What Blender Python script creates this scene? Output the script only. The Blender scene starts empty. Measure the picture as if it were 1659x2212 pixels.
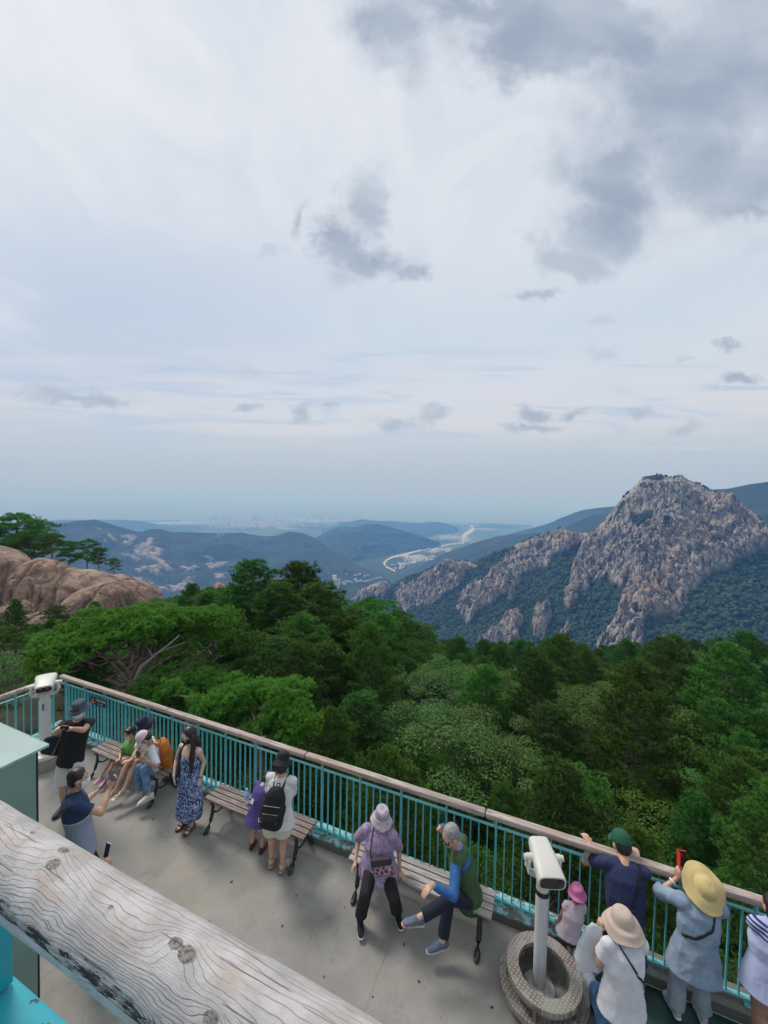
import bpy, bmesh, math, random
import numpy as np
from mathutils import Vector, Matrix, Euler, noise as mnoise
from mathutils.bvhtree import BVHTree
from mathutils.kdtree import KDTree
R = math.radians
scene = bpy.context.scene
COL = scene.collection
rng = np.random.default_rng(7)
random.seed(7)

# ------------------------------------------------------------------ camera
FPX, PITCH, ROLL, CAMZ = 868.9, R(1.93), R(1.211), 5.0
_f = np.array([0, math.cos(PITCH), -math.sin(PITCH)]); _u = np.array([0, math.sin(PITCH), math.cos(PITCH)]); _r = np.array([1., 0, 0])
_rt = _r*math.cos(ROLL)+_u*math.sin(ROLL); _up = _u*math.cos(ROLL)-_r*math.sin(ROLL)
def ray(x, y):
    return _rt*(x-829.5)/FPX - _up*(y-1106)/FPX + _f
def at(x, y, z):
    """photo pixel -> the point at height z it looks at"""
    v = ray(x, y); t = (z-CAMZ)/v[2]
    return Vector((v[0]*t, v[1]*t, z))
def atd(x, y, d):
    """photo pixel at horizontal distance d"""
    v = ray(x, y); t = d/math.hypot(v[0], v[1])
    return Vector((v[0]*t, v[1]*t, CAMZ+v[2]*t))
def proj(Pn):
    """world points (n,3) -> photo pixels"""
    q = Pn-np.array([0, 0, CAMZ]); d = q@_f
    d = np.where(d < .1, .1, d)
    return 829.5+FPX*(q@_rt)/d, 1106-FPX*(q@_up)/d
cam = bpy.data.cameras.new('camera'); camo = bpy.data.objects.new('camera', cam); COL.objects.link(camo)
cam.sensor_fit = 'VERTICAL'; cam.sensor_height = 36; cam.lens = FPX/2212*36
cam.clip_start = .05; cam.clip_end = 200000
m = Matrix((( _rt[0], _up[0], -_f[0], 0), (_rt[1], _up[1], -_f[1], 0), (_rt[2], _up[2], -_f[2], CAMZ), (0, 0, 0, 1)))
camo.matrix_world = m
scene.camera = camo
scene.render.resolution_x = 768; scene.render.resolution_y = 1024
scene.view_settings.view_transform = 'Standard'; scene.view_settings.look = 'None'
scene.view_settings.exposure = 0.0; scene.view_settings.gamma = 1
scene.cycles.use_denoising = True
try: scene.cycles.denoiser = 'OPENIMAGEDENOISE'
except Exception: pass
scene.cycles.max_bounces = 8; scene.cycles.transparent_max_bounces = 8
scene.cycles.diffuse_bounces = 3; scene.cycles.glossy_bounces = 3; scene.cycles.transmission_bounces = 5
scene.cycles.volume_bounces = 1

def srgb(r, g, b, a=1.0):
    f = lambda c: (c/255/12.92) if c <= 10 else ((c/255+.055)/1.055)**2.4
    return (f(r), f(g), f(b), a)

# ------------------------------------------------------------------ node helper
class NT:
    def __init__(s, nt): s.nt = nt; s.n = nt.nodes; s.l = nt.links
    def new(s, t, **k):
        o = s.n.new(t)
        for a, b in k.items(): setattr(o, a, b)
        return o
    def put(s, sock, v):
        if isinstance(v, bpy.types.NodeSocket): s.l.new(v, sock)
        elif v is not None: sock.default_value = v
    def m(s, op, a, b=None, c=None, clamp=False):
        o = s.new('ShaderNodeMath', operation=op, use_clamp=clamp)
        s.put(o.inputs[0], a)
        if b is not None: s.put(o.inputs[1], b)
        if c is not None: s.put(o.inputs[2], c)
        return o.outputs[0]
    def v(s, op, a, b=None, sc=None):
        o = s.new('ShaderNodeVectorMath', operation=op)
        s.put(o.inputs[0], a)
        if b is not None: s.put(o.inputs[1], b)
        if sc is not None: s.put(o.inputs['Scale'], sc)
        return o.outputs['Value'] if op in ('LENGTH', 'DOT_PRODUCT', 'DISTANCE') else o.outputs[0]
    def noise(s, vec, scale=5, detail=4, rough=.5, dist=0, out='Fac'):
        o = s.new('ShaderNodeTexNoise'); s.put(o.inputs['Vector'], vec)
        s.put(o.inputs['Scale'], scale); o.inputs['Detail'].default_value = detail
        o.inputs['Roughness'].default_value = rough; o.inputs['Distortion'].default_value = dist
        return o.outputs[out]
    def vor(s, vec, scale=5, feature='F1', out='Distance', rnd=1):
        o = s.new('ShaderNodeTexVoronoi', feature=feature); s.put(o.inputs['Vector'], vec)
        o.inputs['Scale'].default_value = scale; o.inputs['Randomness'].default_value = rnd
        return o.outputs[out]
    def ramp(s, fac, stops, interp='LINEAR'):
        o = s.new('ShaderNodeValToRGB'); s.put(o.inputs[0], fac); cr = o.color_ramp; cr.interpolation = interp
        while len(cr.elements) < len(stops): cr.elements.new(.5)
        for e, (p, c) in zip(cr.elements, stops):
            e.position = p; e.color = c if len(c) == 4 else (*c, 1)
        return o.outputs[0]
    def mix(s, fac, a, b, bt='MIX'):
        o = s.new('ShaderNodeMix', data_type='RGBA', blend_type=bt)
        s.put(o.inputs[0], fac); s.put(o.inputs[6], a); s.put(o.inputs[7], b)
        return o.outputs[2]
    def comb(s, x, y, z):
        o = s.new('ShaderNodeCombineXYZ'); s.put(o.inputs[0], x); s.put(o.inputs[1], y); s.put(o.inputs[2], z)
        return o.outputs[0]
    def mr(s, v, a, b, c=0, d=1, smooth=True):
        o = s.new('ShaderNodeMapRange'); o.interpolation_type = 'SMOOTHSTEP' if smooth else 'LINEAR'
        s.put(o.inputs[0], v); s.put(o.inputs[1], a); s.put(o.inputs[2], b); s.put(o.inputs[3], c); s.put(o.inputs[4], d)
        return o.outputs[0]
    def mapping(s, vec, loc=(0, 0, 0), rot=(0, 0, 0), scale=(1, 1, 1)):
        o = s.new('ShaderNodeMapping'); s.put(o.inputs[0], vec)
        o.inputs[1].default_value = loc; o.inputs[2].default_value = rot; o.inputs[3].default_value = scale
        return o.outputs[0]

# ------------------------------------------------------------------ world: soft bright overcast
SUN_EL, SUN_AZ = R(52), R(-50)      # azimuth from +Y towards +X
world = bpy.data.worlds.new('World'); scene.world = world; world.use_nodes = True
w = NT(world.node_tree); w.n.clear()
sky = w.new('ShaderNodeTexSky', sky_type='NISHITA'); sky.sun_disc = False
sky.sun_elevation = SUN_EL; sky.sun_rotation = SUN_AZ; sky.altitude = 700; sky.air_density = 1.2; sky.dust_density = 3
D = w.new('ShaderNodeTexCoord').outputs['Generated']
sp = w.new('ShaderNodeSeparateXYZ'); w.put(sp.inputs[0], D); dx, dy, dz = sp.outputs
ya = w.m('MAXIMUM', w.m('ABSOLUTE', dy), .05)
qx = w.m('DIVIDE', dx, ya); qz = w.m('DIVIDE', dz, ya)
q = w.comb(qx, 0, qz)
el = w.m('MULTIPLY', w.m('ARCSINE', dz), 57.2958)
# flat cloud-layer coordinates (clouds crowd towards the horizon)
zz = w.m('ADD', w.m('MAXIMUM', dz, 0), .10)
cl = w.comb(w.m('DIVIDE', dx, zz), w.m('DIVIDE', dy, zz), 0)
base = w.ramp(w.m('DIVIDE', el, 60.0, clamp=True), [
    (0.0, srgb(178, 195, 212)), (.045, srgb(180, 196, 212)), (.11, srgb(192, 205, 218)), (.16, srgb(214, 219, 227)),
    (.23, srgb(217, 224, 233)), (.36, srgb(210, 223, 236)), (.52, srgb(225, 231, 239)), (.78, srgb(232, 236, 243)), (1.0, srgb(222, 229, 238))])
# blue-grey opening low on the left, lighter to the right
leftm = w.m('MULTIPLY', w.mr(qx, .25, -.75), w.m('MULTIPLY', w.mr(qz, .15, .34), w.mr(qz, .78, .45)))
base = w.mix(w.m('MULTIPLY', leftm, .65), base, srgb(184, 201, 226))
# streaky veil high up
streak = w.noise(w.mapping(cl, rot=(0, 0, R(20)), scale=(1.9, 1.0, 1)), 2.2, 6, .6, .9)
base = w.mix(w.m('MULTIPLY', w.mr(streak, .35, .72), w.mr(qz, .1, .8, 0, .42)), base, srgb(198, 210, 225))
veil = w.noise(w.mapping(cl, scale=(1.0, .7, 1)), 1.4, 5, .5, .4)
base = w.mix(w.m('MULTIPLY', w.mr(veil, .5, .75, 0, .5), w.mr(qz, .12, .45)), base, srgb(231, 236, 243))
# thin bands near the horizon
band = w.noise(w.comb(w.m('MULTIPLY', qx, 1.6), 0, w.m('MULTIPLY', qz, 16)), 1.5, 5, .55, .8)
bm = w.m('MULTIPLY', w.mr(qz, .08, .18), w.mr(qz, .42, .30))
base = w.mix(w.m('MULTIPLY', w.mr(band, .48, .66), w.m('MULTIPLY', bm, .75)), base, srgb(184, 202, 228))
base = w.mix(w.m('MULTIPLY', w.mr(band, .5, .32), w.m('MULTIPLY', bm, .5)), base, srgb(222, 220, 229))
# ragged grey clouds placed by direction
wn = w.noise(q, 3.2, 7, .58, 0, 'Color'); wv = w.v('SUBTRACT', wn, (.5, .5, .5))
wn2 = w.noise(q, 14, 6, .62, 0, 'Color'); wv2 = w.v('SUBTRACT', wn2, (.5, .5, .5))
qb = w.v('ADD', w.v('ADD', q, w.v('SCALE', wv, sc=.42)), w.v('SCALE', wv2, sc=.10))
qs = w.v('ADD', w.v('ADD', w.v('ADD', q, w.v('SCALE', w.v('MULTIPLY', wv, (1, 1, .6)), sc=.12)), w.v('SCALE', w.v('MULTIPLY', wv2, (1, 1, .7)), sc=.11)), (0, 0, .004))
def blob(src, px, py, rx, ry, rot=0, k=1.0):
    v = ray(px, py); c = (v[0]/v[1], 0, v[2]/v[1])
    d = w.mapping(w.v('SUBTRACT', src, c), rot=(0, 0, 0))
    if rot: d = w.mapping(d, rot=(0, R(rot), 0))
    d = w.v('MULTIPLY', d, (FPX/rx, 0, FPX/ry))
    return w.m('MULTIPLY', w.m('SUBTRACT', 1.0, w.v('LENGTH', d)), k)
def union(lst):
    r = lst[0]
    for b in lst[1:]: r = w.m('SMOOTH_MAX', r, b, .25)
    return r
big = union([blob(qb, *a) for a in [(855, 70, 125, 115), (1220, 80, 270, 150, 0, 2.0), (1500, 170, 330, 210, 20, 1.5), (1590, 340, 230, 160, 0, 1.2),
      (1350, 400, 160, 110, -40, 1.2), (1295, 480, 120, 75, -35, 1.4), (1225, 550, 95, 60, -25, 1.5), (1590, 445, 140, 45, -10), (1010, -20, 300, 90), (1700, 60, 300, 300)]])
mid = union([blob(qs, *a) for a in [(788, 440, 62, 85, 12), (735, 525, 62, 66), (800, 562, 110, 38, 5), (880, 585, 45, 22), (1140, 635, 60, 14), (655, 480, 40, 14, 60, .5)]])
sm = union([blob(qs, *a) for a in [(150, 855, 175, 22), (60, 850, 60, 12), (240, 862, 55, 16), (518, 880, 32, 14), (648, 897, 24, 24), (712, 868, 28, 14), (865, 909, 85, 20), (950, 892, 45, 22),
      (1150, 886, 50, 22), (1235, 892, 50, 16), (1150, 916, 80, 14), (1388, 886, 28, 18), (1485, 917, 46, 22), (1583, 823, 62, 18), (1563, 749, 40, 14)]])
fnt = union([blob(qs, *a) for a in [(1300, 765, 70, 26), (1290, 690, 70, 16), (590, 540, 50, 20), (540, 805, 60, 20), (850, 848, 60, 9), (1480, 778, 30, 12)]])
er1 = w.m('SUBTRACT', w.noise(q, 4.5, 9, .6, .3), .5); er2 = w.m('SUBTRACT', w.noise(w.mapping(q, scale=(1, 1, 1.5)), 15, 8, .66, .4), .5)
fB = w.m('ADD', big, w.m('ADD', w.m('MULTIPLY', er1, 1.5), w.m('MULTIPLY', er2, .35)))
fM = w.m('ADD', mid, w.m('ADD', w.m('MULTIPLY', er1, .9), w.m('MULTIPLY', er2, 1.5)))
fS = w.m('ADD', sm, w.m('MULTIPLY', er2, 1.9)); fF = w.m('ADD', fnt, w.m('MULTIPLY', er2, 2.2))
dens = w.m('MAXIMUM', w.m('MULTIPLY', w.mr(fB, -.25, .85), .97), w.m('MAXIMUM', w.m('MULTIPLY', w.mr(fM, -.22, .75), .92), w.m('MAXIMUM', w.m('MULTIPLY', w.mr(fS, -.15, .75), .8), w.m('MULTIPLY', w.mr(fF, .1, .9), .45))))
tone = w.noise(w.mapping(q, scale=(1, 1, 1.5)), 3.0, 5, .5, .3)
dark = w.mix(w.mr(w.m('SUBTRACT', tone, w.m('MULTIPLY', w.m('MINIMUM', w.m('MAXIMUM', fB, w.m('MAXIMUM', fM, fS)), 1.6), .10)), .22, .58), srgb(156, 171, 191), srgb(190, 201, 214))
cloudy = w.mix(dens, base, dark)
# below the horizon the same pale air
cloudy = w.mix(w.mr(dz, -.01, -.2), cloudy, srgb(150, 165, 180))
bg1 = w.new('ShaderNodeBackground'); w.put(bg1.inputs[0], sky.outputs[0]); bg1.inputs[1].default_value = .1
bg2 = w.new('ShaderNodeBackground'); w.put(bg2.inputs[0], cloudy); bg2.inputs[1].default_value = 1.0
mx = w.new('ShaderNodeMixShader'); mx.inputs[0].default_value = .93
w.l.new(bg1.outputs[0], mx.inputs[1]); w.l.new(bg2.outputs[0], mx.inputs[2])
wo = w.new('ShaderNodeOutputWorld'); w.l.new(mx.outputs[0], wo.inputs[0])
world.cycles.sampling_method = 'MANUAL'; world.cycles.sample_map_resolution = 512

sl = bpy.data.lights.new('sun', 'SUN'); sl.energy = 2.3; sl.angle = R(16); sl.color = (1, .96, .9)
so = bpy.data.objects.new('sun', sl); COL.objects.link(so); so.location = (0, 0, 50)
sd = Vector((math.sin(SUN_AZ)*math.cos(SUN_EL), math.cos(SUN_AZ)*math.cos(SUN_EL), math.sin(SUN_EL)))
so.rotation_euler = sd.to_track_quat('Z', 'Y').to_euler()

# ------------------------------------------------------------------ object helpers
def tag(o, label=None, cat=None, group=None, kind=None):
    if label: o['label'] = label
    if cat: o['category'] = cat
    if group: o['group'] = group
    if kind: o['kind'] = kind
    return o
def link(name, me, parent=None, mat=None):
    o = bpy.data.objects.new(name, me); COL.objects.link(o)
    if parent is not None: o.parent = parent
    if mat is not None and me is not None: me.materials.append(mat)
    return o
def empty(name, loc=(0, 0, 0), rz=0):
    o = bpy.data.objects.new(name, None); COL.objects.link(o); o.location = loc; o.rotation_euler = (0, 0, rz)
    o.empty_display_size = .2
    return o
def npmesh(name, V, F, smooth=False, attrs=None):
    """V (n,3), F (m,k) -> mesh"""
    me = bpy.data.meshes.new(name); V = np.asarray(V, np.float32); F = np.asarray(F, np.int32)
    me.vertices.add(len(V)); me.vertices.foreach_set('co', V.ravel())
    k = F.shape[1]; me.loops.add(F.size); me.loops.foreach_set('vertex_index', F.ravel())
    me.polygons.add(len(F)); me.polygons.foreach_set('loop_start', np.arange(0, F.size, k, dtype=np.int32))
    try: me.polygons.foreach_set('loop_total', np.full(len(F), k, np.int32))
    except Exception: pass
    if smooth: me.polygons.foreach_set('use_smooth', np.ones(len(F), bool))
    for nm, (dom, arr) in (attrs or {}).items():
        if np.ndim(arr) == 1:
            a = me.attributes.new(nm, 'FLOAT', dom); a.data.foreach_set('value', np.asarray(arr, np.float32))
        else:
            a = me.attributes.new(nm, 'FLOAT_COLOR', dom); a.data.foreach_set('color', np.asarray(arr, np.float32).ravel())
    me.update(calc_edges=True); return me
def grid_faces(nr, nc):
    i = np.arange(nr*nc).reshape(nr, nc)
    return np.stack([i[:-1, :-1], i[:-1, 1:], i[1:, 1:], i[1:, :-1]], -1).reshape(-1, 4)
def mat(name, fn=None, color=(.5, .5, .5), rough=.6, **k):
    m = bpy.data.materials.new(name); m.use_nodes = True; t = NT(m.node_tree)
    b = m.node_tree.nodes['Principled BSDF']; b.inputs['Base Color'].default_value = (*color[:3], 1); b.inputs['Roughness'].default_value = rough
    for a, v in k.items(): b.inputs[a.replace('_', ' ')].default_value = v
    if fn: fn(t, b)
    return m
def bump(t, b, h, strength=.5, dist=.01):
    o = t.new('ShaderNodeBump'); o.inputs['Strength'].default_value = strength; o.inputs['Distance'].default_value = dist
    t.put(o.inputs['Height'], h); t.put(b.inputs['Normal'], o.outputs[0])
def attr(t, name, out='Fac'):
    return t.new('ShaderNodeAttribute', attribute_name=name).outputs[out]
def objc(t): return t.new('ShaderNodeTexCoord').outputs['Object']
def simple(name, c1, c2=None, scale=20, rough=.6, bmp=0, bscale=60, detail=5, metal=0, mrange=(.35, .65), **k):
    def fn(t, b):
        O = objc(t)
        if c2 is not None: t.put(b.inputs['Base Color'], t.mix(t.mr(t.noise(O, scale, detail, .6), *mrange), (*c1[:3], 1), (*c2[:3], 1)))
        if bmp: bump(t, b, t.noise(O, bscale, 4, .6), bmp, .004)
    return mat(name, fn, c1, rough, Metallic=metal, **k)

# vectorised value noise (numpy) for terrain and crowns
_perm = np.random.default_rng(3).random((64, 64, 64)).astype(np.float32)
def vnoise(P3):
    P3 = np.asarray(P3, float); i = np.floor(P3).astype(int); f = P3-i; f = f*f*(3-2*f); i &= 63; j = (i+1) & 63
    x0, y0, z0 = i.T; x1, y1, z1 = j.T; fx, fy, fz = f.T; p = _perm
    a = p[x0, y0, z0]*(1-fx)+p[x1, y0, z0]*fx; b = p[x0, y1, z0]*(1-fx)+p[x1, y1, z0]*fx
    c = p[x0, y0, z1]*(1-fx)+p[x1, y0, z1]*fx; d = p[x0, y1, z1]*(1-fx)+p[x1, y1, z1]*fx
    return (a*(1-fy)+b*fy)*(1-fz)+(c*(1-fy)+d*fy)*fz
def fbm(P3, oct=5, rough=.5, ridged=False):
    P3 = np.asarray(P3, float).copy(); s = 0; a = 1; t = 0
    for k in range(oct):
        v = vnoise(P3+17.3*k)
        if ridged: v = 1-np.abs(2*v-1)
        s = s+a*v; t += a; a *= rough; P3 = P3*2.03
    return s/t
def sstep(a, b, x):
    t = np.clip((x-a)/(b-a), 0, 1); return t*t*(3-2*t)
# ================================================================== TERRAIN
def rock_poly(pts): return np.array(pts, float)
ROCKS = [rock_poly(p) for p in [
  # the high dome
  [(1286,1142),(1266,1182),(1262,1205),(1249,1225),(1239,1255),(1233,1288),(1263,1290),(1283,1284),(1278,1262),(1306,1252),(1319,1274),(1339,1284),(1359,1262),(1362,1285),(1339,1315),(1336,1345),(1319,1375),(1293,1402),(1300,1440),(1389,1440),(1396,1388),(1393,1355),(1439,1338),(1479,1325),(1493,1302),(1483,1278),(1513,1258),(1539,1242),(1573,1238),(1589,1225),(1623,1212),(1626,1202),(1659,1190),(1760,1170),(1760,1100),(1690,1000),(1389,1000),(1330,1070)],
  [(1270,1142),(1263,1172),(1239,1184),(1216,1198),(1189,1214),(1173,1230),(1146,1242),(1129,1262),(1106,1286),(1070,1311),(1041,1337),(1011,1360),(1004,1341),(991,1315),(1012,1298),(1037,1278),(1070,1248),(1106,1212),(1118,1190),(1106,1180),(1156,1150),(1213,1128)],
  [(850,1293),(872,1286),(898,1271),(905,1245),(938,1221),(968,1206),(1005,1205),(1030,1222),(1034,1236),(1004,1249),(986,1278),(938,1308),(901,1315),(876,1333),(857,1319)],
  [(750,1300),(762,1289),(788,1268),(832,1246),(848,1264),(835,1290),(820,1302)],
  [(1213,1282),(1226,1282),(1239,1302),(1239,1325),(1229,1330),(1213,1305)],
  [(1153,1385),(1159,1345),(1186,1335),(1196,1348),(1173,1378)],
  [(1106,1342),(1119,1338),(1127,1358),(1113,1366)],
  [(1030,1405),(1053,1388),(1078,1372),(1096,1351),(1125,1345),(1123,1417),(1108,1432),(1078,1411)],
  [(1150,1318),(1165,1310),(1170,1322),(1155,1330)], [(1090,1315),(1110,1300),(1118,1308),(1100,1322)],
  [(1195,1395),(1225,1360),(1232,1366),(1205,1400)]]]
HOLES = [rock_poly(p) for p in [[(1370,1120),(1399,1102),(1419,1110),(1406,1135),(1386,1154),(1366,1138)], [(1270,1262),(1310,1258),(1320,1280),(1290,1284),(1275,1292)],
  [(1389,1038),(1400,1022),(1440,1020),(1432,1036),(1410,1040)]]]
def inpoly(px, py, poly):
    ins = np.zeros(px.shape, bool); n = len(poly); x0, y0 = poly[-1]
    for x1, y1 in poly:
        c = ((y1 > py) != (y0 > py)) & (px < (x0-x1)*(py-y1)/((y0-y1) if y0 != y1 else 1e-9)+x1)
        ins ^= c; x0, y0 = x1, y1
    return ins
def soft(mask, k, it):
    a = mask.astype(float)
    for _ in range(it):
        b = a.copy()
        for ax in (0, 1):
            b = (np.roll(b, 1, ax)+np.roll(b, -1, ax)+b)/3
        a = b
    return a
def azof(px, py=1150):
    v = ray(px, py); return math.atan2(v[0], v[1])
def elof(px, py):
    v = ray(px, py); return v[2]/math.hypot(v[0], v[1])
def polar(az, r, z): return np.stack([np.sin(az)*r, np.cos(az)*r, z], -1)

# --- materials of the land
def m_forest_far(t, b):
    g = t.new('ShaderNodeNewGeometry').outputs['Position']; rk = attr(t, 'rock')
    n1 = t.noise(g, .012, 8, .62); n2 = t.noise(g, .06, 4, .6); n3 = t.vor(g, .13)
    green = t.mix(t.mr(n1, .35, .7), (.012, .028, .014, 1), (.034, .056, .022, 1))
    green = t.mix(t.mr(n3, .0, .8, 0, .6), green, (.010, .022, .012, 1))
    rc = t.mix(t.mr(n2, .35, .6), (.07, .075, .06, 1), (.34, .29, .26, 1))
    t.put(b.inputs['Base Color'], t.mix(rk, green, rc))
M_far = mat('far_forest', m_forest_far, (.03, .05, .02), .95)
def m_plain(t, b):
    g = t.new('ShaderNodeNewGeometry').outputs['Position']
    n = t.noise(g, .0016, 6, .65); f = t.vor(g, .006, out='Color'); n2 = t.noise(g, .02, 4, .7)
    c = t.mix(t.mr(n, .42, .58), (.02, .04, .02, 1), (.10, .15, .06, 1))
    c = t.mix(t.m('MULTIPLY', t.mr(n, .5, .62), .5), c, f, 'MULTIPLY')
    dist = t.v('LENGTH', g); c = t.mix(t.mr(dist, 3800, 6500), (.026, .045, .022, 1), c)
    u = attr(t, 'urban'); c = t.mix(t.m('MULTIPLY', u, t.mr(n2, .42, .62, .05, .8)), c, (.42, .41, .40, 1))
    r = attr(t, 'river'); c = t.mix(r, c, (.52, .48, .43, 1))
    t.put(b.inputs['Base Color'], c)
M_plain = mat('plain', m_plain, (.05, .08, .03), .95)
M_sea = mat('sea_water', lambda t, b: None, (.05, .09, .13), .25)
def m_rock(t, b):
    g = objc(t); rk = attr(t, 'rock'); rk2 = attr(t, 'cav')
    gv = t.mapping(g, scale=(1, 1, .55))
    nn = t.noise(g, .03, 8, .62); n0 = t.noise(g, .006, 3, .5); nv = t.noise(gv, .09, 6, .7)
    c = t.mix(t.mr(nn, .32, .66), (.20, .178, .152, 1), (.47, .415, .345, 1))
    c = t.mix(t.mr(n0, .48, .66, 0, .75), c, (.47, .345, .26, 1))
    c = t.mix(t.mr(nv, .52, .72, 0, .65), c, (.11, .105, .10, 1))
    c = t.mix(t.mr(t.noise(g, .05, 5, .65), .60, .68), c, (.02, .036, .018, 1))
    gr = t.mix(t.mr(t.noise(g, .02, 6, .6), .35, .65), (.012, .026, .013, 1), (.035, .058, .024, 1))
    t.put(b.inputs['Base Color'], t.mix(rk, gr, c))
    e = t.vor(t.v('ADD', gv, t.v('SCALE', t.noise(g, .05, 4, .6, 0, 'Color'), sc=14)), .07, 'DISTANCE_TO_EDGE')
    t.put(b.inputs['Base Color'], t.mix(t.m('MULTIPLY', rk, t.mr(e, .06, .0, 0, .75)), t.mix(rk, gr, c), (.07, .068, .065, 1)))
    bump(t, b, t.m('ADD', t.noise(gv, .25, 8, .75), t.mr(e, 0, .12)), 1.0, 4.0)
M_rock = mat('granite_cliff', m_rock, (.3, .27, .24), .9)

# --- the rocky mountain across the ravine: polar heightfield, crest line measured as directions
crest = [(640,1420,1750),(700,1350,1750),(750,1300,1740),(762,1291,1730),(788,1271,1710),(800,1262,1705),(810,1260,1700),(832,1251,1690),(846,1264,1680),(862,1255,1650),(887,1243,1620),(905,1239,1600),(938,1221,1570),(960,1214,1550),
  (1000,1211,1530),(1026,1215,1520),(1060,1197,1500),(1106,1180,1480),(1156,1158,1460),(1189,1148,1450),(1213,1139,1440),(1239,1150,1440),(1266,1150,1430),(1286,1142,1420),(1306,1125,1410),(1336,1085,1400),(1346,1072,1400),(1373,1049,1400),(1389,1030,1400),(1419,1024,1400),
  (1436,1027,1395),(1456,1031,1390),(1463,1027,1390),(1472,1025,1390),(1483,1034,1385),(1506,1044,1380),(1533,1057,1370),(1566,1067,1350),(1590,1074,1340),(1606,1092,1320),(1626,1105,1310),(1650,1129,1300),(1673,1142,1290),(1720,1170,1280),(1800,1230,1260),(1900,1260,1250)]
ca = np.array([azof(x, y) for x, y, d in crest]); ce = np.array([elof(x, y) for x, y, d in crest]); cd = np.array([d for _, _, d in crest], float)
NA, NR_ = 620, 420
az = np.linspace(ca[0], ca[-1], NA)
jag = (fbm(np.stack([az*60, az*0, az*0], -1), 5, .6)-.5)*.006
E0 = np.interp(az, ca, ce)+jag; D0 = np.interp(az, ca, cd)
# from crest (t=0) forward and down (t=1) to the foot
tt = np.linspace(0, 1, NR_)
foot_r = np.interp(az, [ca[0], azof(1000), azof(1300), azof(1500), ca[-1]], [1250, 900, 760, 640, 600])
foot_z = np.interp(az, [ca[0], azof(1000), azof(1300), ca[-1]], [-600, -470, -400, -330])
A, T = np.meshgrid(az, tt); Rr = D0+(foot_r-D0)*T
Zc = CAMZ+E0*D0
Z = Zc+(foot_z-Zc)*(T**.82)
Pm = polar(A, Rr, Z)
px, py = proj(Pm.reshape(-1, 3)); px = px.reshape(A.shape); py = py.reshape(A.shape)
wob = (fbm(Pm.reshape(-1, 3)*.02, 4).reshape(A.shape)-.5)*34; wob2 = (fbm(Pm.reshape(-1, 3)*.023+50, 4).reshape(A.shape)-.5)*34
mk = np.zeros(A.shape, bool)
for p in ROCKS: mk |= inpoly(px+wob, py+wob2, p)
for p in HOLES: mk &= ~inpoly(px+wob*.6, py+wob2*.6, p)
ms = soft(mk, 3, 7)
# fluted granite: ridges run down the face, joints cut across it
q1 = np.stack([A*95, T*2.2, Rr*.004], -1).reshape(-1, 3)
wa = (fbm(Pm.reshape(-1, 3)*.012, 3)-.5)*3.0
q1[:, 0] += wa; q1[:, 1] += wa
fl = fbm(q1, 4, .55, True).reshape(A.shape)
q2 = Pm.reshape(-1, 3)*np.array([.05, .05, .042])+wa[:, None]*.3; rg = fbm(q2, 6, .6, True).reshape(A.shape)
rg = .62*rg+.38*np.floor(fbm(q2*.8+5, 4).reshape(A.shape)*11)/11
hf = fbm(Pm.reshape(-1, 3)*np.array([.12, .12, .10])+wa[:, None]*.2, 4, .6, True).reshape(A.shape)
q3 = Pm.reshape(-1, 3)*.0065; lg = fbm(q3, 3, .5, True).reshape(A.shape)
gn = fbm(Pm.reshape(-1, 3)*.012+9, 4).reshape(A.shape)
def slabs(P3, n, seed, tilt, off):
    """jointed blocks: every cell gets its own plane"""
    g = np.random.default_rng(seed); P3 = P3+(fbm(P3*.03+seed, 3)-.5)[:, None]*14; Q = P3*np.array([1, 1, .62]); c = Q[g.choice(len(Q), n, replace=False)]; kd = KDTree(n)
    for i, p in enumerate(c): kd.insert(p, i)
    kd.balance(); ids = np.empty(len(Q), int); ds = np.empty((len(Q), 2))
    for i, p in enumerate(Q): r = kd.find_n(p, 2); ids[i] = r[0][1]; ds[i] = (r[0][2], r[1][2])
    gr = g.normal(0, tilt, (n, 3)); return (gr[ids]*(Q-c[ids])).sum(1)+g.normal(0, off, n)[ids], ds[:, 1]-ds[:, 0]
rowsel = ms.reshape(-1) > .02; sb = np.zeros(ms.size); s2_ = np.zeros(ms.size); PR = Pm.reshape(-1, 3)[rowsel]
a_, e_ = slabs(PR, 1500, 3, .35, 7.0); b_, e2_ = slabs(PR, 9000, 4, .30, 2.6)
sb[rowsel] = np.clip(a_, -22, 22)-7*np.exp(-(e_/3.0)**2); s2_[rowsel] = np.clip(b_, -8, 8)-3*np.exp(-(e2_/1.5)**2); sb = sb.reshape(ms.shape); s2_ = s2_.reshape(ms.shape)
edge = sstep(0, .02, T)
rel = ms*(34+8*(fl-.55)+22*(rg-.55)+90*(lg-.6)+10*(hf-.5)+sb*.9+s2_) + (1-ms)*(50*(gn-.5)+22*(fl-.5))
step = ms*np.round((Z+wa.reshape(A.shape)*30)/26)*26+(1-ms)*Z
Z2 = Z*.72+step*.28*ms+Z*.28*(1-ms)
fade = sstep(0, .10, T)
Zf = np.where(T <= 0, Z, Z+(Z2-Z)*fade)+rel*fade*.8
Rr2 = Rr-ms*fade*(10*(rg-.5)+8*(fl-.5)+sb*.5)
Pm = polar(A, Rr2, Zf)
cav = np.clip((rg-.5)*2, 0, 1)
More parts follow.
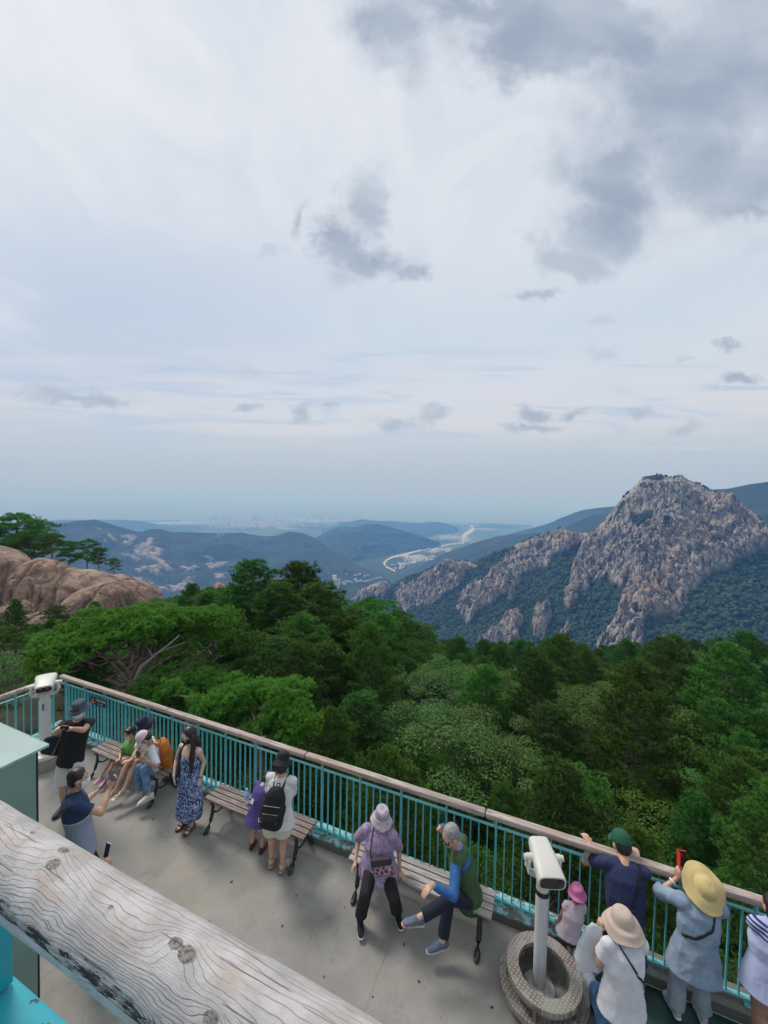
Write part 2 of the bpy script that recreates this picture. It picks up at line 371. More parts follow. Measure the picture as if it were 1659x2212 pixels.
# back side
tb = np.linspace(0, 1, 30)[1:][::-1]
Ab, Tb = np.meshgrid(az, tb); Rb = D0+Tb*900; Zb = Zc-Tb*650+fbm(np.stack([Ab*40, Tb*6, Tb*0], -1).reshape(-1, 3), 4).reshape(Ab.shape)*10*(Tb > .03)
Pall = np.concatenate([polar(Ab, Rb, Zb), Pm], 0); msall = np.concatenate([np.zeros(Ab.shape), ms], 0)
me = npmesh('rocky_mountain', Pall.reshape(-1, 3), grid_faces(Pall.shape[0], NA), False, {'rock': ('POINT', sstep(.3, .6, msall).ravel()), 'cav': ('POINT', msall.ravel())})
mtn = link('rocky_mountain', me, None, M_rock); tag(mtn, kind='structure')
MTN = (Pm, ms, Zf)

# woodland on that mountain: thousands of small crowns, one mass
def ico():
    bm = bmesh.new(); bmesh.ops.create_icosphere(bm, subdivisions=1, radius=1)
    V = np.array([v.co[:] for v in bm.verts]); F = np.array([[v.index for v in f.verts] for f in bm.faces]); bm.free(); return V, F
IV, IF = ico()
def crowns(name, pts, rad, hgt, material, seed=1, jit=.28):
    g = np.random.default_rng(seed); n = len(pts); k = len(IV)
    V = IV[None]*(1+g.uniform(-jit, jit, (n, k, 1)))
    V = V*np.stack([rad, rad, hgt], -1)[:, None, :]
    a = g.uniform(0, 6.28, n); c, s_ = np.cos(a)[:, None], np.sin(a)[:, None]
    V = np.stack([V[..., 0]*c-V[..., 1]*s_, V[..., 0]*s_+V[..., 1]*c, V[..., 2]], -1)+pts[:, None, :]
    F = (IF[None]+np.arange(n)[:, None, None]*k).reshape(-1, 3)
    tone = np.repeat(g.random(n), k)
    me = npmesh(name, V.reshape(-1, 3), F, True, {'tone': ('POINT', tone)})
    return link(name, me, None, material)
def m_wood(t, b):
    tn = attr(t, 'tone'); g = objc(t)
    c = t.mix(tn, (.014, .034, .011, 1), (.058, .105, .026, 1))
    c = t.mix(t.mr(t.noise(g, .5, 4, .7), .4, .65, 0, .7), c, (.020, .042, .015, 1))
    t.put(b.inputs['Base Color'], c); bump(t, b, t.noise(g, 1.2, 4, .7), 1.0, 1.0)
M_wood = mat('distant_crowns', m_wood, (.03, .05, .02), .9)
gsel = (ms < .25) & (T > .004)
idx = np.argwhere(gsel); g_ = np.random.default_rng(5)
idx = idx[g_.permutation(len(idx))[:26000]]
pt = Pm[idx[:, 0], idx[:, 1]]+g_.normal(0, 4, (len(idx), 3))*np.array([1, 1, .3]); pt[:, 2] += 1.5
rr = g_.uniform(2.0, 5.6, len(pt))
tag(crowns('distant_woodland', pt, rr, rr*g_.uniform(.8, 1.3, len(pt)), M_wood, 6), kind='stuff', label='dark green woodland filling the gullies and flanks of the granite mountain', cat='woodland')
# sparse pines on the rock and along the crests
idx = np.argwhere((ms > .5) & (T > .01)); idx = idx[g_.permutation(len(idx))[:12000]]
pt = Pm[idx[:, 0], idx[:, 1]]; sel = fbm(pt*.02+3, 4) > .635; pt = pt[sel]; rr = g_.uniform(.8, 2.3, len(pt))
ci = g_.integers(40, NA-1, 420); ptc = polar(az[ci], D0[ci], Zc[ci]); keep = fbm(np.stack([az[ci]*50, ci*0, ci*0], -1), 3) > .48; ptc = ptc[keep]
pt = np.concatenate([pt, ptc+np.array([0, 0, 1.5])]); rr = np.concatenate([rr, g_.uniform(2, 3.5, len(ptc))])
tag(crowns('cliff_scrub', pt, rr, rr*1.0, M_wood, 8), kind='stuff', label='sparse dark scrub and small pines clinging to the granite faces', cat='scrub')

# --- far hills: each range a polar strip whose crest follows measured directions
def hill(name, crest, front=1500, zfoot=-600, back=900, na=300, nf=110, spur=1.0, seed=0, label=None, rocks=None, power=.9):
    a_ = np.array([azof(c[0], c[1]) for c in crest]); e_ = np.array([elof(c[0], c[1]) for c in crest]); d_ = np.array([c[2] for c in crest], float); f_ = np.array([c[3] if len(c) > 3 else front for c in crest], float)
    o = np.argsort(a_); a_, e_, d_, f_ = a_[o], e_[o], d_[o], f_[o]
    az = np.linspace(a_[0], a_[-1], na); ee = np.interp(az, a_, e_); dd = np.interp(az, a_, d_); front = np.interp(az, a_, f_)
    ee = np.convolve(np.pad(ee, 3, 'edge'), np.ones(7)/7, 'valid')+(fbm(np.stack([az*80, az*0+seed, az*0], -1), 4)-.5)*.0025
    zc = CAMZ+ee*dd
    t = np.concatenate([-np.linspace(1, 0, 14)[:-1], np.linspace(0, 1, nf)]); A, T = np.meshgrid(az, t)
    Rr = np.where(T < 0, dd-T*back, dd-T*front); tp = np.clip(T, 0, 1); Z = zc+(zfoot-zc)*np.where(T < 0, np.minimum(-T*1.0, 1), tp**power)
    P_ = polar(A, Rr, Z); q = np.stack([A*dd/330, T*2.4, A*0+seed], -1).reshape(-1, 3)
    q[:, 0] += (fbm(P_.reshape(-1, 3)*.0012+seed, 3)-.5)*3
    f1 = fbm(q, 4, .5, True).reshape(A.shape); f2 = fbm(P_.reshape(-1, 3)*.008, 5).reshape(A.shape)
    Z = Z+np.where(T > 0, sstep(0, .3, T)*spur*(150*(f1-.6))+spur*30*(f2-.5)*sstep(0, .05, T), 0)*(1-tp*.3)
    rk = np.full(A.shape, -1.)
    P_ = polar(A, Rr, Z)
    if rocks:
        px, py = proj(P_.reshape(-1, 3)); px = px.reshape(A.shape); py = py.reshape(A.shape)
        w1 = (fbm(P_.reshape(-1, 3)*.011, 4).reshape(A.shape)-.5)*50; w2 = (fbm(P_.reshape(-1, 3)*.013+40, 4).reshape(A.shape)-.5)*50
        for x, y, rx, ry in rocks: rk = np.maximum(rk, 1-np.hypot((px+w1-x)/rx, (py+w2-y)/ry))
        rk = sstep(-.05, .3, np.clip(rk, -1, .6)-(fbm(P_.reshape(-1, 3)*.02, 4).reshape(A.shape)-.29)*1.9)
        rk = np.where(np.isfinite(rk), rk, 0)
        Z = Z+rk*40*(f2-.3); P_ = polar(A, Rr, Z)
    me = npmesh(name, P_.reshape(-1, 3), grid_faces(len(t), na), True, {'rock': ('POINT', rk.ravel())})
    return tag(link(name, me, None, M_far), kind='structure', label=label)
hill('hills', [(-260,1160,3300),(0,1142,3300),(80,1136,3300),(130,1131,3300),(165,1125,3300),(205,1122,3300),(250,1135,3300),(300,1150,3250),(322,1143,3250),(345,1143,3250),(370,1149,3300),(400,1150,3300),(445,1150,3350),(480,1153,3400),(520,1150,3450),(560,1158,3500),(595,1158,3500),(620,1149,3500),(637,1149,3500),(662,1154,3480),(690,1168,3400),(710,1184,3300),(740,1200,3200),(780,1225,3050),(830,1252,2900),(880,1290,2750)],
     front=1500, zfoot=-640, seed=1, na=520, nf=200, rocks=[(215,1145,20,8),(235,1165,25,10),(290,1160,40,14),(325,1190,45,25),(345,1235,50,30),(290,1210,35,25),(300,1250,50,18),(450,1205,18,12),(470,1225,28,18),(480,1245,25,14),(420,1235,35,14),(380,1262,40,18),(340,1270,60,14),(505,1196,14,8),(480,1154,12,4),(410,1250,22,16)])
hill('hills', [(560,1215,4700),(620,1185,4700),(660,1168,4750),(692,1156,4800),(720,1143,4850),(733,1139,4900),(745,1138,4900),(769,1139,4900),(785,1132,5000,1200),(797,1131,5050,1150),(817,1132,5100,1000),(846,1139,5150,750),(883,1150,5250,500),(920,1161,5400,350),(949,1174,5500,200)], front=1300, zfoot=-625, seed=2, na=300)
hill('hills', [(620,1168,8000),(655,1158,8000),(690,1148,8000),(718,1139,8000),(736,1130,8000),(751,1127,8000),(784,1121,8100),(810,1125,8100),(850,1126,8200),(900,1130,8200,1900),(930,1127,8300,1400),(956,1129,8500,800),(989,1139,8700,300)], front=2200, zfoot=-650, seed=3, na=200, spur=.5)
hill('hills', [(1012,1143,11500),(1030,1138,11500),(1048,1131,11500),(1065,1130,11500),(1081,1132,11500),(1106,1137,11500),(1150,1141,11500)], front=1200, zfoot=-675, seed=4, na=120, spur=.3)
hill('hills', [(1040,1178,5200),(1075,1166,5200),(1106,1152,5100),(1150,1141,4900),(1183,1131,4800),(1216,1117,4600),(1249,1104,4400),(1283,1098,4300),(1326,1094,4200),(1400,1075,4000),(1500,1040,3800)], front=1300, zfoot=-560, seed=5, na=220)
hill('hills', [(800,1320,2600),(840,1275,2750),(887,1243,2900),(912,1222,3000),(956,1198,3100),(989,1184,3150),(1030,1171,3200),(1077,1158,3250),(1106,1155,3200),(1160,1152,3100),(1219,1142,3000),(1249,1125,2950),(1279,1113,2900),(1309,1110,2850),(1400,1080,2700),(1500,1062,2600),(1553,1057,2500),(1570,1056,2450),(1600,1050,2400),(1640,1043,2350),(1659,1041,2300),(1760,1035,2200),(1900,1010,2200)],
     front=1300, zfoot=-600, seed=6, na=420)
hill('hills', [(-200,1140,8600),(60,1126,8600),(150,1123,8600),(240,1122,8600),(290,1124,8600),(320,1128,8600),(360,1136,8600),(400,1142,8400),(440,1148,8200)], front=1800, zfoot=-655, seed=7, na=160, spur=.3)

# --- valley floor and coastal plain, with the pale gravel river bed
SEA = -690.0
def plain_z(r): return np.interp(r, [0, 2000, 3500, 9000, 11500, 13000], [-620, -610, -600, -668, -684, -700])
def on_plain(x, y):
    v = ray(x, y); h = math.hypot(v[0], v[1]); r = 4000.
    for _ in range(30): r = (plain_z(r)-CAMZ)/(v[2]/h)
    return Vector((v[0]/h*r, v[1]/h*r, plain_z(r)))
river = [[(862,1252,9),(885,1245,9),(868,1240,7),(850,1232,5),(836,1225,5),(829,1217,6),(835,1210,5),(848,1203,6),(858,1201,7),(880,1196,7),(902,1190,6),(930,1184,5),(950,1180,4),(975,1175,4),(1000,1173,3)],
  [(885,1245,6),(884,1236,6),(868,1226,6),(858,1220,5),(845,1220,5)], [(868,1224,5),(885,1217,6),(897,1210,5),(893,1203,6),(872,1199,6)], [(1000,1173,4),(1004,1165,5),(1000,1158,5),(1004,1152,5),(1015,1146,6),(1022,1141,6),(1018,1136,6)],
  [(1002,1160,6),(1008,1154,7),(1022,1146,6)], [(930,1190,5),(945,1186,5)], [(350,1131,3),(400,1130,4),(430,1126,3)], [(760,1246,3),(775,1240,6),(782,1237,5)], [(795,1243,3),(806,1244,4)]]
ra = np.linspace(R(-58), R(38), 900); rr_ = np.concatenate([[400, 1200], np.geomspace(2000, 13000, 620)])
A, RR = np.meshgrid(ra, rr_); Zp = plain_z(RR)+(fbm(np.stack([np.sin(A)*RR*.002, np.cos(A)*RR*.002, A*0], -1).reshape(-1, 3), 4).reshape(A.shape)-.5)*np.interp(RR, [400, 9000, 13000], [16, 8, 10])
Pp = polar(A, RR, Zp); px, py = proj(Pp.reshape(-1, 3)); px = px.reshape(A.shape); py = py.reshape(A.shape)
riv = np.full(A.shape, 9.)
for line in river:
    for (x0, y0, w0), (x1, y1, w1) in zip(line[:-1], line[1:]):
        ddx, ddy = x1-x0, (y1-y0)*1.0; L2 = ddx**2+(ddy*1.6)**2
        s = np.clip(((px-x0)*ddx+(py-y0)*1.6*ddy*1.6)/L2, 0, 1)
        d = np.hypot(px-x0-s*ddx, (py-y0-s*ddy)*1.6)/(.40*(w0+(w1-w0)*s)); riv = np.minimum(riv, d)
riv = 1-sstep(.7, 1.15, riv+(fbm(Pp.reshape(-1, 3)*.02, 3).reshape(A.shape)-.5)*.6)
ub = np.zeros(A.shape)
for x, y, rx, ry in [(500,1125,70,9),(430,1128,60,6),(600,1126,70,7),(560,1134,60,5),(690,1124,50,6),(620,1140,30,5),(900,1208,22,8),(885,1222,18,12),(950,1186,25,4),(970,1160,30,6),(1000,1163,14,6),(760,1246,25,5),(1040,1143,40,3),(930,1192,20,3),(740,1250,22,3),(330,1130,30,3)]:
    ub = np.maximum(ub, 1-np.hypot((px-x)/rx, (py-y)/ry))
me = npmesh('coastal_plain', Pp.reshape(-1, 3), grid_faces(len(rr_), 900), True, {'river': ('POINT', riv.ravel()), 'urban': ('POINT', sstep(0, .4, ub).ravel())})
tag(link('ground', me, None, M_plain), kind='structure')
V = [(-90000, -20000, SEA), (90000, -20000, SEA), (90000, 90000, SEA), (-90000, 90000, SEA)]
tag(link('sea', npmesh('sea', V, [[0, 1, 2, 3]]), None, M_sea), kind='structure')
# lagoons behind the coast
for (x, y, w_, h_) in [(365,1131,38,2.4),(700,1125,60,3.0),(620,1123,40,1.5)]:
    c = on_plain(x, y); 
    ring = []
    for k in range(40):
        a = k*math.tau/40; rr1 = 1+.25*math.sin(3*a+x)+.12*math.sin(7*a)
        p = on_plain(x+w_*rr1*math.cos(a), y+h_*rr1*math.sin(a)); ring.append((p.x, p.y, p.z+6))
    bm = bmesh.new(); vs = [bm.verts.new(p) for p in ring]; bm.faces.new(vs); me = bpy.data.meshes.new('lagoon'); bm.to_mesh(me); bm.free()
    tag(link('lagoon_water', me, None, mat('lagoon', None, (.16, .2, .24), .12)), kind='structure')

LAND = []
dgl = bpy.context.evaluated_depsgraph_get()
for o in list(COL.objects):
    if o.type == 'MESH' and o.get('kind') == 'structure' and o.name.split('.')[0] in ('hills', 'ground', 'rocky_mountain'): LAND.append(BVHTree.FromObject(o, dgl))
def on_land(x, y):
    v = Vector(ray(x, y)).normalized(); best = None
    for b in LAND:
        h = b.ray_cast(Vector((0, 0, CAMZ)), v)
        if h[0] is not None and (best is None or h[3] < best[1]): best = (h[0], h[3])
    return (best[0], best[1]) if best else (on_plain(x, y), 9000)
# --- the city by the sea
M_bld = simple('pale_concrete', (.62, .61, .60), (.45, .46, .47), .01, .8)
M_win = simple('tower_windows', (.12, .14, .16), None, 1, .3)
def towerblock(w_, d_, h_, seed):
    g = random.Random(seed); bm = bmesh.new()
    def bx(cx, cy, cz, sx, sy, sz): bmesh.ops.create_cube(bm, size=1, matrix=Matrix.Translation((cx, cy, cz)) @ Matrix.Diagonal((sx, sy, sz, 1)))
    bx(0, 0, h_/2, w_, d_, h_); bx(w_*.1, 0, h_+2.5, w_*.35, d_*.5, 5)
    if g.random() < .5: bx(-w_*.3, 0, h_*.42, w_*.5, d_*1.3, h_*.84)
    return bm
protos = []
for k in range(7):
    w_, d_, h_ = [(26, 16, 62), (40, 14, 48), (22, 20, 95), (60, 16, 40), (30, 30, 30), (18, 18, 120), (50, 20, 22)][k]
    bm = towerblock(w_, d_, h_, k); me = bpy.data.meshes.new('tower_block'); bm.to_mesh(me); bm.free(); me.materials.append(M_bld)
    bm = bmesh.new()
    for f in range(int(h_/9)):
        bmesh.ops.create_cube(bm, size=1, matrix=Matrix.Translation((0, 0, 6+f*9)) @ Matrix.Diagonal((w_*.9, d_+.8, 2.4, 1)))
    mw = bpy.data.meshes.new('window_band'); bm.to_mesh(mw); bm.free(); mw.materials.append(M_win); protos.append((me, mw))
gc = random.Random(11)
def put_tower(x, y, k, hs=1.0, group='pale apartment towers of the hazy coastal city', lab='pale apartment tower block in the hazy coastal city by the sea', cat='tower block'):
    p = on_plain(x, y); me, mw = protos[k]
    o = link('tower_block', me); o.location = (p.x, p.y, p.z-2); o.rotation_euler = (0, 0, gc.uniform(0, 3.14)); o.scale = (1, 1, hs)
    tag(o, lab, cat, group)
    c = link('window_band', mw, o); return o
for cx, cy, sx, sy, n, hs in [(480,1121,22,3,34,1.1),(550,1122,12,4,22,1.2),(430,1127,40,3,22,.8),(600,1126,45,4,26,.9),(690,1119,24,3,24,1.2),(650,1130,22,4,16,1),(735,1120,14,3,14,1.0),(560,1133,40,3,22,.7),(500,1128,30,4,24,.9),(880,1128,30,4,6,.8)]:
    for _ in range(n):
        put_tower(cx+gc.gauss(0, sx), cy+gc.gauss(0, sy), gc.choice([0, 0, 1, 1, 2, 3, 4, 6]), hs*gc.uniform(.6, 1.15))
for x, y, hs in [(552,1120,1.6),(556,1121,1.4),(487,1118,1.2),(716,1122,1.3),(723,1122,1.2),(730,1123,1.25),(786,1118,.9)]: put_tower(x, y, 5, hs, lab='slender pale tower standing tall above the hazy coastal city', group='slender towers of the coastal city')
# low sprawl as one mass
def sprawl(name, zones, n, label, smin=8, smax=30, seed=3, m_=None):
    g = np.random.default_rng(seed); Vs = []; Fs = []; k = 0
    cube = np.array([[-.5,-.5,0],[.5,-.5,0],[.5,.5,0],[-.5,.5,0],[-.5,-.5,1],[.5,-.5,1],[.5,.5,1],[-.5,.5,1]]); cf = np.array([[0,1,5,4],[1,2,6,5],[2,3,7,6],[3,0,4,7],[4,5,6,7]])
    for _ in range(n):
        z = zones[g.integers(len(zones))]; p = on_plain(g.normal(z[0], z[2]), g.normal(z[1], z[3]))
        s = cube*np.array([g.uniform(smin, smax), g.uniform(smin, smax), g.uniform(5, 14)]); a = g.uniform(0, 3.14)
        s = np.stack([s[:, 0]*math.cos(a)-s[:, 1]*math.sin(a), s[:, 0]*math.sin(a)+s[:, 1]*math.cos(a), s[:, 2]], -1)+np.array(p)
        Vs.append(s); Fs.append(cf+k); k += 8
    return tag(link(name, npmesh(name, np.concatenate(Vs), np.concatenate(Fs)), None, m_ or M_bld), label, 'city', kind='stuff')
sprawl('city_sprawl', [(500,1126,60,5),(600,1128,60,5),(690,1124,40,4),(430,1129,50,3),(560,1136,50,3)], 1500, 'low pale buildings of the coastal city merging in the haze', 10, 34, 3)
sprawl('village_sprawl', [(886,1222,14,9),(905,1206,16,4),(950,1188,22,3),(965,1158,20,5),(1005,1166,10,4)], 420, 'low pale roofs of the villages along the gravel river', 8, 26, 4)
# resort hotel with stepped white slab
M_white = simple('white_wall', (.80, .80, .79), (.70, .70, .69), .05, .7); M_orange = simple('orange_band', (.62, .25, .12), None, 1, .7)
h0 = on_plain(718, 1266); hz = 0; hd = 2500
hp, hd = on_land(720, 1268)
ho = empty('resort_hotel', hp, R(-12)); ho.scale = [hd/2500]*3; tag(ho, 'large white resort hotel with stepped sloping roof in the wooded valley', 'hotel')
bm = bmesh.new()
pr = [(-38, 0), (38, 0), (38, 62), (12, 62), (12, 50), (-2, 50), (-2, 38), (-14, 38), (-14, 27), (-26, 27), (-26, 16), (-38, 16)]
pr = [(-38, -25), (38, -25), (38, 52), (18, 46), (4, 38), (-10, 28), (-24, 17), (-38, 8)]
for yy in (0, 1): pass
v0 = [bm.verts.new((x, -9, z)) for x, z in pr]; v1 = [bm.verts.new((x, 9, z)) for x, z in pr]
bm.faces.new(v0[::-1]); bm.faces.new(v1)
for i in range(len(pr)): j = (i+1) % len(pr); bm.faces.new((v0[i], v0[j], v1[j], v1[i]))
bmesh.ops.create_cube(bm, size=1, matrix=Matrix.Translation((2, 14, 30)) @ Matrix.Diagonal((22, 14, 78, 1)))
bmesh.ops.recalc_face_normals(bm, faces=bm.faces)
me = bpy.data.meshes.new('wall'); bm.to_mesh(me); bm.free(); link('wall', me, ho, M_white)
bm = bmesh.new()
for f in range(8):
    z = 2+f*6.0; x0 = np.interp(z, [8, 17, 28, 38, 46, 52], [-37, -24, -10, 4, 18, 37]); x0 = max(x0+1, -37)
    bmesh.ops.create_cube(bm, size=1, matrix=Matrix.Translation(((x0+37)/2, -9.4, z)) @ Matrix.Diagonal((37-x0, 1.2, 1.9, 1)))
me = bpy.data.meshes.new('window_band'); bm.to_mesh(me); bm.free(); link('window_band', me, ho, M_win)
bm = bmesh.new()
for (xa, za), (xb, zb) in zip(pr[2:-1], pr[3:]):
    L = math.hypot(xb-xa, zb-za); bmesh.ops.create_cube(bm, size=1, matrix=Matrix.Translation(((xa+xb)/2, 0, (za+zb)/2+1)) @ Matrix.Rotation(-math.atan2(zb-za, xb-xa), 4, 'Y') @ Matrix.Diagonal((L, 19, 1.2, 1)))
me = bpy.data.meshes.new('roof'); bm.to_mesh(me); bm.free(); link('roof', me, ho, M_orange)
# resort buildings
def valley_house(x, y, w_, d_, h_, dist=2500, lab='white low-rise resort building with grey roof among the valley woods'):
    p, dist = on_land(x, y); o = empty('resort_building', p, gc.uniform(-.5, .5)); k = dist/2900; o.scale = (k, k, k*.62); tag(o, lab, 'building', 'resort buildings in the wooded valley')
    bm = bmesh.new(); bmesh.ops.create_cube(bm, size=1, matrix=Matrix.Translation((0, 0, h_/2-2)) @ Matrix.Diagonal((w_, d_, h_+4, 1)))
    me = bpy.data.meshes.new('wall'); bm.to_mesh(me); bm.free(); link('wall', me, o, M_white)
    bm = bmesh.new(); a = [(-w_*.54, -d_*.56, h_), (w_*.54, -d_*.56, h_), (w_*.54, d_*.56, h_), (-w_*.54, d_*.56, h_), (-w_*.54, 0, h_+d_*.25), (w_*.54, 0, h_+d_*.25)]
    vs = [bm.verts.new(c) for c in a]
    for f in [(0, 1, 5, 4), (2, 3, 4, 5), (0, 4, 3), (1, 2, 5), (0, 3, 2, 1)]: bm.faces.new([vs[i] for i in f])
    me = bpy.data.meshes.new('roof'); bm.to_mesh(me); bm.free(); link('roof', me, o, M_roof)
M_roof = simple('grey_roof', (.34, .35, .37), (.25, .26, .28), .05, .8)
for x, y, w_, h_ in [(742,1259,26,10),(750,1257,34,12),(758,1258,30,12),(768,1253,22,16),(772,1257,26,14),(779,1256,18,18),(786,1257,22,12),(793,1256,26,12),(800,1254,20,9),(768,1243,24,9),(776,1241,30,10),(788,1245,20,9),(795,1243,18,9),(812,1250,18,12),(818,1249,18,12),(824,1248,14,10),(734,1261,14,8),(748,1241,16,8),(745,1262,30,7),(806,1252,14,9)]:
    valley_house(x, y, w_*.85, 14, h_, 2530)
# stony clearings in the valley
M_grav = simple('gravel', (.62, .60, .56), (.5, .49, .46), .02, .9)
# clouds stay in the sky; the air itself follows
hz = bpy.data.meshes.new('haze'); bm = bmesh.new()
bmesh.ops.create_cube(bm, size=1, matrix=Matrix.Translation((0, 35000, (-700+185)/2)) @ Matrix.Diagonal((190000, 120000, 885, 1)))
bm.to_mesh(hz); bm.free()
M_haze = bpy.data.materials.new('haze'); M_haze.use_nodes = True; t_ = NT(M_haze.node_tree); t_.n.clear()
pv = t_.new('ShaderNodeVolumePrincipled'); pv.inputs['Color'].default_value = (.16, .43, 1.0, 1); pv.inputs['Density'].default_value = .000175
pv.inputs['Absorption Color'].default_value = (.85, .80, 1, 1); pv.inputs['Anisotropy'].default_value = 0.0
ou = t_.new('ShaderNodeOutputMaterial'); t_.l.new(pv.outputs[0], ou.inputs['Volume'])
hzo = link('haze', hz, None, M_haze); tag(hzo, 'pale blue summer haze filling the valley air', 'haze', kind='stuff')
# ================================================================== NEAR HILLSIDE
def zground(x, y):
    r = np.hypot(x, y); a = np.degrees(np.arctan2(x, y))
    d0 = np.interp(a, [-75, -35, -20, 0, 45, 70], [-1.9, -2.2, -3.6, -4.6, -4.8, -4.8])
    s = np.interp(a, [-75, -40, -25, -12, 0, 8, 28, 44, 60], [.05, .09, .17, .27, .31, .40, .35, .275, .25])
    rc = np.interp(a, [-75, -30, -14, 0, 10, 25, 45], [62, 58, 60, 95, 140, 165, 190])
    z = d0-s*np.maximum(r-6, 0)-.78*np.maximum(r-rc, 0)
    return z
ra = np.linspace(R(-85), R(80), 260); rr_ = np.concatenate([[0.5, 3], np.geomspace(5, 900, 150)])
A, RR = np.meshgrid(ra, rr_); X, Y = np.sin(A)*RR, np.cos(A)*RR
Zg = zground(X, Y)+(fbm(np.stack([X*.15, Y*.15, X*0], -1).reshape(-1, 3), 4).reshape(A.shape)-.5)*np.clip(RR*.05, 0, 3)
def m_floor(t, b):
    g = objc(t); n = t.noise(g, .8, 6, .65)
    t.put(b.inputs['Base Color'], t.mix(t.mr(n, .4, .62), (.018, .026, .012, 1), (.055, .048, .030, 1))); bump(t, b, n, .6, .3)
me = npmesh('terrain', np.stack([X, Y, Zg], -1).reshape(-1, 3), grid_faces(len(rr_), 260), True)
tag(link('terrain', me, None, mat('forest_floor', m_floor, (.03, .03, .02), .95)), kind='structure')

# ------------------------------------------------------------------ foliage material
def leafmat(name, dark, light, tip=(1.5, 1.5, 1.2), trans=.25, var=.32):
    m = bpy.data.materials.new(name); m.use_nodes = True; t = NT(m.node_tree); t.n.clear()
    oi = t.new('ShaderNodeObjectInfo').outputs['Random']
    c = t.mix(attr(t, 'tone'), (*dark, 1), (*light, 1))
    c = t.mix(t.m('MULTIPLY', attr(t, 'tip'), .8), c, tuple(min(1, a*b) for a, b in zip(light, tip))+(1,))
    hs = t.new('ShaderNodeHueSaturation'); t.put(hs.inputs['Hue'], t.m('MULTIPLY_ADD', oi, .05, .475)); t.put(hs.inputs['Value'], t.m('MULTIPLY_ADD', oi, var*2, 1-var)); t.put(hs.inputs['Color'], c)
    c = hs.outputs[0]
    p = t.new('ShaderNodeBsdfPrincipled'); t.put(p.inputs['Base Color'], c); p.inputs['Roughness'].default_value = .55; p.inputs['Specular IOR Level'].default_value = .12
    tr = t.new('ShaderNodeBsdfTranslucent'); t.put(tr.inputs[0], c)
    mx = t.new('ShaderNodeMixShader'); mx.inputs[0].default_value = trans; t.l.new(p.outputs[0], mx.inputs[1]); t.l.new(tr.outputs[0], mx.inputs[2])
    o = t.new('ShaderNodeOutputMaterial'); t.l.new(mx.outputs[0], o.inputs[0]); return m
ML_dark = leafmat('needles_blue_green', (.011, .042, .013), (.080, .185, .044))
ML_bright = leafmat('needles_bright_green', (.030, .100, .018), (.150, .350, .062), (1.35, 1.35, 1.1))
ML_mid = leafmat('needles_mid_green', (.015, .052, .012), (.100, .215, .044))
ML_leaf = leafmat('oak_leaves', (.014, .048, .012), (.100, .215, .046), (1.25, 1.25, 1.1), .15)
ML_yel = leafmat('maple_leaves', (.030, .085, .014), (.105, .215, .036), (1.25, 1.2, 1.0), .15)
ML_pale = leafmat('pale_leaves', (.018, .055, .016), (.105, .205, .055), (1.1, 1.1, 1.0), .15)
M_bark = simple('bark', (.11, .085, .07), (.20, .17, .15), 4, .9, .8, 18)
M_bark2 = simple('red_pine_bark', (.17, .10, .075), (.30, .24, .20), 5, .9, .8, 20)
M_dead = simple('dead_wood', (.34, .31, .29), (.46, .43, .41), 6, .85, .6, 30)

def nrm(v): return v/np.maximum(np.linalg.norm(v, axis=-1, keepdims=True), 1e-9)
def blades(C, D, L, wd, n, spread, g, tone):
    """n thin triangles fanning from each centre"""
    N = len(C); d = nrm(np.repeat(D, n, 0)+g.normal(0, spread, (N*n, 3))); c = np.repeat(C, n, 0)
    s = nrm(np.cross(d, g.normal(0, 1, (N*n, 3))))*wd/2
    Lr = L*g.uniform(.7, 1.2, (N*n, 1))
    V = np.stack([c-s, c+s, c+d*Lr], 1).reshape(-1, 3)
    tn = np.repeat(np.repeat(tone, n), 3); tp = np.tile([0, 0, 1.], N*n)
    return V, tn, tp
def leaves(C, D, L, wd, g, tone):
    N = len(C); d = nrm(g.normal(0, 1, (N, 3))*[1, 1, .45]); nn = nrm(D+g.normal(0, .45, (N, 3))); s = nrm(np.cross(nn, d)); d = np.cross(s, nn)
    L = L*g.uniform(.7, 1.25, (N, 1)); w_ = wd*L/L.mean()
    V = np.stack([C-d*L*.5, C+s*w_*.5+d*L*.05, C+d*L*.5, C-s*w_*.5+d*L*.05], 1).reshape(-1, 3)
    return V, np.repeat(tone, 4), np.repeat(g.random(N)**2, 4)
def tubes(paths, sides=6):
    """list of (points (k,3), radii (k,)) -> V, F quads"""
    Vs, Fs, o = [], [], 0
    for P_, rad in paths:
        P_ = np.asarray(P_, float); k = len(P_); tg = nrm(np.gradient(P_, axis=0)); ref = np.array([0, 0, 1.]) if abs(tg[0][2]) < .8 else np.array([1., 0, 0])
        a = nrm(np.cross(tg, ref)); b = np.cross(tg, a); th = np.arange(sides)*2*np.pi/sides
        V = P_[:, None]+(a[:, None]*np.cos(th)[None, :, None]+b[:, None]*np.sin(th)[None, :, None])*np.asarray(rad)[:, None, None]
        i = np.arange(k*sides).reshape(k, sides); j = np.roll(i, -1, 1)
        F = np.stack([i[:-1], j[:-1], j[1:], i[1:]], -1).reshape(-1, 4)+o
        Vs.append(V.reshape(-1, 3)); Fs.append(F); o += k*sides
    return np.concatenate(Vs), np.concatenate(Fs)
def bend(p0, p1, k, wob, g, lift=0):
    p0, p1 = np.asarray(p0, float), np.asarray(p1, float); t = np.linspace(0, 1, k)[:, None]
    P_ = p0+(p1-p0)*t; P_[:, 2] += (lift*np.sin(t*np.pi/2)**2-lift*t)[:, 0]
    P_[1:-1] += g.normal(0, wob, (k-2, 3)); return P_
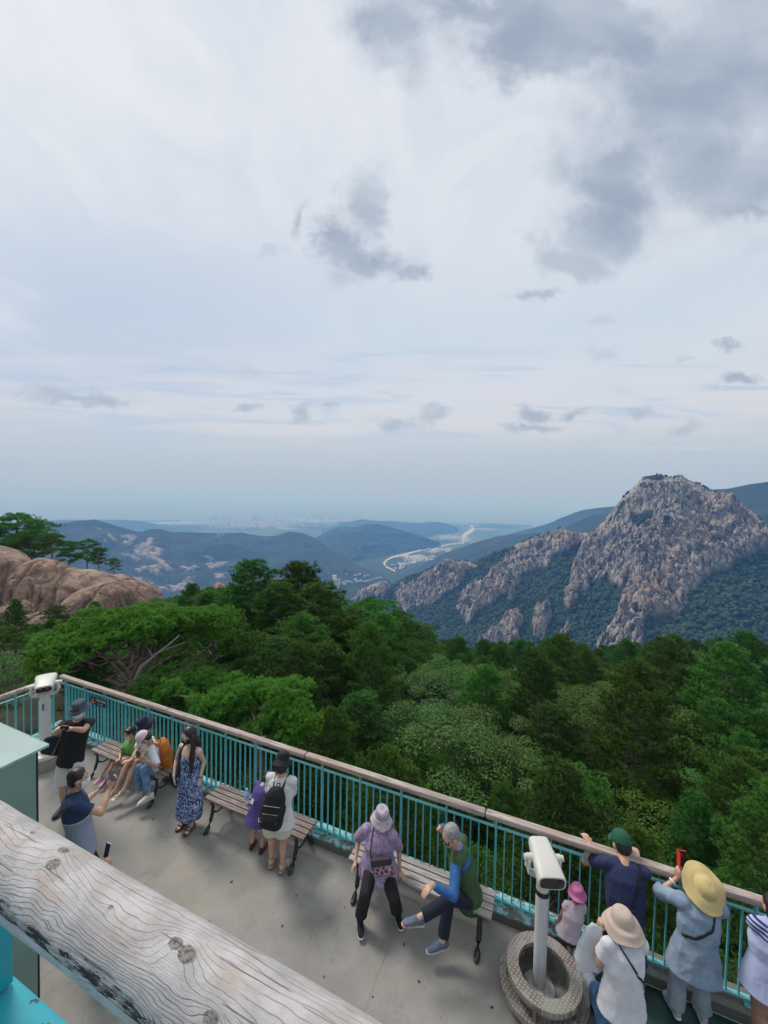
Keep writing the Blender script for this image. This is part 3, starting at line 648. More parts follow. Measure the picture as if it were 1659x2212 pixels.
def make_tree(name, crown, trunk, lm, bk, label, cat='tree', group=None, shape='tri'):
    V, tn, tp = crown; k = 3 if shape == 'tri' else 4
    t_ = empty(name); tag(t_, label, cat, group)
    me = npmesh('crown', V, np.arange(len(V)).reshape(-1, k), False, {'tone': ('POINT', tn), 'tip': ('POINT', tp)})
    link('crown', me, t_, lm)
    tv, tf = tubes(trunk); link('trunk', npmesh('trunk', tv, tf, True), t_, bk)
    return t_
def cat3(parts): return tuple(np.concatenate(a) for a in zip(*parts))
def korean_pine(seed, H=12, rad=2.7, n=120, density=1.15):
    g = np.random.default_rng(seed); tr = [(np.array([[0, 0, -1.5], [.05, 0, H*.3], [0, .05, H*.7], [0, 0, H*.98]]), [.20, .16, .09, .02])]; C, D = [], []
    for i in range(n):
        f = ((i+.5)/n)**.85; z = H*(.12+.86*f); a = i*2.4+g.uniform(-.4, .4); L = rad*(1-f)**.62*g.uniform(.65, 1.15)+.25
        up = .28+.55*f; d = np.array([math.cos(a), math.sin(a), 0]); p0 = np.array([0, 0, z]); p1 = p0+d*L+np.array([0, 0, L*up])
        br = bend(p0, p1, 5, .03*L, g, -.15*L); tr.append((br, np.linspace(.05*(1-f)+.015, .008, 5)))
        m_ = max(3, int(L*11*density)); s = g.random(m_)**.5*.9+.14
        pts = np.stack([np.interp(s*4, range(5), br[:, q]) for q in range(3)], -1)
        sd = np.cross(d, [0, 0, 1.]); off = g.uniform(-1, 1, (m_, 1))*(.42*L*(1-s*.55))[:, None]
        pts += sd*off+g.normal(0, .07, (m_, 3)); pts[:, 2] += np.abs(off[:, 0])*.15
        C.append(pts); D.append(np.tile(d*.55+sd*0+np.array([0, 0, .9]), (m_, 1))+sd*off*.5)
    # leader
    k = 14; C.append(np.stack([g.normal(0, .05, k), g.normal(0, .05, k), H*np.linspace(.93, 1.0, k)], -1)); D.append(np.tile([0, 0, 1.], (k, 1)))
    C, D = np.concatenate(C), np.concatenate(D); tone = np.repeat(g.random(len(C))*.6+.4*fbm(C*.9+seed, 3), 4)
    C, D = puffs(C, nrm(D), .12, 4, g)
    return blades(C, D, .22, .045, 6, .32, g, tone), tr
def puffs(C, D, r, k, g):
    N = len(C); v = nrm(g.normal(0, 1, (N*k, 3))); v[:, 2] = np.abs(v[:, 2])*g.choice([1, -.35], N*k, p=[.85, .15])
    return np.repeat(C, k, 0)+v*r*g.uniform(.6, 1, (N*k, 1)), nrm(v*.9+np.repeat(D, k, 0)*.6)
def pads_crown(pads, g, tl=.22, per=60, n=10, wd=.034, pr=.13, pk=7):
    """pads: (centre, rx, ry, rz) flattened clouds of upright needle tufts"""
    C, D = [], []
    for c, rx, ry, rz in pads:
        m_ = int(per*rx*ry)+14; a = g.uniform(0, 6.283, m_); r = np.sqrt(g.random(m_)); lump = 1+.25*np.sin(3*a+g.uniform(0, 6))
        x, y = np.cos(a)*r*lump, np.sin(a)*r*lump; z = np.sqrt(np.clip(1-(r*.95)**2, 0, 1))*g.choice([1, .55, .1, -.25], m_, p=[.55, .2, .15, .1])
        z += (vnoise(np.stack([x*rx*2+c[0], y*ry*2+c[1], x*0+3], -1))-.5)*1.6
        P_ = np.stack([x*rx, y*ry, z*rz], -1); C.append(P_+c); D.append(np.stack([x*.7, y*.7, .9+0*z], -1))
    C, D = np.concatenate(C), np.concatenate(D); tone = np.repeat(g.random(len(C))*.6+.4*fbm(C*1.1, 3), pk)
    C, D = puffs(C, nrm(D), pr, pk, g)
    return blades(C, D, tl, wd, n, .34, g, tone)
def red_pine(seed, H=7, rad=3.0, npad=16, lean=.6, bare=.45):
    g = np.random.default_rng(seed); ax = bend([0, 0, -1], [lean*g.uniform(-1, 1), lean*g.uniform(-1, 1), H*.9], 8, .16, g)
    tr = [(ax, np.linspace(.17, .05, 8))]; pads = []
    for i in range(npad):
        f = bare+(1-bare)*(i+.5)/npad; a = i*2.4+g.uniform(-.5, .5); L = rad*(1.05-.75*((f-bare)/(1-bare))**1.5)*g.uniform(.5, 1.1)
        b0 = np.array([np.interp(f*7, range(8), ax[:, q]) for q in range(3)]); c = b0+np.array([math.cos(a)*L, math.sin(a)*L, g.uniform(0, .45)])
        tr.append((bend(b0, c, 6, .09*L, g, .15*L), np.linspace(.06, .015, 6)))
        s = g.uniform(.55, 1.05)*rad/3; pads.append((c+[0, 0, .08], s*g.uniform(.8, 1.4), s*g.uniform(.8, 1.4), .20*s+.08))
        if L > 1: pads.append((b0+(c-b0)*.6+[0, 0, .12], s*.7, s*.7, .18))
    pads.append((ax[-1]+[0, 0, .1], .8*rad/3, .8*rad/3, .3))
    return pads_crown(pads, g, .17, 26, 7, .04, .17, 6), tr
def broadleaf(seed, H=8, rad=3.0, nclump=36, per=440, leaf=.135, flat=.75):
    g = np.random.default_rng(seed); tr = [(bend([0, 0, -1.5], [0, 0, H*.6], 6, .08, g), np.linspace(.17, .08, 6))]; C, D = [], []
    for i in range(nclump):
        a = i*2.4+g.uniform(-.3, .3); f = (i+.5)/nclump; zc = 1-1.45*f; rr = math.sqrt(max(0, 1-min(1, zc)**2))*g.uniform(.62, 1.2)
        c = np.array([math.cos(a)*rr*rad, math.sin(a)*rr*rad, H*.64+zc*H*.36*flat*g.uniform(.7, 1.25)])
        tr.append((bend([0, 0, H*g.uniform(.3, .6)], c, 5, .12, g, .3), np.linspace(.035, .008, 5)))
        s = rad*g.uniform(.14, .30); v = nrm(g.normal(0, 1, (per, 3))); v[:, 2] = np.abs(v[:, 2])*g.choice([1, -.5], per, p=[.8, .2])
        k = g.uniform(.55, 1.12, (per, 1)); C.append(c+v*s*k*np.array([1.15, 1.15, .7])); D.append(v*.6+np.array([0, 0, .8]))
    C, D = np.concatenate(C), np.concatenate(D); tone = g.random(len(C))*.5+.5*fbm(C*1.0+seed, 3)
    return leaves(C, nrm(D), leaf, leaf*.52, g, tone), tr
KINDS = {}
def reg(key, name, res, H, lm, bk, shape='tri'):
    KINDS.setdefault(key, []).append([name, res, H, lm, bk, shape, None])
for s in (1, 2): reg('kp', 'korean_pine', korean_pine(s, 12, 2.7, 125), 12, ML_dark, M_bark)
reg('kpm', 'bushy_pine', korean_pine(5, 12, 3.0, 125), 12, ML_mid, M_bark)
for s in (11, 12, 13): reg('rp', 'red_pine', red_pine(s), 7, ML_mid, M_bark2)
reg('rpb', 'red_pine', red_pine(21, 7, 3.2, 15), 7, ML_bright, M_bark2)
for s in (31, 32): reg('bl', 'oak_tree', broadleaf(s), 8, ML_leaf, M_bark, 'quad')
reg('by', 'maple_tree', broadleaf(41, 8, 3.1, 36, 440, .12, .6), 8, ML_yel, M_bark, 'quad')
reg('bp', 'ash_tree', broadleaf(51, 8, 3.0, 38, 480, .125, .8), 8, ML_pale, M_bark, 'quad')
LAB = {'kp': ('dark blue-green korean pine in the forest below the fence', 'korean pines of the forest below'),
       'kpm': ('mid green korean pine with upswept tufts in the forest below', 'mid green pines of the forest below'),
       'rp': ('layered red pine with flat needle pads in the forest below', 'layered red pines of the forest below'), 'rpb': ('bright green red pine with flat needle pads among darker trees', 'bright green pines below'),
       'bl': ('rounded green oak in the mixed forest below the fence', 'oaks of the mixed forest below'), 'by': ('yellow-green maple with spreading crown in the mixed forest', 'yellow-green maples of the forest below'),
       'bp': ('pale-leaved ash tree with loose crown in the mixed forest', 'pale-leaved trees of the forest below')}
gt = random.Random(4)
def plant(kind, x, y, h, label=None, group=None, wide=1.0, idx=None, z=None, rz=None):
    L = KINDS[kind]; e = L[idx if idx is not None else gt.randrange(len(L))]
    if e[6] is None:
        e[6] = make_tree(e[0], e[1], e[2+1-1] and e[1] and e[1] and e[6] or e[1], None, None, '') if False else None
        crown, trunk = e[1]; root = make_tree(e[0], crown, trunk, e[3], e[4], 'x', 'tree', None, e[5]); e[6] = root
    else:
        src = e[6]; root = src.copy(); COL.objects.link(root)
        for ch in src.children: c = ch.copy(); COL.objects.link(c); c.parent = root
    zg = float(zground(np.array(x), np.array(y))) if z is None else z
    s = h/e[2]; root.location = (x, y, zg); root.scale = (s*wide, s*wide, s); root.rotation_euler = (0, 0, gt.uniform(0, 6.28) if rz is None else rz)
    tag(root, label or LAB[kind][0], 'tree'); 
    root['group'] = group or LAB[kind][1]
    return root
HERO = []
def hero(kind, px_, py_, D, label, wide=1.0, idx=None, minh=2.0):
    v = ray(px_, py_); x, y = v[0]/v[1]*D, D; zt = CAMZ+v[2]/v[1]*D; zb = float(zground(np.array(x), np.array(y)))
    r = plant(kind, x, y, max(minh, zt-zb), label, None, wide, idx); del r['group']; HERO.append((x, y, (zt-zb)*.22*wide)); return r
hero('kp', 545, 1212, 25, 'tall dark korean pine left of the pair of pointed pines against the blue hills', 1.45, 0)
hero('kp', 645, 1217, 27, 'tall dark korean pine, right one of the pair rising against the blue hills', 1.5, 1)
hero('kp', 598, 1262, 23, 'dark korean pine standing between the two tallest pines', 1.4, 1)
hero('kpm', 690, 1262, 24, 'mid green korean pine just right of the two tallest pines', 1.5)
hero('kp', 600, 1380, 17, 'dark korean pine low in front of the two tallest pines', 1.6, 0)
hero('kp', 700, 1395, 17.5, 'broad dark korean pine in front and right of the tallest pines', 1.7, 1)
hero('kp', 500, 1340, 20, 'dark korean pine behind the crooked red pine', 1.4, 0)
hero('kpm', 650, 1330, 20, 'mid green korean pine directly below the right tall pine', 1.5)
hero('kpm', 760, 1345, 24, 'mid green korean pine on the slope right of the tall pines', 1.5)
hero('kp', 830, 1372, 26, 'blue-green korean pine with rounded top in the middle of the forest', 1.0, 1)
hero('kp', 1195, 1528, 15, 'large dark korean pine below the fence in the middle of the right forest', 1.5, 0)
hero('kp', 780, 1500, 14.5, 'dark korean pine in deep shade behind the middle of the fence', 1.6, 1)
hero('kpm', 455, 1270, 30, 'small mid green pine left of the tallest pines', 1.2)
hero('rp', 800, 1300, 42, 'flat topped red pine at the forest edge below the first crag', 1.3, 0)
hero('rp', 850, 1325, 45, 'layered red pine on the forest edge beside the crag', 1.3, 1)
hero('rp', 895, 1352, 48, 'flat layered red pine descending along the forest edge', 1.3, 2)
hero('bp', 905, 1450, 22, 'pale-leaved tree with loose crown right of the dark pines', 1.1)
hero('bp', 930, 1540, 14, 'pale-leaved tree with big leaves just beyond the middle of the fence', 1.2)
hero('bp', 1035, 1545, 15, 'pale-leaved tree with long leaves left of the large dark pine', 1.2)
hero('kp', 1080, 1395, 48, 'dark korean pine with pointed top standing out in the middle distance', 1.2, 0)
hero('kpm', 1045, 1420, 40, 'bushy mid green pine left of the pointed middle distance pine', 1.2)
hero('by', 1150, 1470, 34, 'yellow-green maple behind the large dark korean pine', 1.4)
hero('by', 1350, 1690, 13, 'bright yellow-green maple below the right part of the fence', 1.6)
hero('by', 1500, 1730, 13, 'yellow-green maple spreading at the right end of the fence', 1.7)
hero('bl', 1330, 1520, 24, 'rounded green oak right of the large dark pine', 1.3)
hero('kpm', 415, 1262, 36, 'spreading mid green pine left behind the small rocks', 1.3)
# skyline pines on the orange boulders at the left
for i, (px_, py_, D, k, wd) in enumerate([(22,1106,47,0,1.3),(75,1120,46,1,1.2),(110,1150,44,2,1.0),(-20,1130,44,1,1.3),(150,1168,45,0,.8),(185,1163,46,2,.9),(213,1182,45,1,.8),(245,1205,44,0,.8),(50,1150,43,2,1.1)]):
    v = ray(px_, py_); zt = CAMZ+v[2]/v[1]*D; zb = CAMZ+ray(px_, [1245,1240,1245,1240,1246,1244,1246,1250,1240][i])[2]/ray(px_, 1240)[1]*D
    r = plant('rp', v[0]/v[1]*D, D, zt-zb, ['tall layered red pine highest on the boulders at the left edge','wide red pine second from the left edge above the boulders','red pine with thin bent trunk above the second boulder','red pine cut by the left picture edge on the boulders','slim red pine with bare trunk in the middle of the skyline pines','red pine with open crown right of the middle of the skyline pines','small open red pine above the long boulder','lowest flat topped red pine at the right end of the skyline pines','dark red pine low behind the leftmost boulders'][i], None, wd, k, z=zb); del r['group']

# crooked pines close to the fence, limb by limb
def W(px_, py_, D): v = ray(px_, py_); return np.array([v[0]/v[1]*D, D, CAMZ+v[2]/v[1]*D])
def crooked(name, base, limbs, pads, lm, bk, label, seed, dead=None):
    g = np.random.default_rng(seed); b = W(*base); zb = float(zground(b[0], b[1]))-.3
    tr = []
    for pts, r0, r1 in limbs:
        P_ = np.array([W(*p) for p in pts])-b; k = len(P_); t0 = np.linspace(0, k-1, k*4); P2 = np.stack([np.interp(t0, range(k), P_[:, q]) for q in range(3)], -1)
        P2[1:-1] = (P2[:-2]+P2[1:-1]*2+P2[2:])/4+g.normal(0, .018, (len(P2)-2, 3)); tr.append((P2, np.linspace(r0, r1, len(P2))))
    tr.append((np.array([[0, 0, zb-b[2]], [0.05, 0, (zb-b[2])*.5], [0, 0, 0]]), [.2, .17, limbs[0][1]]))
    pd = [(W(px_, py_, D)-b, rx, ry, rz) for px_, py_, D, rx, ry, rz in pads]
    for c, rx, ry, rz in pd:   # twigs feeding each pad
        q = tr[g.integers(0, min(len(limbs), len(tr)))][0]; s = q[np.argmin(np.linalg.norm(q-c, axis=1))]; tr.append((bend(s, c, 6, .05, g, .1), np.linspace(.035, .012, 6)))
    o = make_tree(name, pads_crown(pd, g, .11, 75, 8, .022, .095, 9), tr, lm, bk, label)
    o.location = b
    if dead:
        for pts, r0, r1 in dead:
            P_ = np.array([W(*p) for p in pts])-b; tv, tf = tubes([(P_, np.linspace(r0, r1, len(P_)))]); link('dead_branch', npmesh('dead_branch', tv, tf, True), o, M_dead)
    return o
gp = np.random.default_rng(77)
def padline(spec):
    out = []
    for x0, x1, y0, y1, D0_, D1_, n, s in spec:
        for i in range(n): out.append((gp.uniform(x0, x1), gp.uniform(y0, y1), gp.uniform(D0_, D1_), s*gp.uniform(.7, 1.3), s*gp.uniform(.7, 1.3), .20*gp.uniform(.8, 1.8)))
    return out
crooked('red_pine', (290, 1500, 12.5),
  [([(290,1500,12.5),(280,1470,12.5),(284,1440,12.6),(288,1415,12.6),(283,1388,12.7),(262,1378,12.8),(245,1372,12.9)], .12, .04), ([(284,1478,12.5),(255,1480,12.4),(232,1468,12.3),(215,1470,12.2),(196,1440,12.1)], .09, .04),
   ([(280,1455,12.5),(262,1432,12.3),(250,1420,12.3),(240,1395,12.4)], .07, .03), ([(288,1480,12.5),(310,1472,12.7),(330,1440,13),(345,1400,13.2)], .06, .025), ([(284,1430,12.6),(310,1395,12.9),(360,1370,13.2),(420,1345,13.6)], .06, .02), ([(232,1468,12.3),(180,1420,12),(140,1400,11.9),(100,1390,11.9)], .05, .02)],
  padline([(100,200,1385,1440,11.6,12.6,13,.55),(150,330,1340,1390,12.2,13.6,20,.6),(300,470,1325,1380,13,14.5,20,.6),(80,170,1400,1470,11.3,12,9,.5),(200,330,1365,1405,11.8,12.6,11,.5),(400,490,1330,1365,13.5,14.5,8,.5),(340,430,1370,1400,13,14,5,.4)]), ML_bright, M_bark2,
  'crooked bright green red pine with twisted trunk and dead branch behind the fence corner', 61,
  [([(290,1475,12.45),(305,1440,12.4),(335,1415,12.4),(365,1392,12.35),(388,1372,12.3)], .07, .02), ([(340,1412,12.4),(365,1400,12.3),(400,1388,12.2)], .02, .006), ([(330,1418,12.4),(318,1398,12.4),(305,1392,12.4)], .015, .005)])
crooked('red_pine', (560, 1610, 9.5), [([(560,1610,9.5),(545,1590,9.6),(520,1580,9.8),(480,1560,10),(430,1555,10.3)], .08, .03), ([(560,1600,9.5),(600,1585,9.8),(640,1590,10)], .05, .02), ([(545,1590,9.6),(550,1550,10),(530,1520,10.5)], .05, .02)],
  padline([(480,660,1490,1540,10,11.5,20,.42),(400,520,1515,1560,10,11.2,12,.4),(560,670,1545,1590,9.6,10.4,12,.38),(320,420,1475,1530,11,12,10,.42),(610,675,1570,1620,9.3,9.8,6,.32)]), ML_bright, M_bark2,
  'low spreading bright green pine pressed against the outside of the fence', 62)
crooked('red_pine', (400, 1560, 10.8), [([(400,1560,10.8),(385,1545,10.8),(360,1535,11),(340,1520,11.2)], .07, .03), ([(400,1560,10.8),(430,1540,11),(450,1500,11.5)], .05, .02)],
  padline([(300,400,1490,1540,11,12,12,.42),(400,470,1470,1510,11.5,12.5,9,.42),(430,520,1560,1600,9.8,10.3,8,.35)]), ML_mid, M_bark2,
  'low mid green pine just right of the crooked pine behind the fence', 63)

# forest fill, near to far
pts = []
def ok(x, y, d):
    for (a, b, c) in pts:
        if (a-x)**2+(b-y)**2 < (min(d, c)*.98)**2: return False
    for (a, b, c) in HERO:
        if (a-x)**2+(b-y)**2 < (.45*c+d*.35)**2: return False
    return True
UG, NG = np.array([-.9189, .3945]), np.array([.3945, .9189])
for _ in range(16000):
    a = gt.uniform(-70, 56); r = 6+((gt.random())**.62)*190
    rcut = float(np.interp(a, [-75, -30, -14, 0, 10, 25, 45], [48, 46, 58, 95, 142, 168, 192]))
    if r > rcut: continue
    x, y = math.sin(R(a))*r, math.cos(R(a))*r; u_, n_ = x*UG[0]+y*UG[1], x*NG[0]+y*NG[1]
    if n_ < 6.4 and u_ < 10.6: continue
    if u_ < 10.6 and n_ < 6.4: continue
    if a < -25 and r < 17 and n_ < 12.5: 
        if gt.random() < .35: continue
    if a < -30 and 24 < r < 52: 
        if r > 33: continue
    h = np.interp(r, [8, 20, 60, 150], [3.4, 5.0, 7.2, 8.6])*gt.uniform(.62, 1.32); d = h*.46
    zb_ = float(zground(np.array(x), np.array(y))); tx, ty = proj(np.array([[x, y, zb_+h*1.12]])); lim = float(np.interp(tx[0], [0, 330, 350, 470, 500, 700, 760, 870, 945, 1300, 1659], [1290, 1300, 1272, 1272, 1245, 1245, 1300, 1330, 1392, 1400, 1385]))
    if ty[0] < lim:
        v_ = ray(float(tx[0]), lim+gt.uniform(0, 14)); hn = (CAMZ+v_[2]/v_[1]*y-zb_)/1.12
        if hn < h*.33: continue
        h = hn; d = h*.5
    if not ok(x, y, d): continue
    pts.append((x, y, d))
    z1 = float(vnoise(np.array([[x*.06, y*.06, 1.]]))[0]); z2 = gt.random()
    far = r > 95
    if a < -12: k = 'kp' if z2 < .35 else 'kpm' if z2 < .5 else 'rp' if z2 < .75 else 'bl'
    elif far: k = 'kp' if z2 < .45 else 'kpm' if z2 < .65 else 'rp' if z2 < .9 else 'bl'
    elif z1 > .62: k = 'by' if z2 < .35 else 'bl' if z2 < .6 else 'kpm' if z2 < .85 else 'kp'
    elif z1 < .38: k = 'kp' if z2 < .35 else 'kpm' if z2 < .7 else 'rp' if z2 < .85 else 'bl'
    else: k = 'bl' if z2 < .32 else 'bp' if z2 < .37 else 'kp' if z2 < .55 else 'kpm' if z2 < .8 else 'rp' if z2 < .94 else 'by'
    if a < -25 and r < 30: h *= .7
    if k in ('kp', 'kpm') and a > -10: h *= 1.15
    plant(k, x, y, h*(1.1 if k in ('kp', 'kpm', 'rp') else 1), wide=1.08 if k in ('bl', 'by', 'bp') else 1.05)
print('TREES', len(pts))

# ------------------------------------------------------------------ orange granite boulders on the left
def m_granite(t, b):
    g = objc(t); n = t.noise(g, .55, 7, .62); n2 = t.noise(t.mapping(g, scale=(1, 1, .35)), 1.1, 6, .65); sp_ = t.noise(g, 9, 3, .6)
    c = t.mix(t.mr(n, .3, .7), (.18, .108, .078, 1), (.43, .29, .215, 1)); c = t.mix(t.mr(n2, .50, .64, 0, .9), c, (.085, .066, .054, 1))
    c = t.mix(t.mr(sp_, .60, .68, 0, .5), c, (.46, .40, .34, 1)); e = t.vor(t.v('ADD', t.mapping(g, scale=(.5, .5, 1.2)), t.noise(g, .5, 4, .6, 0, 'Color')), .5, 'DISTANCE_TO_EDGE')
    c = t.mix(t.mr(t.noise(t.mapping(g, scale=(1.3, 1.3, .22)), .9, 6, .7), .52, .66, 0, .8), c, (.11, .085, .07, 1)); c = t.mix(t.mr(e, .012, .0, 0, .35), c, (.06, .05, .04, 1)); t.put(b.inputs['Base Color'], c)
    bump(t, b, t.m('ADD', t.m('ADD', t.noise(g, 2.2, 8, .65), t.mr(e, 0, .04, 0, .2)), t.m('MULTIPLY', sp_, .2)), .9, .15)
M_gran = mat('orange_granite', m_granite, (.4, .3, .2), .9)
def boulder(px_, py_, D, rx, rz, ry, tilt, label, seed):
    bm = bmesh.new(); bmesh.ops.create_icosphere(bm, subdivisions=6, radius=1); V = np.array([v.co[:] for v in bm.verts]); F = np.array([[v.index for v in f.verts] for f in bm.faces]); bm.free()
    q = V*1.1+seed*3.1; k = 1+.34*(fbm(q*.9, 2)-.5)+(.5*(fbm(q*2.3, 3)-.5) if rx < 2 else 0)
    gr = np.abs(fbm(V*1.2+seed*5, 2)-.5); k -= .05*np.exp(-(gr/.012)**2)+.05*(fbm(V*5+seed, 4)-.5)*-1
    gr2 = np.abs(V[:, 0]*.9+.35*V[:, 2]+.5*(fbm(V*1.5+seed, 3)-.5)-.1); k -= .10*np.exp(-(gr2/.03)**2)
    V = np.sign(V)*np.abs(V)**.94*k[:, None]*np.array([rx, ry, rz]); c, s = math.cos(R(tilt)), math.sin(R(tilt)); V = np.stack([V[:, 0]*c-V[:, 2]*s, V[:, 1], V[:, 0]*s+V[:, 2]*c], -1)
    o = link('granite_boulder', npmesh('granite_boulder', V, F, True), None, M_gran); o.location = W(px_, py_, D); tag(o, label, 'boulder')
for a in [(8,1300,36,2.9,5.0,3.4,10,'rounded orange granite boulder at the left picture edge'),(70,1305,37,3.3,4.3,3.6,-30,'orange granite boulder second from the left, split from its neighbour by a dark cleft'),
  (165,1330,38,5.6,4.5,4.2,-14,'long domed orange granite boulder in the middle of the outcrop'),(262,1325,40,4.3,3.5,4.0,-28,'rounded granite boulder sloping down at the right end of the outcrop'),(215,1335,36,2.9,3.2,3.2,-35,'granite slab leaning under the long boulder'),
  (78,1388,26,1.5,1.9,1.6,15,'small reddish rock below the outcrop among the bushes'),(35,1322,29,1.0,.7,1.0,0,'little orange rock on the slope under the left boulder'),(110,1378,27,1.0,.9,1.2,0,'low rock beside the small reddish rock'),
  (474,1280,44,.95,.95,1.0,25,'small pale pink rock poking up left of the tallest pines'),(442,1290,43,.9,.5,.9,0,'flat pale rock in the trees near the skyline'),(585,1262,50,1.1,.9,1.0,0,'pink rock seen between the two tallest pines')]:
    boulder(*a, seed=a[0]*.37)
# ================================================================== THE TERRACE
RZ = -math.atan2(.3945, .9189)      # local X runs along the long fence to the right, local Y away from the camera
def UNW(u, n, z=0): return Vector((u*UG[0]+n*NG[0], u*UG[1]+n*NG[1], z))
def L2(bm, M): bmesh.ops.transform(bm, matrix=M, verts=bm.verts)
class MB:
    def __init__(s): s.bm = bmesh.new()
    def box(s, c, d, rot=None, bev=0):
        M = Matrix.Translation(c) @ (rot or Matrix.Identity(4)) @ Matrix.Diagonal((*d, 1))
        r = bmesh.ops.create_cube(s.bm, size=1, matrix=M)
        if bev:
            es = list({e for v in r['verts'] for e in v.link_edges}); bmesh.ops.bevel(s.bm, geom=es, offset=bev, segments=2, affect='EDGES', profile=.5)
        return s
    def cyl(s, p0, p1, r0, r1=None, seg=20, cap=True):
        p0, p1 = Vector(p0), Vector(p1); d = p1-p0; q = d.to_track_quat('Z', 'Y').to_matrix().to_4x4()
        bmesh.ops.create_cone(s.bm, cap_ends=cap, segments=seg, radius1=r0, radius2=r0 if r1 is None else r1, depth=d.length, matrix=Matrix.Translation((p0+p1)/2) @ q); return s
    def sph(s, c, r, rot=None, sub=3):
        r = (r, r, r) if isinstance(r, (int, float)) else r
        bmesh.ops.create_icosphere(s.bm, subdivisions=sub, radius=1, matrix=Matrix.Translation(c) @ (rot or Matrix.Identity(4)) @ Matrix.Diagonal((*r, 1))); return s
    def tube(s, pts, rad, sides=10, cap=True, flat=1):
        rad = [rad]*len(pts) if isinstance(rad, (int, float)) else rad; P_ = [Vector(p) for p in pts]; rings = []
        for i, p in enumerate(P_):
            t = (P_[min(i+1, len(P_)-1)]-P_[max(i-1, 0)]).normalized(); a = t.cross(Vector((0, 0, 1)) if abs(t.z) < .9 else Vector((0, 1, 0))).normalized(); b = a.cross(t)
            rings.append([s.bm.verts.new(p+(a*math.cos(k*math.tau/sides)*flat+b*math.sin(k*math.tau/sides))*rad[i]) for k in range(sides)])
        for r0, r1 in zip(rings[:-1], rings[1:]):
            for k in range(sides): s.bm.faces.new((r0[k], r0[(k+1) % sides], r1[(k+1) % sides], r1[k]))
        if cap: s.bm.faces.new(rings[0][::-1]); s.bm.faces.new(rings[-1])
        return s
    def lathe(s, prof, c=(0, 0, 0), seg=40, M=None):
        M = M or Matrix.Translation(c); rings = [[s.bm.verts.new(M @ Vector((r*math.cos(k*math.tau/seg), r*math.sin(k*math.tau/seg), z))) for k in range(seg)] for r, z in prof]
        for r0, r1 in zip(rings[:-1], rings[1:]):
            for k in range(seg): s.bm.faces.new((r0[k], r0[(k+1) % seg], r1[(k+1) % seg], r1[k]))
        return s
    def prism(s, pts, z0, z1, M=None):
        M = M or Matrix.Identity(4); a = [s.bm.verts.new(M @ Vector((x, y, z0))) for x, y in pts]; b = [s.bm.verts.new(M @ Vector((x, y, z1))) for x, y in pts]
        s.bm.faces.new(a[::-1]); s.bm.faces.new(b)
        for i in range(len(pts)): j = (i+1) % len(pts); s.bm.faces.new((a[i], a[j], b[j], b[i]))
        return s
    def build(s, name, m, parent=None, smooth=False, ang=40):
        bmesh.ops.recalc_face_normals(s.bm, faces=s.bm.faces); me = bpy.data.meshes.new(name); s.bm.to_mesh(me); s.bm.free()
        if smooth:
            me.polygons.foreach_set('use_smooth', [True]*len(me.polygons)); me.set_sharp_from_angle(angle=R(ang))
        return link(name, me, parent, m)
# materials
def m_conc(t, b):
    O = objc(t); n = t.noise(O, .8, 6, .6); n2 = t.noise(O, 5, 5, .65); n3 = t.noise(O, 60, 3, .6); n4 = t.noise(O, 2.2, 6, .7, .5)
    c = t.mix(t.mr(n, .32, .68), (.225, .212, .19, 1), (.325, .308, .28, 1)); c = t.mix(t.mr(n2, .40, .70, 0, .35), c, (.20, .19, .17, 1)); ln = t.m('ABSOLUTE', t.m('SUBTRACT', t.m('FRACT', t.m('MULTIPLY', t.v('DOT_PRODUCT', O, (.9189, -.3945, 0)), .32)), .5)); c = t.mix(t.m('MULTIPLY', t.mr(ln, .003, .0005), .45), c, (.12, .115, .10, 1))
    c = t.mix(t.mr(n4, .54, .72, 0, .6), c, (.165, .157, .142, 1)); c = t.mix(t.mr(n3, .40, .70, 0, .35), c, (.36, .34, .31, 1)); c = t.mix(t.mr(t.noise(O, 24, 5, .75), .60, .68, 0, .55), c, (.10, .095, .085, 1))
    v = t.vor(O, 1.3); c = t.mix(t.mr(v, .03, .015), c, (.05, .05, .05, 1))
    v = t.vor(t.mapping(O, loc=(3.3, 1.7, 0)), 4.5); c = t.mix(t.mr(v, .05, .03, 0, .8), c, (.10, .098, .09, 1))
    ox = t.noise(O, .5, 3, .5); c = t.mix(t.mr(ox, .58, .72, 0, .5), c, (.38, .31, .21, 1))
    e = t.vor(t.v('ADD', O, t.v('SCALE', t.noise(O, 1.5, 4, .6, 0, 'Color'), sc=.9)), .28, 'DISTANCE_TO_EDGE'); spx = t.new('ShaderNodeSeparateXYZ'); t.put(spx.inputs[0], O); lft = t.mr(spx.outputs[1], 3.3, 2.9); c = t.mix(t.m('MULTIPLY', lft, t.mr(e, .006, .002, 0, .6)), c, (.07, .065, .06, 1))
    t.put(b.inputs['Base Color'], c); bump(t, b, t.m('ADD', n3, n2), .35, .006)
M_conc = mat('weathered_concrete', m_conc, (.3, .29, .27), .88)
TEAL = (.05, .36, .37)
def m_teal(t, b):
    O = objc(t); n = t.noise(O, 26, 5, .7); n2 = t.noise(t.mapping(O, scale=(1, 1, .25)), 34, 4, .7); n3 = t.noise(O, 1.6, 4, .6)
    c = t.mix(t.mr(n3, .3, .7), (.085, .40, .43, 1), (.19, .55, .57, 1)); chip = t.m('MULTIPLY', t.mr(n2, .63, .66), t.mr(n3, .42, .56)); c = t.mix(chip, c, (.022, .04, .045, 1))
    t.put(b.inputs['Base Color'], c); t.put(b.inputs['Roughness'], t.mix(chip, (.42, .42, .42, 1), (.8, .8, .8, 1))); bump(t, b, n, .15, .002)
M_teal = mat('teal_paint', m_teal, TEAL, .42)
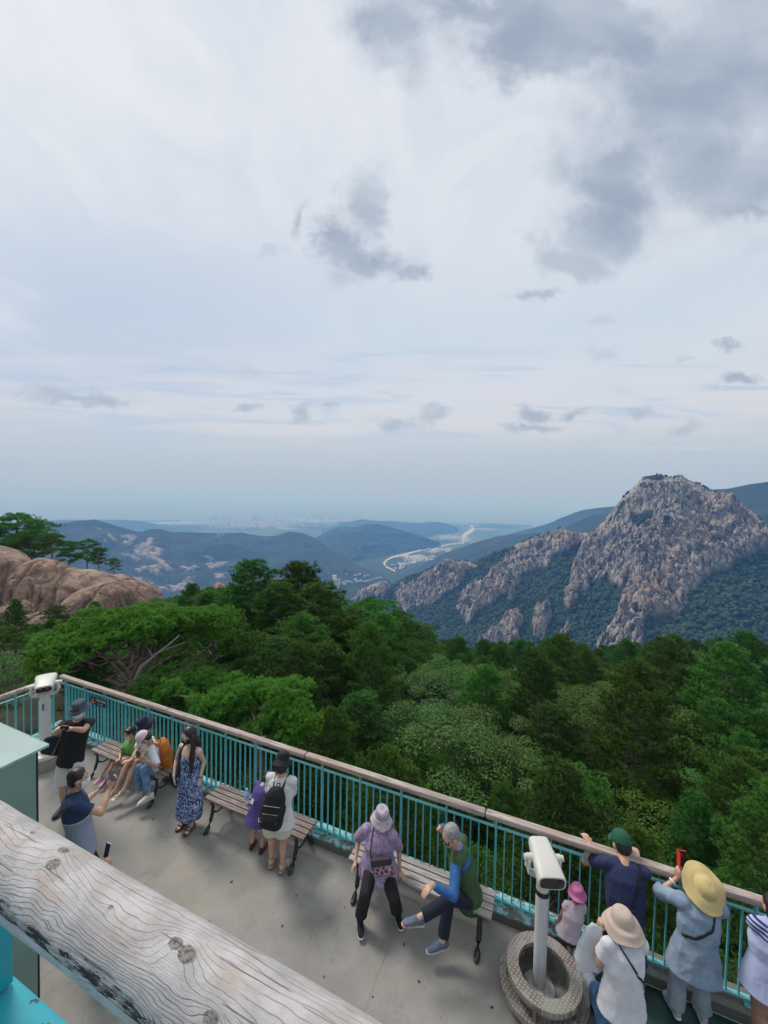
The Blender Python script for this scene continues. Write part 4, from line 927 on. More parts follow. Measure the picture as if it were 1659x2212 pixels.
def m_kerb(t, b):
    O = objc(t); n = t.noise(O, 9, 8, .75, .3); n3 = t.noise(O, 60, 3, .6); sp = t.new('ShaderNodeSeparateXYZ'); t.put(sp.inputs[0], O)
    con = t.mix(n3, (.085, .08, .07, 1), (.20, .19, .165, 1)); paint = t.mix(t.noise(O, 3), (.16, .42, .44, 1), (.30, .55, .56, 1))
    k = t.m('MULTIPLY', t.mr(n, .47, .53), t.mr(sp.outputs[0], 10.6, 9.6)); k = t.m('MULTIPLY', k, t.mr(sp.outputs[2], .085, .11))
    t.put(b.inputs['Base Color'], t.mix(k, con, paint)); bump(t, b, n, .6, .01)
M_kerb = mat('peeling_kerb', m_kerb, (.2, .2, .18), .85)
def wood_mat(name, c1, c2, ax=(1.5, 26, 26), warm=None, bs=.5):
    def fn(t, b):
        O = objc(t); q = t.mapping(O, scale=ax); n = t.noise(q, 2.0, 7, .65, .6); n2 = t.noise(O, 2.2, 5, .6); n3 = t.noise(q, 6, 4, .7)
        c = t.mix(t.mr(n, .34, .66), (*c1, 1), (*c2, 1)); c = t.mix(t.mr(n3, .58, .70, 0, .7), c, tuple(x*.35 for x in c1)+(1,))
        if warm: c = t.mix(t.mr(n2, .45, .65, 0, .7), c, (*warm, 1))
        t.put(b.inputs['Base Color'], c); bump(t, b, n, bs, .004)
    return mat(name, fn, c1, .8)
M_rail = wood_mat('peeling_rail_wood', (.26, .20, .17), (.52, .45, .41), (1.2, 14, 14), (.36, .25, .20))
M_slat = wood_mat('weathered_slat', (.15, .115, .10), (.34, .28, .255), (2.5, 24, 24), (.26, .15, .12))
M_slat2 = wood_mat('pale_slat', (.27, .24, .22), (.50, .46, .43), (2.5, 24, 24))
M_iron = simple('black_cast_iron', (.012, .013, .014), (.04, .04, .042), 20, .35, .3, 60)
M_cream = simple('cream_enamel', (.60, .58, .52), (.52, .50, .44), 3, .45, .05, 50, mrange=(.5, .8))
def m_polew(t, b):
    O = objc(t); n = t.noise(O, 16, 6, .7); n2 = t.noise(t.mapping(O, scale=(1, 1, .3)), 8, 6, .7)
    c = t.mix(t.mr(n2, .4, .7), (.62, .62, .62, 1), (.50, .50, .49, 1)); c = t.mix(t.mr(n, .69, .71), c, (.03, .03, .03, 1))
    sp = t.new('ShaderNodeSeparateXYZ'); t.put(sp.inputs[0], O); c = t.mix(t.m('MULTIPLY', t.mr(sp.outputs[2], .10, .02), t.mr(n2, .55, .66)), c, (.30, .14, .05, 1))
    t.put(b.inputs['Base Color'], c)
M_polew = mat('chipped_white_pole', m_polew, (.6, .6, .6), .5)
M_black = simple('black_rubber', (.012, .012, .012), None, 1, .5)
M_lens = mat('dark_glass', None, (.01, .012, .014), .08)
def m_tread(t, b):
    O = objc(t); sp = t.new('ShaderNodeSeparateXYZ'); t.put(sp.inputs[0], O); s_ = 21.0
    x = t.m('MULTIPLY', t.m('ADD', sp.outputs[0], sp.outputs[1]), s_); y = t.m('MULTIPLY', t.m('SUBTRACT', sp.outputs[0], sp.outputs[1]), s_)
    cx_ = t.m('FLOOR', x); cy_ = t.m('FLOOR', y); par = t.m('MODULO', t.m('ABSOLUTE', t.m('ADD', cx_, cy_)), 2.0)
    fx = t.m('ABSOLUTE', t.m('SUBTRACT', t.m('FRACT', t.m('ADD', x, 100.)), .5)); fy = t.m('ABSOLUTE', t.m('SUBTRACT', t.m('FRACT', t.m('ADD', y, 100.)), .5))
    a = t.m('MULTIPLY', t.mr(fx, .42, .34), t.mr(fy, .20, .12)); b2 = t.m('MULTIPLY', t.mr(fy, .42, .34), t.mr(fx, .20, .12))
    h = t.m('ADD', t.m('MULTIPLY', a, par), t.m('MULTIPLY', b2, t.m('SUBTRACT', 1.0, par)))
    n = t.noise(O, 7, 6, .7); c = t.mix(t.mr(n, .40, .62), (.34, .32, .29, 1), (.20, .15, .115, 1)); c = t.mix(h, t.mix(.18, c, (.12, .11, .10, 1)), (.42, .395, .36, 1))
    t.put(b.inputs['Base Color'], c); bump(t, b, h, 1.0, .004)
M_tread = mat('checker_plate', m_tread, (.35, .32, .28), .5, Metallic=.35)
M_steel = simple('grimy_steel', (.13, .125, .115), (.22, .21, .19), 12, .55, .2, 50, metal=.4)

# floor
pl = [UNW(u, n) for u, n in [(-4, -2.5), (-4, 5.08), (9.5, 5.08), (9.5, -2.5)]]
bm = bmesh.new(); a = [bm.verts.new(p) for p in pl]; b_ = [bm.verts.new(p-Vector((0, 0, .5))) for p in pl]; bm.faces.new(a[::-1]); bm.faces.new(b_)
for i in range(4): j = (i+1) % 4; bm.faces.new((a[i], a[j], b_[j], b_[i]))
bmesh.ops.recalc_face_normals(bm, faces=bm.faces); me = bpy.data.meshes.new('terrace_floor'); bm.to_mesh(me); bm.free(); tag(link('terrace_floor', me, None, M_conc), kind='structure')
# supporting wall under the terrace edge
o = empty('retaining_wall', UNW(9.48, 5.06, 0), RZ); tag(o, kind='structure', label='concrete wall carrying the terrace edge')
MB().box((6.7, 0, -4.5), (13.4, .3, 7.9)).box((.15, -3.9, -4.5), (.3, 7.5, 7.9)).build('wall_face', M_conc, o)
# green painted floor at the right with its white border
gp_ = [at(x, y, .004) for x, y in [(1256, 2128), (1268, 2120), (1290, 2104)]]
gpts = [(p.x, p.y) for p in gp_]+[tuple(UNW(-.62, 4.815)[:2]), tuple(UNW(-4, 4.815)[:2]), tuple(UNW(-4, 2.6)[:2])]+[(at(x, y, 0).x, at(x, y, 0).y) for x, y in [(1420, 2500), (1310, 2280), (1289, 2212), (1268, 2165)]]
bm = bmesh.new(); bm.faces.new([bm.verts.new((x, y, .004)) for x, y in gpts]); me = bpy.data.meshes.new('green_floor'); bm.to_mesh(me); bm.free()
tag(link('green_floor_paint', me, None, simple('green_floor', (.006, .035, .032), (.010, .052, .044), 3, .55)), kind='structure')
o = MB().tube([(x, y, .008) for x, y in gpts[4:2:-1]+gpts[2::-1]+gpts[:5:-1]], .006, 6).build('floor_line', simple('white_line', (.5, .5, .48), (.3, .32, .3), 30, .7)); tag(o, 'thin white line bordering the green painted floor', 'painted line', kind='structure')

def obj_parent(name, u, n, z, label, cat, group=None, rz=RZ):
    o = empty(name, UNW(u, n, z), rz); tag(o, label, cat, group); return o
# kerb + long fence
fen = obj_parent('fence', 9.3, 4.93, 0, 'long teal metal fence with wooden handrail along the terrace edge over the forest', 'fence')
FL = 12.4
m_ = MB(); m_.box((FL/2-.15, .02, .06), (FL+.3, .27, .12), bev=.008); m_.build('kerb', M_kerb, fen)
for i, (a, b) in enumerate([(-.06, 3.1), (3.1, 6.0), (6.0, 8.62), (8.62, FL)]):
    m_ = MB(); m_.box(((a+b)/2, .02, 1.165), (b-a-.006, .10, .072), bev=.022); o = m_.build('handrail', M_rail, fen, True)
    V = o.data.vertices
MB().box((FL/2, .01, 1.045), (FL, .035, .012)).build('top_bar', M_teal, fen)
MB().box((FL/2, .01, .165), (FL, .05, .012)).build('bottom_bar', M_teal, fen)
sh_b = None; sh_p = None; sh_s = None
nb = 0
def shared(parent, name, me, loc, m=None):
    o = bpy.data.objects.new(name, me); COL.objects.link(o); o.parent = parent; o.location = loc; return o
def memk(mb, m):
    bmesh.ops.recalc_face_normals(mb.bm, faces=mb.bm.faces); me = bpy.data.meshes.new('part'); mb.bm.to_mesh(me); mb.bm.free(); me.materials.append(m); return me
me_bal = memk(MB().box((0, 0, .605), (.012, .030, .87)), M_teal)
me_post = memk(MB().box((0, 0, .62), (.024, .046, 1.02), bev=.003).box((0, 0, .129), (.13, .13, .014)).cyl((.045, .045, .13), (.045, .045, .15), .008, seg=8).cyl((-.045, -.045, .13), (-.045, -.045, .15), .008, seg=8), M_teal)
me_stub = memk(MB().box((0, 0, .645), (.014, .042, .965)), M_teal)
k = 0; x = .14
posts = []
while x < FL:
    i = len(posts); posts.append(x); shared(fen, 'post', me_post if i % 2 == 0 else me_stub, (x, .01, 0))
    for j in range(1, 6):
        if x+j*.1025 < FL and nb < 100: shared(fen, 'baluster', me_bal, (x+j*.1025, .01, 0)); nb += 1
    x += .615
# short return fence
fe2 = obj_parent('fence', 9.36, 4.93, 0, 'short teal metal fence with wooden handrail at the left end of the terrace', 'fence')
FL2 = 6.0
MB().box((0, -FL2/2, .06), (.25, FL2-.25, .12), bev=.008).build('kerb', M_kerb, fe2)
MB().box((0, -FL2/2+.0, 1.165), (.10, FL2-.16, .072), bev=.022).build('handrail', M_rail, fe2, True)
MB().box((0, -FL2/2, 1.045), (.035, FL2-.1, .012)).build('top_bar', M_teal, fe2)
MB().box((0, -FL2/2, .165), (.05, FL2-.1, .012)).build('bottom_bar', M_teal, fe2)
me_b2 = memk(MB().box((0, 0, .605), (.030, .012, .87)), M_teal); me_p2 = memk(MB().box((0, 0, .62), (.046, .024, 1.02), bev=.003), M_teal)
y = -.12; i = 0
while y > -FL2:
    shared(fe2, 'post', me_p2, (0, y, 0))
    for j in range(1, 5): 
        if y-j*.125 > -FL2: shared(fe2, 'baluster', me_b2, (0, y-j*.125, 0))
    y -= .625
# warning sign
sg = obj_parent('warning_sign', 8.0, 4.86, .97, 'small black warning sign with red triangle and white lettering on the fence', 'sign')
MB().box((0, 0, 0), (.44, .006, .15)).build('board', simple('sign_black', (.012, .016, .016), None, 1, .5), sg)
M_rt = simple('sign_red', (.62, .22, .17), None, 1, .5); M_wt = simple('sign_white', (.7, .72, .68), None, 1, .5)
MB().prism([(-.20, -.055), (-.09, -.055), (-.145, .055)], 0, .003, Matrix.Rotation(R(90), 4, 'X')).build('triangle', M_rt, sg).location = (0, -.004, 0)
MB().cyl((-.145, -.0075, -.022), (-.145, -.0075, .018), .007, seg=6).sph((-.145, -.0075, -.037), .007, sub=1).build('pictogram', simple('sign_dark', (.03, .03, .03), None, 1, .6), sg)
def text(body, size, loc, parent, m, name='lettering'):
    cu = bpy.data.curves.new(name, 'FONT'); cu.body = body; cu.size = size; cu.extrude = .0008; o = bpy.data.objects.new(name, cu); COL.objects.link(o); cu.materials.append(m)
    o.rotation_euler = (0, 0, 0); dg = bpy.context.evaluated_depsgraph_get(); me = bpy.data.meshes.new_from_object(o.evaluated_get(dg)); bpy.data.objects.remove(o)
    o = link(name, me, parent); o.location = loc; o.rotation_euler = (R(90), 0, 0); return o
text('기대지 마세요', .052, (-.075, -.0045, .005), sg, M_wt); text('Do not lean', .030, (.01, -.0045, -.045), sg, M_wt)

# benches
def bench_parts(root, sm):
    Lb = 1.77
    for i in range(4):
        m_ = MB(); m_.box((0, .045+i*.088, .43), (Lb+(.0 if i else .0), .072, .03), bev=.004); m_.build('slat', sm, root)
    for sx in (-1, 1):
        x = sx*(Lb/2-.13); m_ = MB()
        m_.tube([(x, .03, .405), (x, .05, .34), (x, .045, .24), (x, .01, .14), (x, -.03, .06), (x, -.075, .022)], [.016, .018, .020, .020, .021, .024], 10, flat=1.5)
        m_.tube([(x, .32, .405), (x, .30, .34), (x, .305, .24), (x, .34, .14), (x, .38, .06), (x, .425, .022)], [.016, .018, .020, .020, .021, .024], 10, flat=1.5)
        m_.tube([(x, .045, .25), (x, .12, .19), (x, .175, .175), (x, .23, .19), (x, .305, .25)], .014, 8)
        m_.box((x, .175, .402), (.035, .36, .022), bev=.003); m_.sph((x, -.085, .02), (.033, .04, .022)); m_.sph((x, .435, .02), (.033, .04, .022))
        m_.build('leg', M_iron, root, True)
def bench(u0, u1, label, sm):
    o = obj_parent('park_bench', (u0+u1)/2, 4.385, 0, label, 'bench', 'slatted benches along the fence'); bench_parts(o, sm)
    return o
bench(7.45, 5.68, 'weathered brown slatted bench with seated family at the left end of the fence', M_slat)
bench(4.73, 2.96, 'brown slatted bench in the middle with a water bottle on it', M_slat)
bench(2.28, .51, 'paler slatted bench at the right with an older couple on it', M_slat2)

# binocular viewers
def viewer_head(root, z, yaw, pitch, tilt_eye=True):
    """rounded body with yoke; +Y is where the front lenses look"""
    M = Matrix.Translation((0, 0, z)) @ Matrix.Rotation(yaw, 4, 'Z'); T = M @ Matrix.Rotation(pitch, 4, 'X')
    bm = bmesh.new(); prof = [(-.17, .080, .045), (-.165, .100, .066), (-.11, .107, .078), (-.03, .110, .082), (-.02, .115, .086), (.13, .124, .082), (.232, .132, .078), (.24, .130, .074)]
    rings = []
    for y, rx, rz_ in prof:
        ring = []
        for k in range(28):
            a = k*math.tau/28; c, s = math.cos(a), math.sin(a); e = .55
            ring.append(bm.verts.new(T @ Vector((rx*math.copysign(abs(c)**e, c), y, rz_*math.copysign(abs(s)**e, s)))))
        rings.append(ring)
    for r0, r1 in zip(rings[:-1], rings[1:]):
        for k in range(28): bm.faces.new((r0[k], r0[(k+1) % 28], r1[(k+1) % 28], r1[k]))
    bm.faces.new(rings[0][::-1]); bm.faces.new(rings[-1]); bmesh.ops.recalc_face_normals(bm, faces=bm.faces)
    me = bpy.data.meshes.new('body'); bm.to_mesh(me); bm.free(); me.polygons.foreach_set('use_smooth', [True]*len(me.polygons)); me.set_sharp_from_angle(angle=R(50)); link('body', me, root, M_cream)
    m_ = MB(); 
    def sup(y, rx, rz_, n=28): return [(rx*math.copysign(abs(math.cos(k*math.tau/n))**.55, math.cos(k*math.tau/n)), rz_*math.copysign(abs(math.sin(k*math.tau/n))**.55, math.sin(k*math.tau/n))) for k in range(n)]
    m_.prism(sup(0, .116, .060), -.2435, -.241, T @ Matrix.Rotation(R(90), 4, 'X')); m_.build('lens', M_lens, root)
    m_ = MB(); m_.prism(sup(0, .088, .040), .171, .182, T @ Matrix.Rotation(R(90), 4, 'X')); m_.cyl(T @ Vector((-.036, -.18, 0)), T @ Vector((-.036, -.205, 0)), .030); m_.cyl(T @ Vector((.036, -.18, 0)), T @ Vector((.036, -.205, 0)), .030); m_.build('eyepiece', M_black, root, True)
    m_ = MB()   # yoke: two arms with open triangle and the side pivots
    for sx in (-1, 1):
        m_.cyl(M @ Vector((sx*.09, 0, 0)), M @ Vector((sx*.165, 0, 0)), .036); m_.cyl(M @ Vector((sx*.165, 0, 0)), M @ Vector((sx*.195, 0, 0)), .028)
        m_.tube([M @ Vector((sx*.145, 0, .0)), M @ Vector((sx*.155, -.02, -.10)), M @ Vector((sx*.13, -.02, -.165)), M @ Vector((sx*.05, 0, -.185)), M @ Vector((0, 0, -.18))], [.024, .026, .030, .036, .045], 12)
        m_.box(M @ Vector((sx*.152, .0, -.075)), (.022, .10, .14), M.to_3x3().to_4x4(), bev=.008)
    m_.cyl(M @ Vector((0, 0, -.15)), M @ Vector((0, 0, -.33)), .062, .060, 24); m_.build('yoke', M_cream, root, True)
    return z-.33
p = at(1168, 2133, 0); p = Vector((1.69, 3.955, 0))
v2 = empty('binocular_viewer', p); tag(v2, 'cream coin viewer on a chipped white pole with round steel steps at the right', 'binocular viewer')
zb = viewer_head(v2, 1.40, R(180-2), R(-10))
MB().cyl((0, 0, .05), (0, 0, zb-.03), .063, .063, 28).build('pole', M_polew, v2, True); MB().cyl((0, 0, zb-.04), (0, 0, zb+.005), .068, .068, 28).build('collar', M_black, v2, True)
MB().lathe([(.16, .0), (.16, .02), (.15, .045), (.10, .062), (.06, .07)], seg=36).build('base_plate', M_polew, v2, True)
st = empty('viewer_step', (1.69, 3.89, 0)); tag(st, 'two-tier ring step of rusty checker plate around the right viewer pole', 'step')
def ringstep(z, r0, r1, cx, cy, name='tread_ring'):
    m_ = MB(); m_.lathe([(r0, z-.045), (r0, z-.003), (r0+.003, z), (r1-.004, z), (r1, z-.004), (r1, z-.055), (r1-.006, z-.055), (r1-.006, z-.01), (r0+.006, z-.01), (r0+.006, z-.045), (r0, z-.045)], (cx, cy, 0), 72); m_.build(name, M_tread, st, True, 30)
ringstep(.345, .238, .355, 0, -.03); ringstep(.165, .275, .425, .015, .01)
for a in range(5):
    an = a*math.tau/5+.35; c, s = math.cos(an), math.sin(an); MB().box((c*.345, s*.345-.02, .15), (.03, .012, .30), Matrix.Rotation(an+R(90), 4, 'Z')).build('strut', M_steel, st)
MB().lathe([(.30, .0), (.30, .24), (.285, .24), (.285, .03), (.0001, .03)], (0, 0, 0), 48).build('drum', simple('pale_drum', (.30, .295, .27), (.17, .165, .14), 6, .85, .3, 30), st, True, 30)
v1p = UNW(8.42, 4.2, 0)
v1 = empty('binocular_viewer', v1p); tag(v1, 'white coin viewer on a thick pole in the far left corner of the terrace', 'binocular viewer')
zb = viewer_head(v1, 1.50, R(36), R(4)); v1.scale = (1.25, 1.25, 1)
MB().cyl((0, 0, .25), (0, 0, zb+.03), .072, .068, 28).build('pole', M_polew, v1, True)
MB().lathe([(.0001, .30), (.12, .30), (.125, .285), (.19, .27), (.20, .25), (.20, .21)], seg=40).build('base_plate', M_cream, v1, True)
MB().box((.03, -.075, 1.13), (.05, .02, .11), Matrix.Rotation(R(128), 4, 'Z'), bev=.004).build('coin_box', M_steel, v1)
o = empty('concrete_ring', v1p); tag(o, 'round concrete footing under the far left viewer', 'footing'); MB().lathe([(.0001, .21), (.21, .21), (.25, .20), (.26, .17), (.26, 0)], seg=40).build('footing', M_conc, o, True)

# water bottle on the middle bench
bp_ = at(533, 1735, .446); bt = empty('water_bottle', bp_); tag(bt, 'clear plastic water bottle with blue cap on the middle bench', 'bottle')
M_clear = mat('clear_plastic', None, (.75, .85, .92), .1, Alpha=.55); M_blue = simple('blue_label', (.12, .42, .75), (.5, .7, .85), 60, .4)
MB().lathe([(.0001, 0), (.030, 0), (.033, .01), (.033, .13), (.030, .16), (.013, .195), (.013, .205)], seg=24).build('bottle_body', M_clear, bt, True)
MB().lathe([(.0345, .07), (.0345, .125)], seg=24).build('label', M_blue, bt, True); MB().cyl((0, 0, .2), (0, 0, .222), .016, seg=20).build('cap', M_blue, bt, True)

# ------------------------------------------------------------------ upper deck: log rail, teal steel, glass canopy
def m_log(t, b):
    O = objc(t); sp = t.new('ShaderNodeSeparateXYZ'); t.put(sp.inputs[0], O); x, y, z = sp.outputs
    ang = t.m('ARCTAN2', z, y)                    # around the log
    L = t.comb(x, t.m('MULTIPLY', ang, .075), 0)   # unrolled surface, metres
    # knots bend the grain
    kn = None; ring = None
    for kx, ka, kr in KNOTS:
        d = t.v('SUBTRACT', L, (kx, ka*.075, 0)); d = t.v('MULTIPLY', d, (.62, 1, 1)); q = t.v('LENGTH', d)
        s = t.m('MULTIPLY', t.m('EXPONENT', t.m('MULTIPLY', t.m('POWER', t.m('DIVIDE', q, kr*2.2), 2.0), -1.0)), kr*1.6); kn = s if kn is None else t.m('ADD', kn, s)
        r = t.mr(q, kr, kr*.8); ring = r if ring is None else t.m('MAXIMUM', ring, r)
    warp = t.noise(t.mapping(L, scale=(2.2, 5, 1)), 1.6, 3, .5, 0.2); warp2 = t.noise(t.mapping(L, scale=(7, 16, 1)), 2, 3, .5)
    g = t.m('ADD', t.m('ADD', t.m('MULTIPLY', ang, .075), t.m('MULTIPLY', warp, .085)), t.m('ADD', kn, t.m('MULTIPLY', warp2, .006)))
    per = t.mr(ang, R(150), R(60), 320, 470, False)
    f = t.m('ABSOLUTE', t.m('SINE', t.m('MULTIPLY', g, 290.0))); f2 = t.m('ABSOLUTE', t.m('SINE', t.m('MULTIPLY', g, 540.0)))
    brk = t.noise(t.mapping(L, scale=(5, 40, 1)), 2, 5, .6)
    late = t.m('MULTIPLY', t.mr(f, .20, .0), t.mr(brk, .30, .55)); 
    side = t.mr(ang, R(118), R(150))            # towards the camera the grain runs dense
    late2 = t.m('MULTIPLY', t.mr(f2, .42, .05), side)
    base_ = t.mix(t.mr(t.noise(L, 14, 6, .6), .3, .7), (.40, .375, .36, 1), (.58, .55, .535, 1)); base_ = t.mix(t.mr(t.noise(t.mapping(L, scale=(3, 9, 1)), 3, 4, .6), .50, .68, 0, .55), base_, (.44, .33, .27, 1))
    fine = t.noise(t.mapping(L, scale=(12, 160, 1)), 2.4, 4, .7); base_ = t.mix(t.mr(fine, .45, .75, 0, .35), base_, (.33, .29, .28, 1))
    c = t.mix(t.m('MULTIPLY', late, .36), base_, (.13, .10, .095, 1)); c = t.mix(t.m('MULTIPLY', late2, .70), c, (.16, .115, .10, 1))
    # knots
    kc = t.mix(t.mr(t.noise(L, 120, 4, .7), .35, .6), (.09, .075, .07, 1), (.30, .27, .25, 1)); c = t.mix(ring, c, kc)
    # checks (cracks along the grain)
    ck = t.noise(t.mapping(L, scale=(1.6, 60, 1)), 2.0, 3, .5, .3); ck = t.mr(ck, .655, .675); c = t.mix(t.m('MULTIPLY', ck, .7), c, (.09, .07, .065, 1))
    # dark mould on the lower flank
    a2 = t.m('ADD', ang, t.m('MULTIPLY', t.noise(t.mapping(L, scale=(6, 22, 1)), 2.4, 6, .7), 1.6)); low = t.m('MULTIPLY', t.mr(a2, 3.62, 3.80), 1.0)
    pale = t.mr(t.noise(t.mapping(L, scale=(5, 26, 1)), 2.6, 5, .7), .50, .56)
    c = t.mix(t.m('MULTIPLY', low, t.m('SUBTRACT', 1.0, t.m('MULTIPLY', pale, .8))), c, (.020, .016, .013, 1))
    t.put(b.inputs['Base Color'], c)
    h = t.m('SUBTRACT', t.m('SUBTRACT', fine, t.m('MULTIPLY', late, .9)), t.m('ADD', t.m('MULTIPLY', late2, .6), t.m('MULTIPLY', ck, 1.2))); h = t.m('SUBTRACT', h, t.m('MULTIPLY', low, .6)); bump(t, b, h, .7, .0035)
LOGZ, LOGN, LOGR = CAMZ-1.015*math.sin(R(59.98)), 1.015*math.cos(R(59.98)), .0752
# log object: local X along the terrace to the right, origin at u=0
def logpos(px_, py_):
    """where a photo pixel lands on the log, as (x along, angle around)"""
    v = ray(px_, py_); a = v[0]*NG[0]+v[1]*NG[1]; b = v[2]; A_ = a*a+b*b; B_ = -2*(a*LOGN+b*(LOGZ-CAMZ)); C_ = LOGN**2+(LOGZ-CAMZ)**2-LOGR**2
    t_ = (-B_-math.sqrt(max(0, B_*B_-4*A_*C_)))/(2*A_); return -(v[0]*UG[0]+v[1]*UG[1])*t_, math.atan2(b*t_-(LOGZ-CAMZ), a*t_-LOGN)
KNOTS = [(*logpos(405, 2063), .013), (*logpos(380, 2040), .010), (*logpos(115, 1868), .012), (*logpos(137, 1838), .010), (*logpos(70, 1800), .005), (*logpos(455, 2203), .010), (*logpos(240, 1962), .004)]
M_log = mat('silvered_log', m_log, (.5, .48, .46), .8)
lg = obj_parent('log_handrail', 0, LOGN, LOGZ, 'thick silver-grey weathered log handrail running across the near corner', 'handrail')
nx, na_ = 900, 96; xs = np.linspace(-4.2, 2.2, nx); an = np.linspace(0, 2*np.pi, na_, endpoint=False); XX, AA = np.meshgrid(xs, an, indexing='ij')
rr0 = LOGR+(fbm(np.stack([XX*3, np.cos(AA)*1.5, np.sin(AA)*1.5], -1).reshape(-1, 3), 3).reshape(XX.shape)-.5)*.006+(fbm(np.stack([XX*12, np.cos(AA)*9, np.sin(AA)*9], -1).reshape(-1, 3), 3).reshape(XX.shape)-.5)*.0022
for kx, ka, kr in KNOTS: rr0 += .003*np.exp(-(((XX-kx)*.7)**2+((AA-ka)*.075)**2)/(kr*1.3)**2)
V = np.stack([XX, rr0*np.cos(AA), rr0*np.sin(AA)], -1).reshape(-1, 3); i = np.arange(nx*na_).reshape(nx, na_); j = np.roll(i, -1, 1); F = np.stack([i[:-1], i[1:], j[1:], j[:-1]], -1).reshape(-1, 4)
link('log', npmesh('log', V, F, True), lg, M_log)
def m_teal2(t, b):
    O = objc(t); n = t.noise(O, 11, 4, .6, .3); n2 = t.noise(O, 40, 5, .6); c = t.mix(t.mr(t.noise(O, 2, 3), .3, .7), (.012, .28, .34, 1), (.02, .36, .42, 1))
    chip = t.m('MULTIPLY', t.mr(n, .66, .68), 1.0); c = t.mix(chip, c, (.02, .06, .065, 1)); t.put(b.inputs['Base Color'], c); bump(t, b, t.m('ADD', t.m('MULTIPLY', n2, .4), t.m('MULTIPLY', chip, -1)), .35, .004)
M_teal2 = mat('glossy_teal', m_teal2, (.02, .35, .4), .35)
dk = obj_parent('deck_edge', 1.91, .86, 3.05, 'glossy turquoise steel ledge and post of the upper deck, paint chipped', 'deck edge')
MB().box((2.5, -1.6, -.15), (9.0, 3.2, .30), bev=.012).build('ledge', M_teal2, dk, True); MB().box((-.20, -.22, .24), (.40, .40, .46), bev=.006).build('post', M_teal2, dk, True)
for xx in (-1.6, 3.8): MB().cyl((xx, -.36, 0), (xx, -.36, 1.02), .03).build('rail_support', M_teal2, dk, True)
# frosted glass canopy over the stair
M_glass = simple('frosted_green_glass', (.33, .43, .39), (.38, .48, .44), 2, .3, Alpha=.95)
M_gwall = simple('green_glass_wall', (.17, .27, .23), (.21, .32, .27), 2, .28, Alpha=.97)
M_gedge = simple('glass_edge', (.24, .40, .36), (.38, .54, .50), 9, .2)
rc = at(105, 1608, 2.6); ru = rc.x*UG[0]+rc.y*UG[1]; rn = rc.x*NG[0]+rc.y*NG[1]
gb = obj_parent('glass_canopy', ru, rn, 0, 'frosted green glass canopy box over the stairs at the left edge', 'canopy')
# local: X to the right (=-u), so the box extends to -X and -Y
MB().box((-1.6, -1.6, 2.59), (3.2, 3.2, .018)).build('roof', M_glass, gb)
MB().box((.003, -1.6, 2.59), (.006, 3.2, .022)).box((-1.6, .003, 2.59), (3.2, .006, .022)).build('roof_edge', M_gedge, gb)
MB().box((-.012, -1.6, 1.288), (.014, 3.0, 2.58)).build('side_panel', M_gwall, gb); MB().box((-1.6, -.098, 1.288), (3.15, .014, 2.58)).build('front_panel', M_gwall, gb)
MB().box((-.010, -.088, 1.288), (.022, .008, 2.58)).build('panel_edge', simple('dark_edge', (.03, .06, .07), None, 1, .4), gb)
m_bolt = simple('stainless', (.45, .46, .45), None, 1, .3, metal=.8)
for yy, zz in [(-.36, 1.95), (-.36, 1.53), (-.95, 1.95), (-.95, 1.53)]:
    MB().cyl((-.005, yy+.1, zz), (.022, yy+.1, zz), .022, .020, 20).cyl((.022, yy+.1, zz), (.028, yy+.1, zz), .012, .010, 12).build('bolt', m_bolt, gb, True)

# dry leaves and grit scattered on the concrete
gl = random.Random(8); M_dl = simple('dry_leaf', (.035, .026, .018), (.09, .06, .03), 40, .8)
for i, (x_, y_) in enumerate([(682, 1735-30), (383, 1797), (453, 2030-40), (557, 2075), (640, 1935), (700, 2110), (805, 2153), (905, 2120), (1062, 2176), (500, 1905), (330, 1770), (1010, 2040), (745, 1960), (873, 2040), (610, 2000)]):
    p = at(x_, y_, .004); bm = bmesh.new(); n = 10; s_ = gl.uniform(.006, .013)
    c = bm.verts.new((0, 0, .004)); vs = [bm.verts.new((math.cos(a*math.tau/n)*s_*1.5*gl.uniform(.8, 1.1), math.sin(a*math.tau/n)*s_*gl.uniform(.7, 1.1), gl.uniform(0, .006))) for a in range(n)]
    for k in range(n): bm.faces.new((c, vs[k], vs[(k+1) % n]))
    me = bpy.data.meshes.new('fallen_leaf'); bm.to_mesh(me); bm.free(); o = link('fallen_leaf', me, None, M_dl); o.location = p; o.rotation_euler = (0, 0, gl.uniform(0, 6)); tag(o, 'small dry dark leaf lying on the concrete terrace floor', 'leaf', 'dry leaves on the terrace floor')
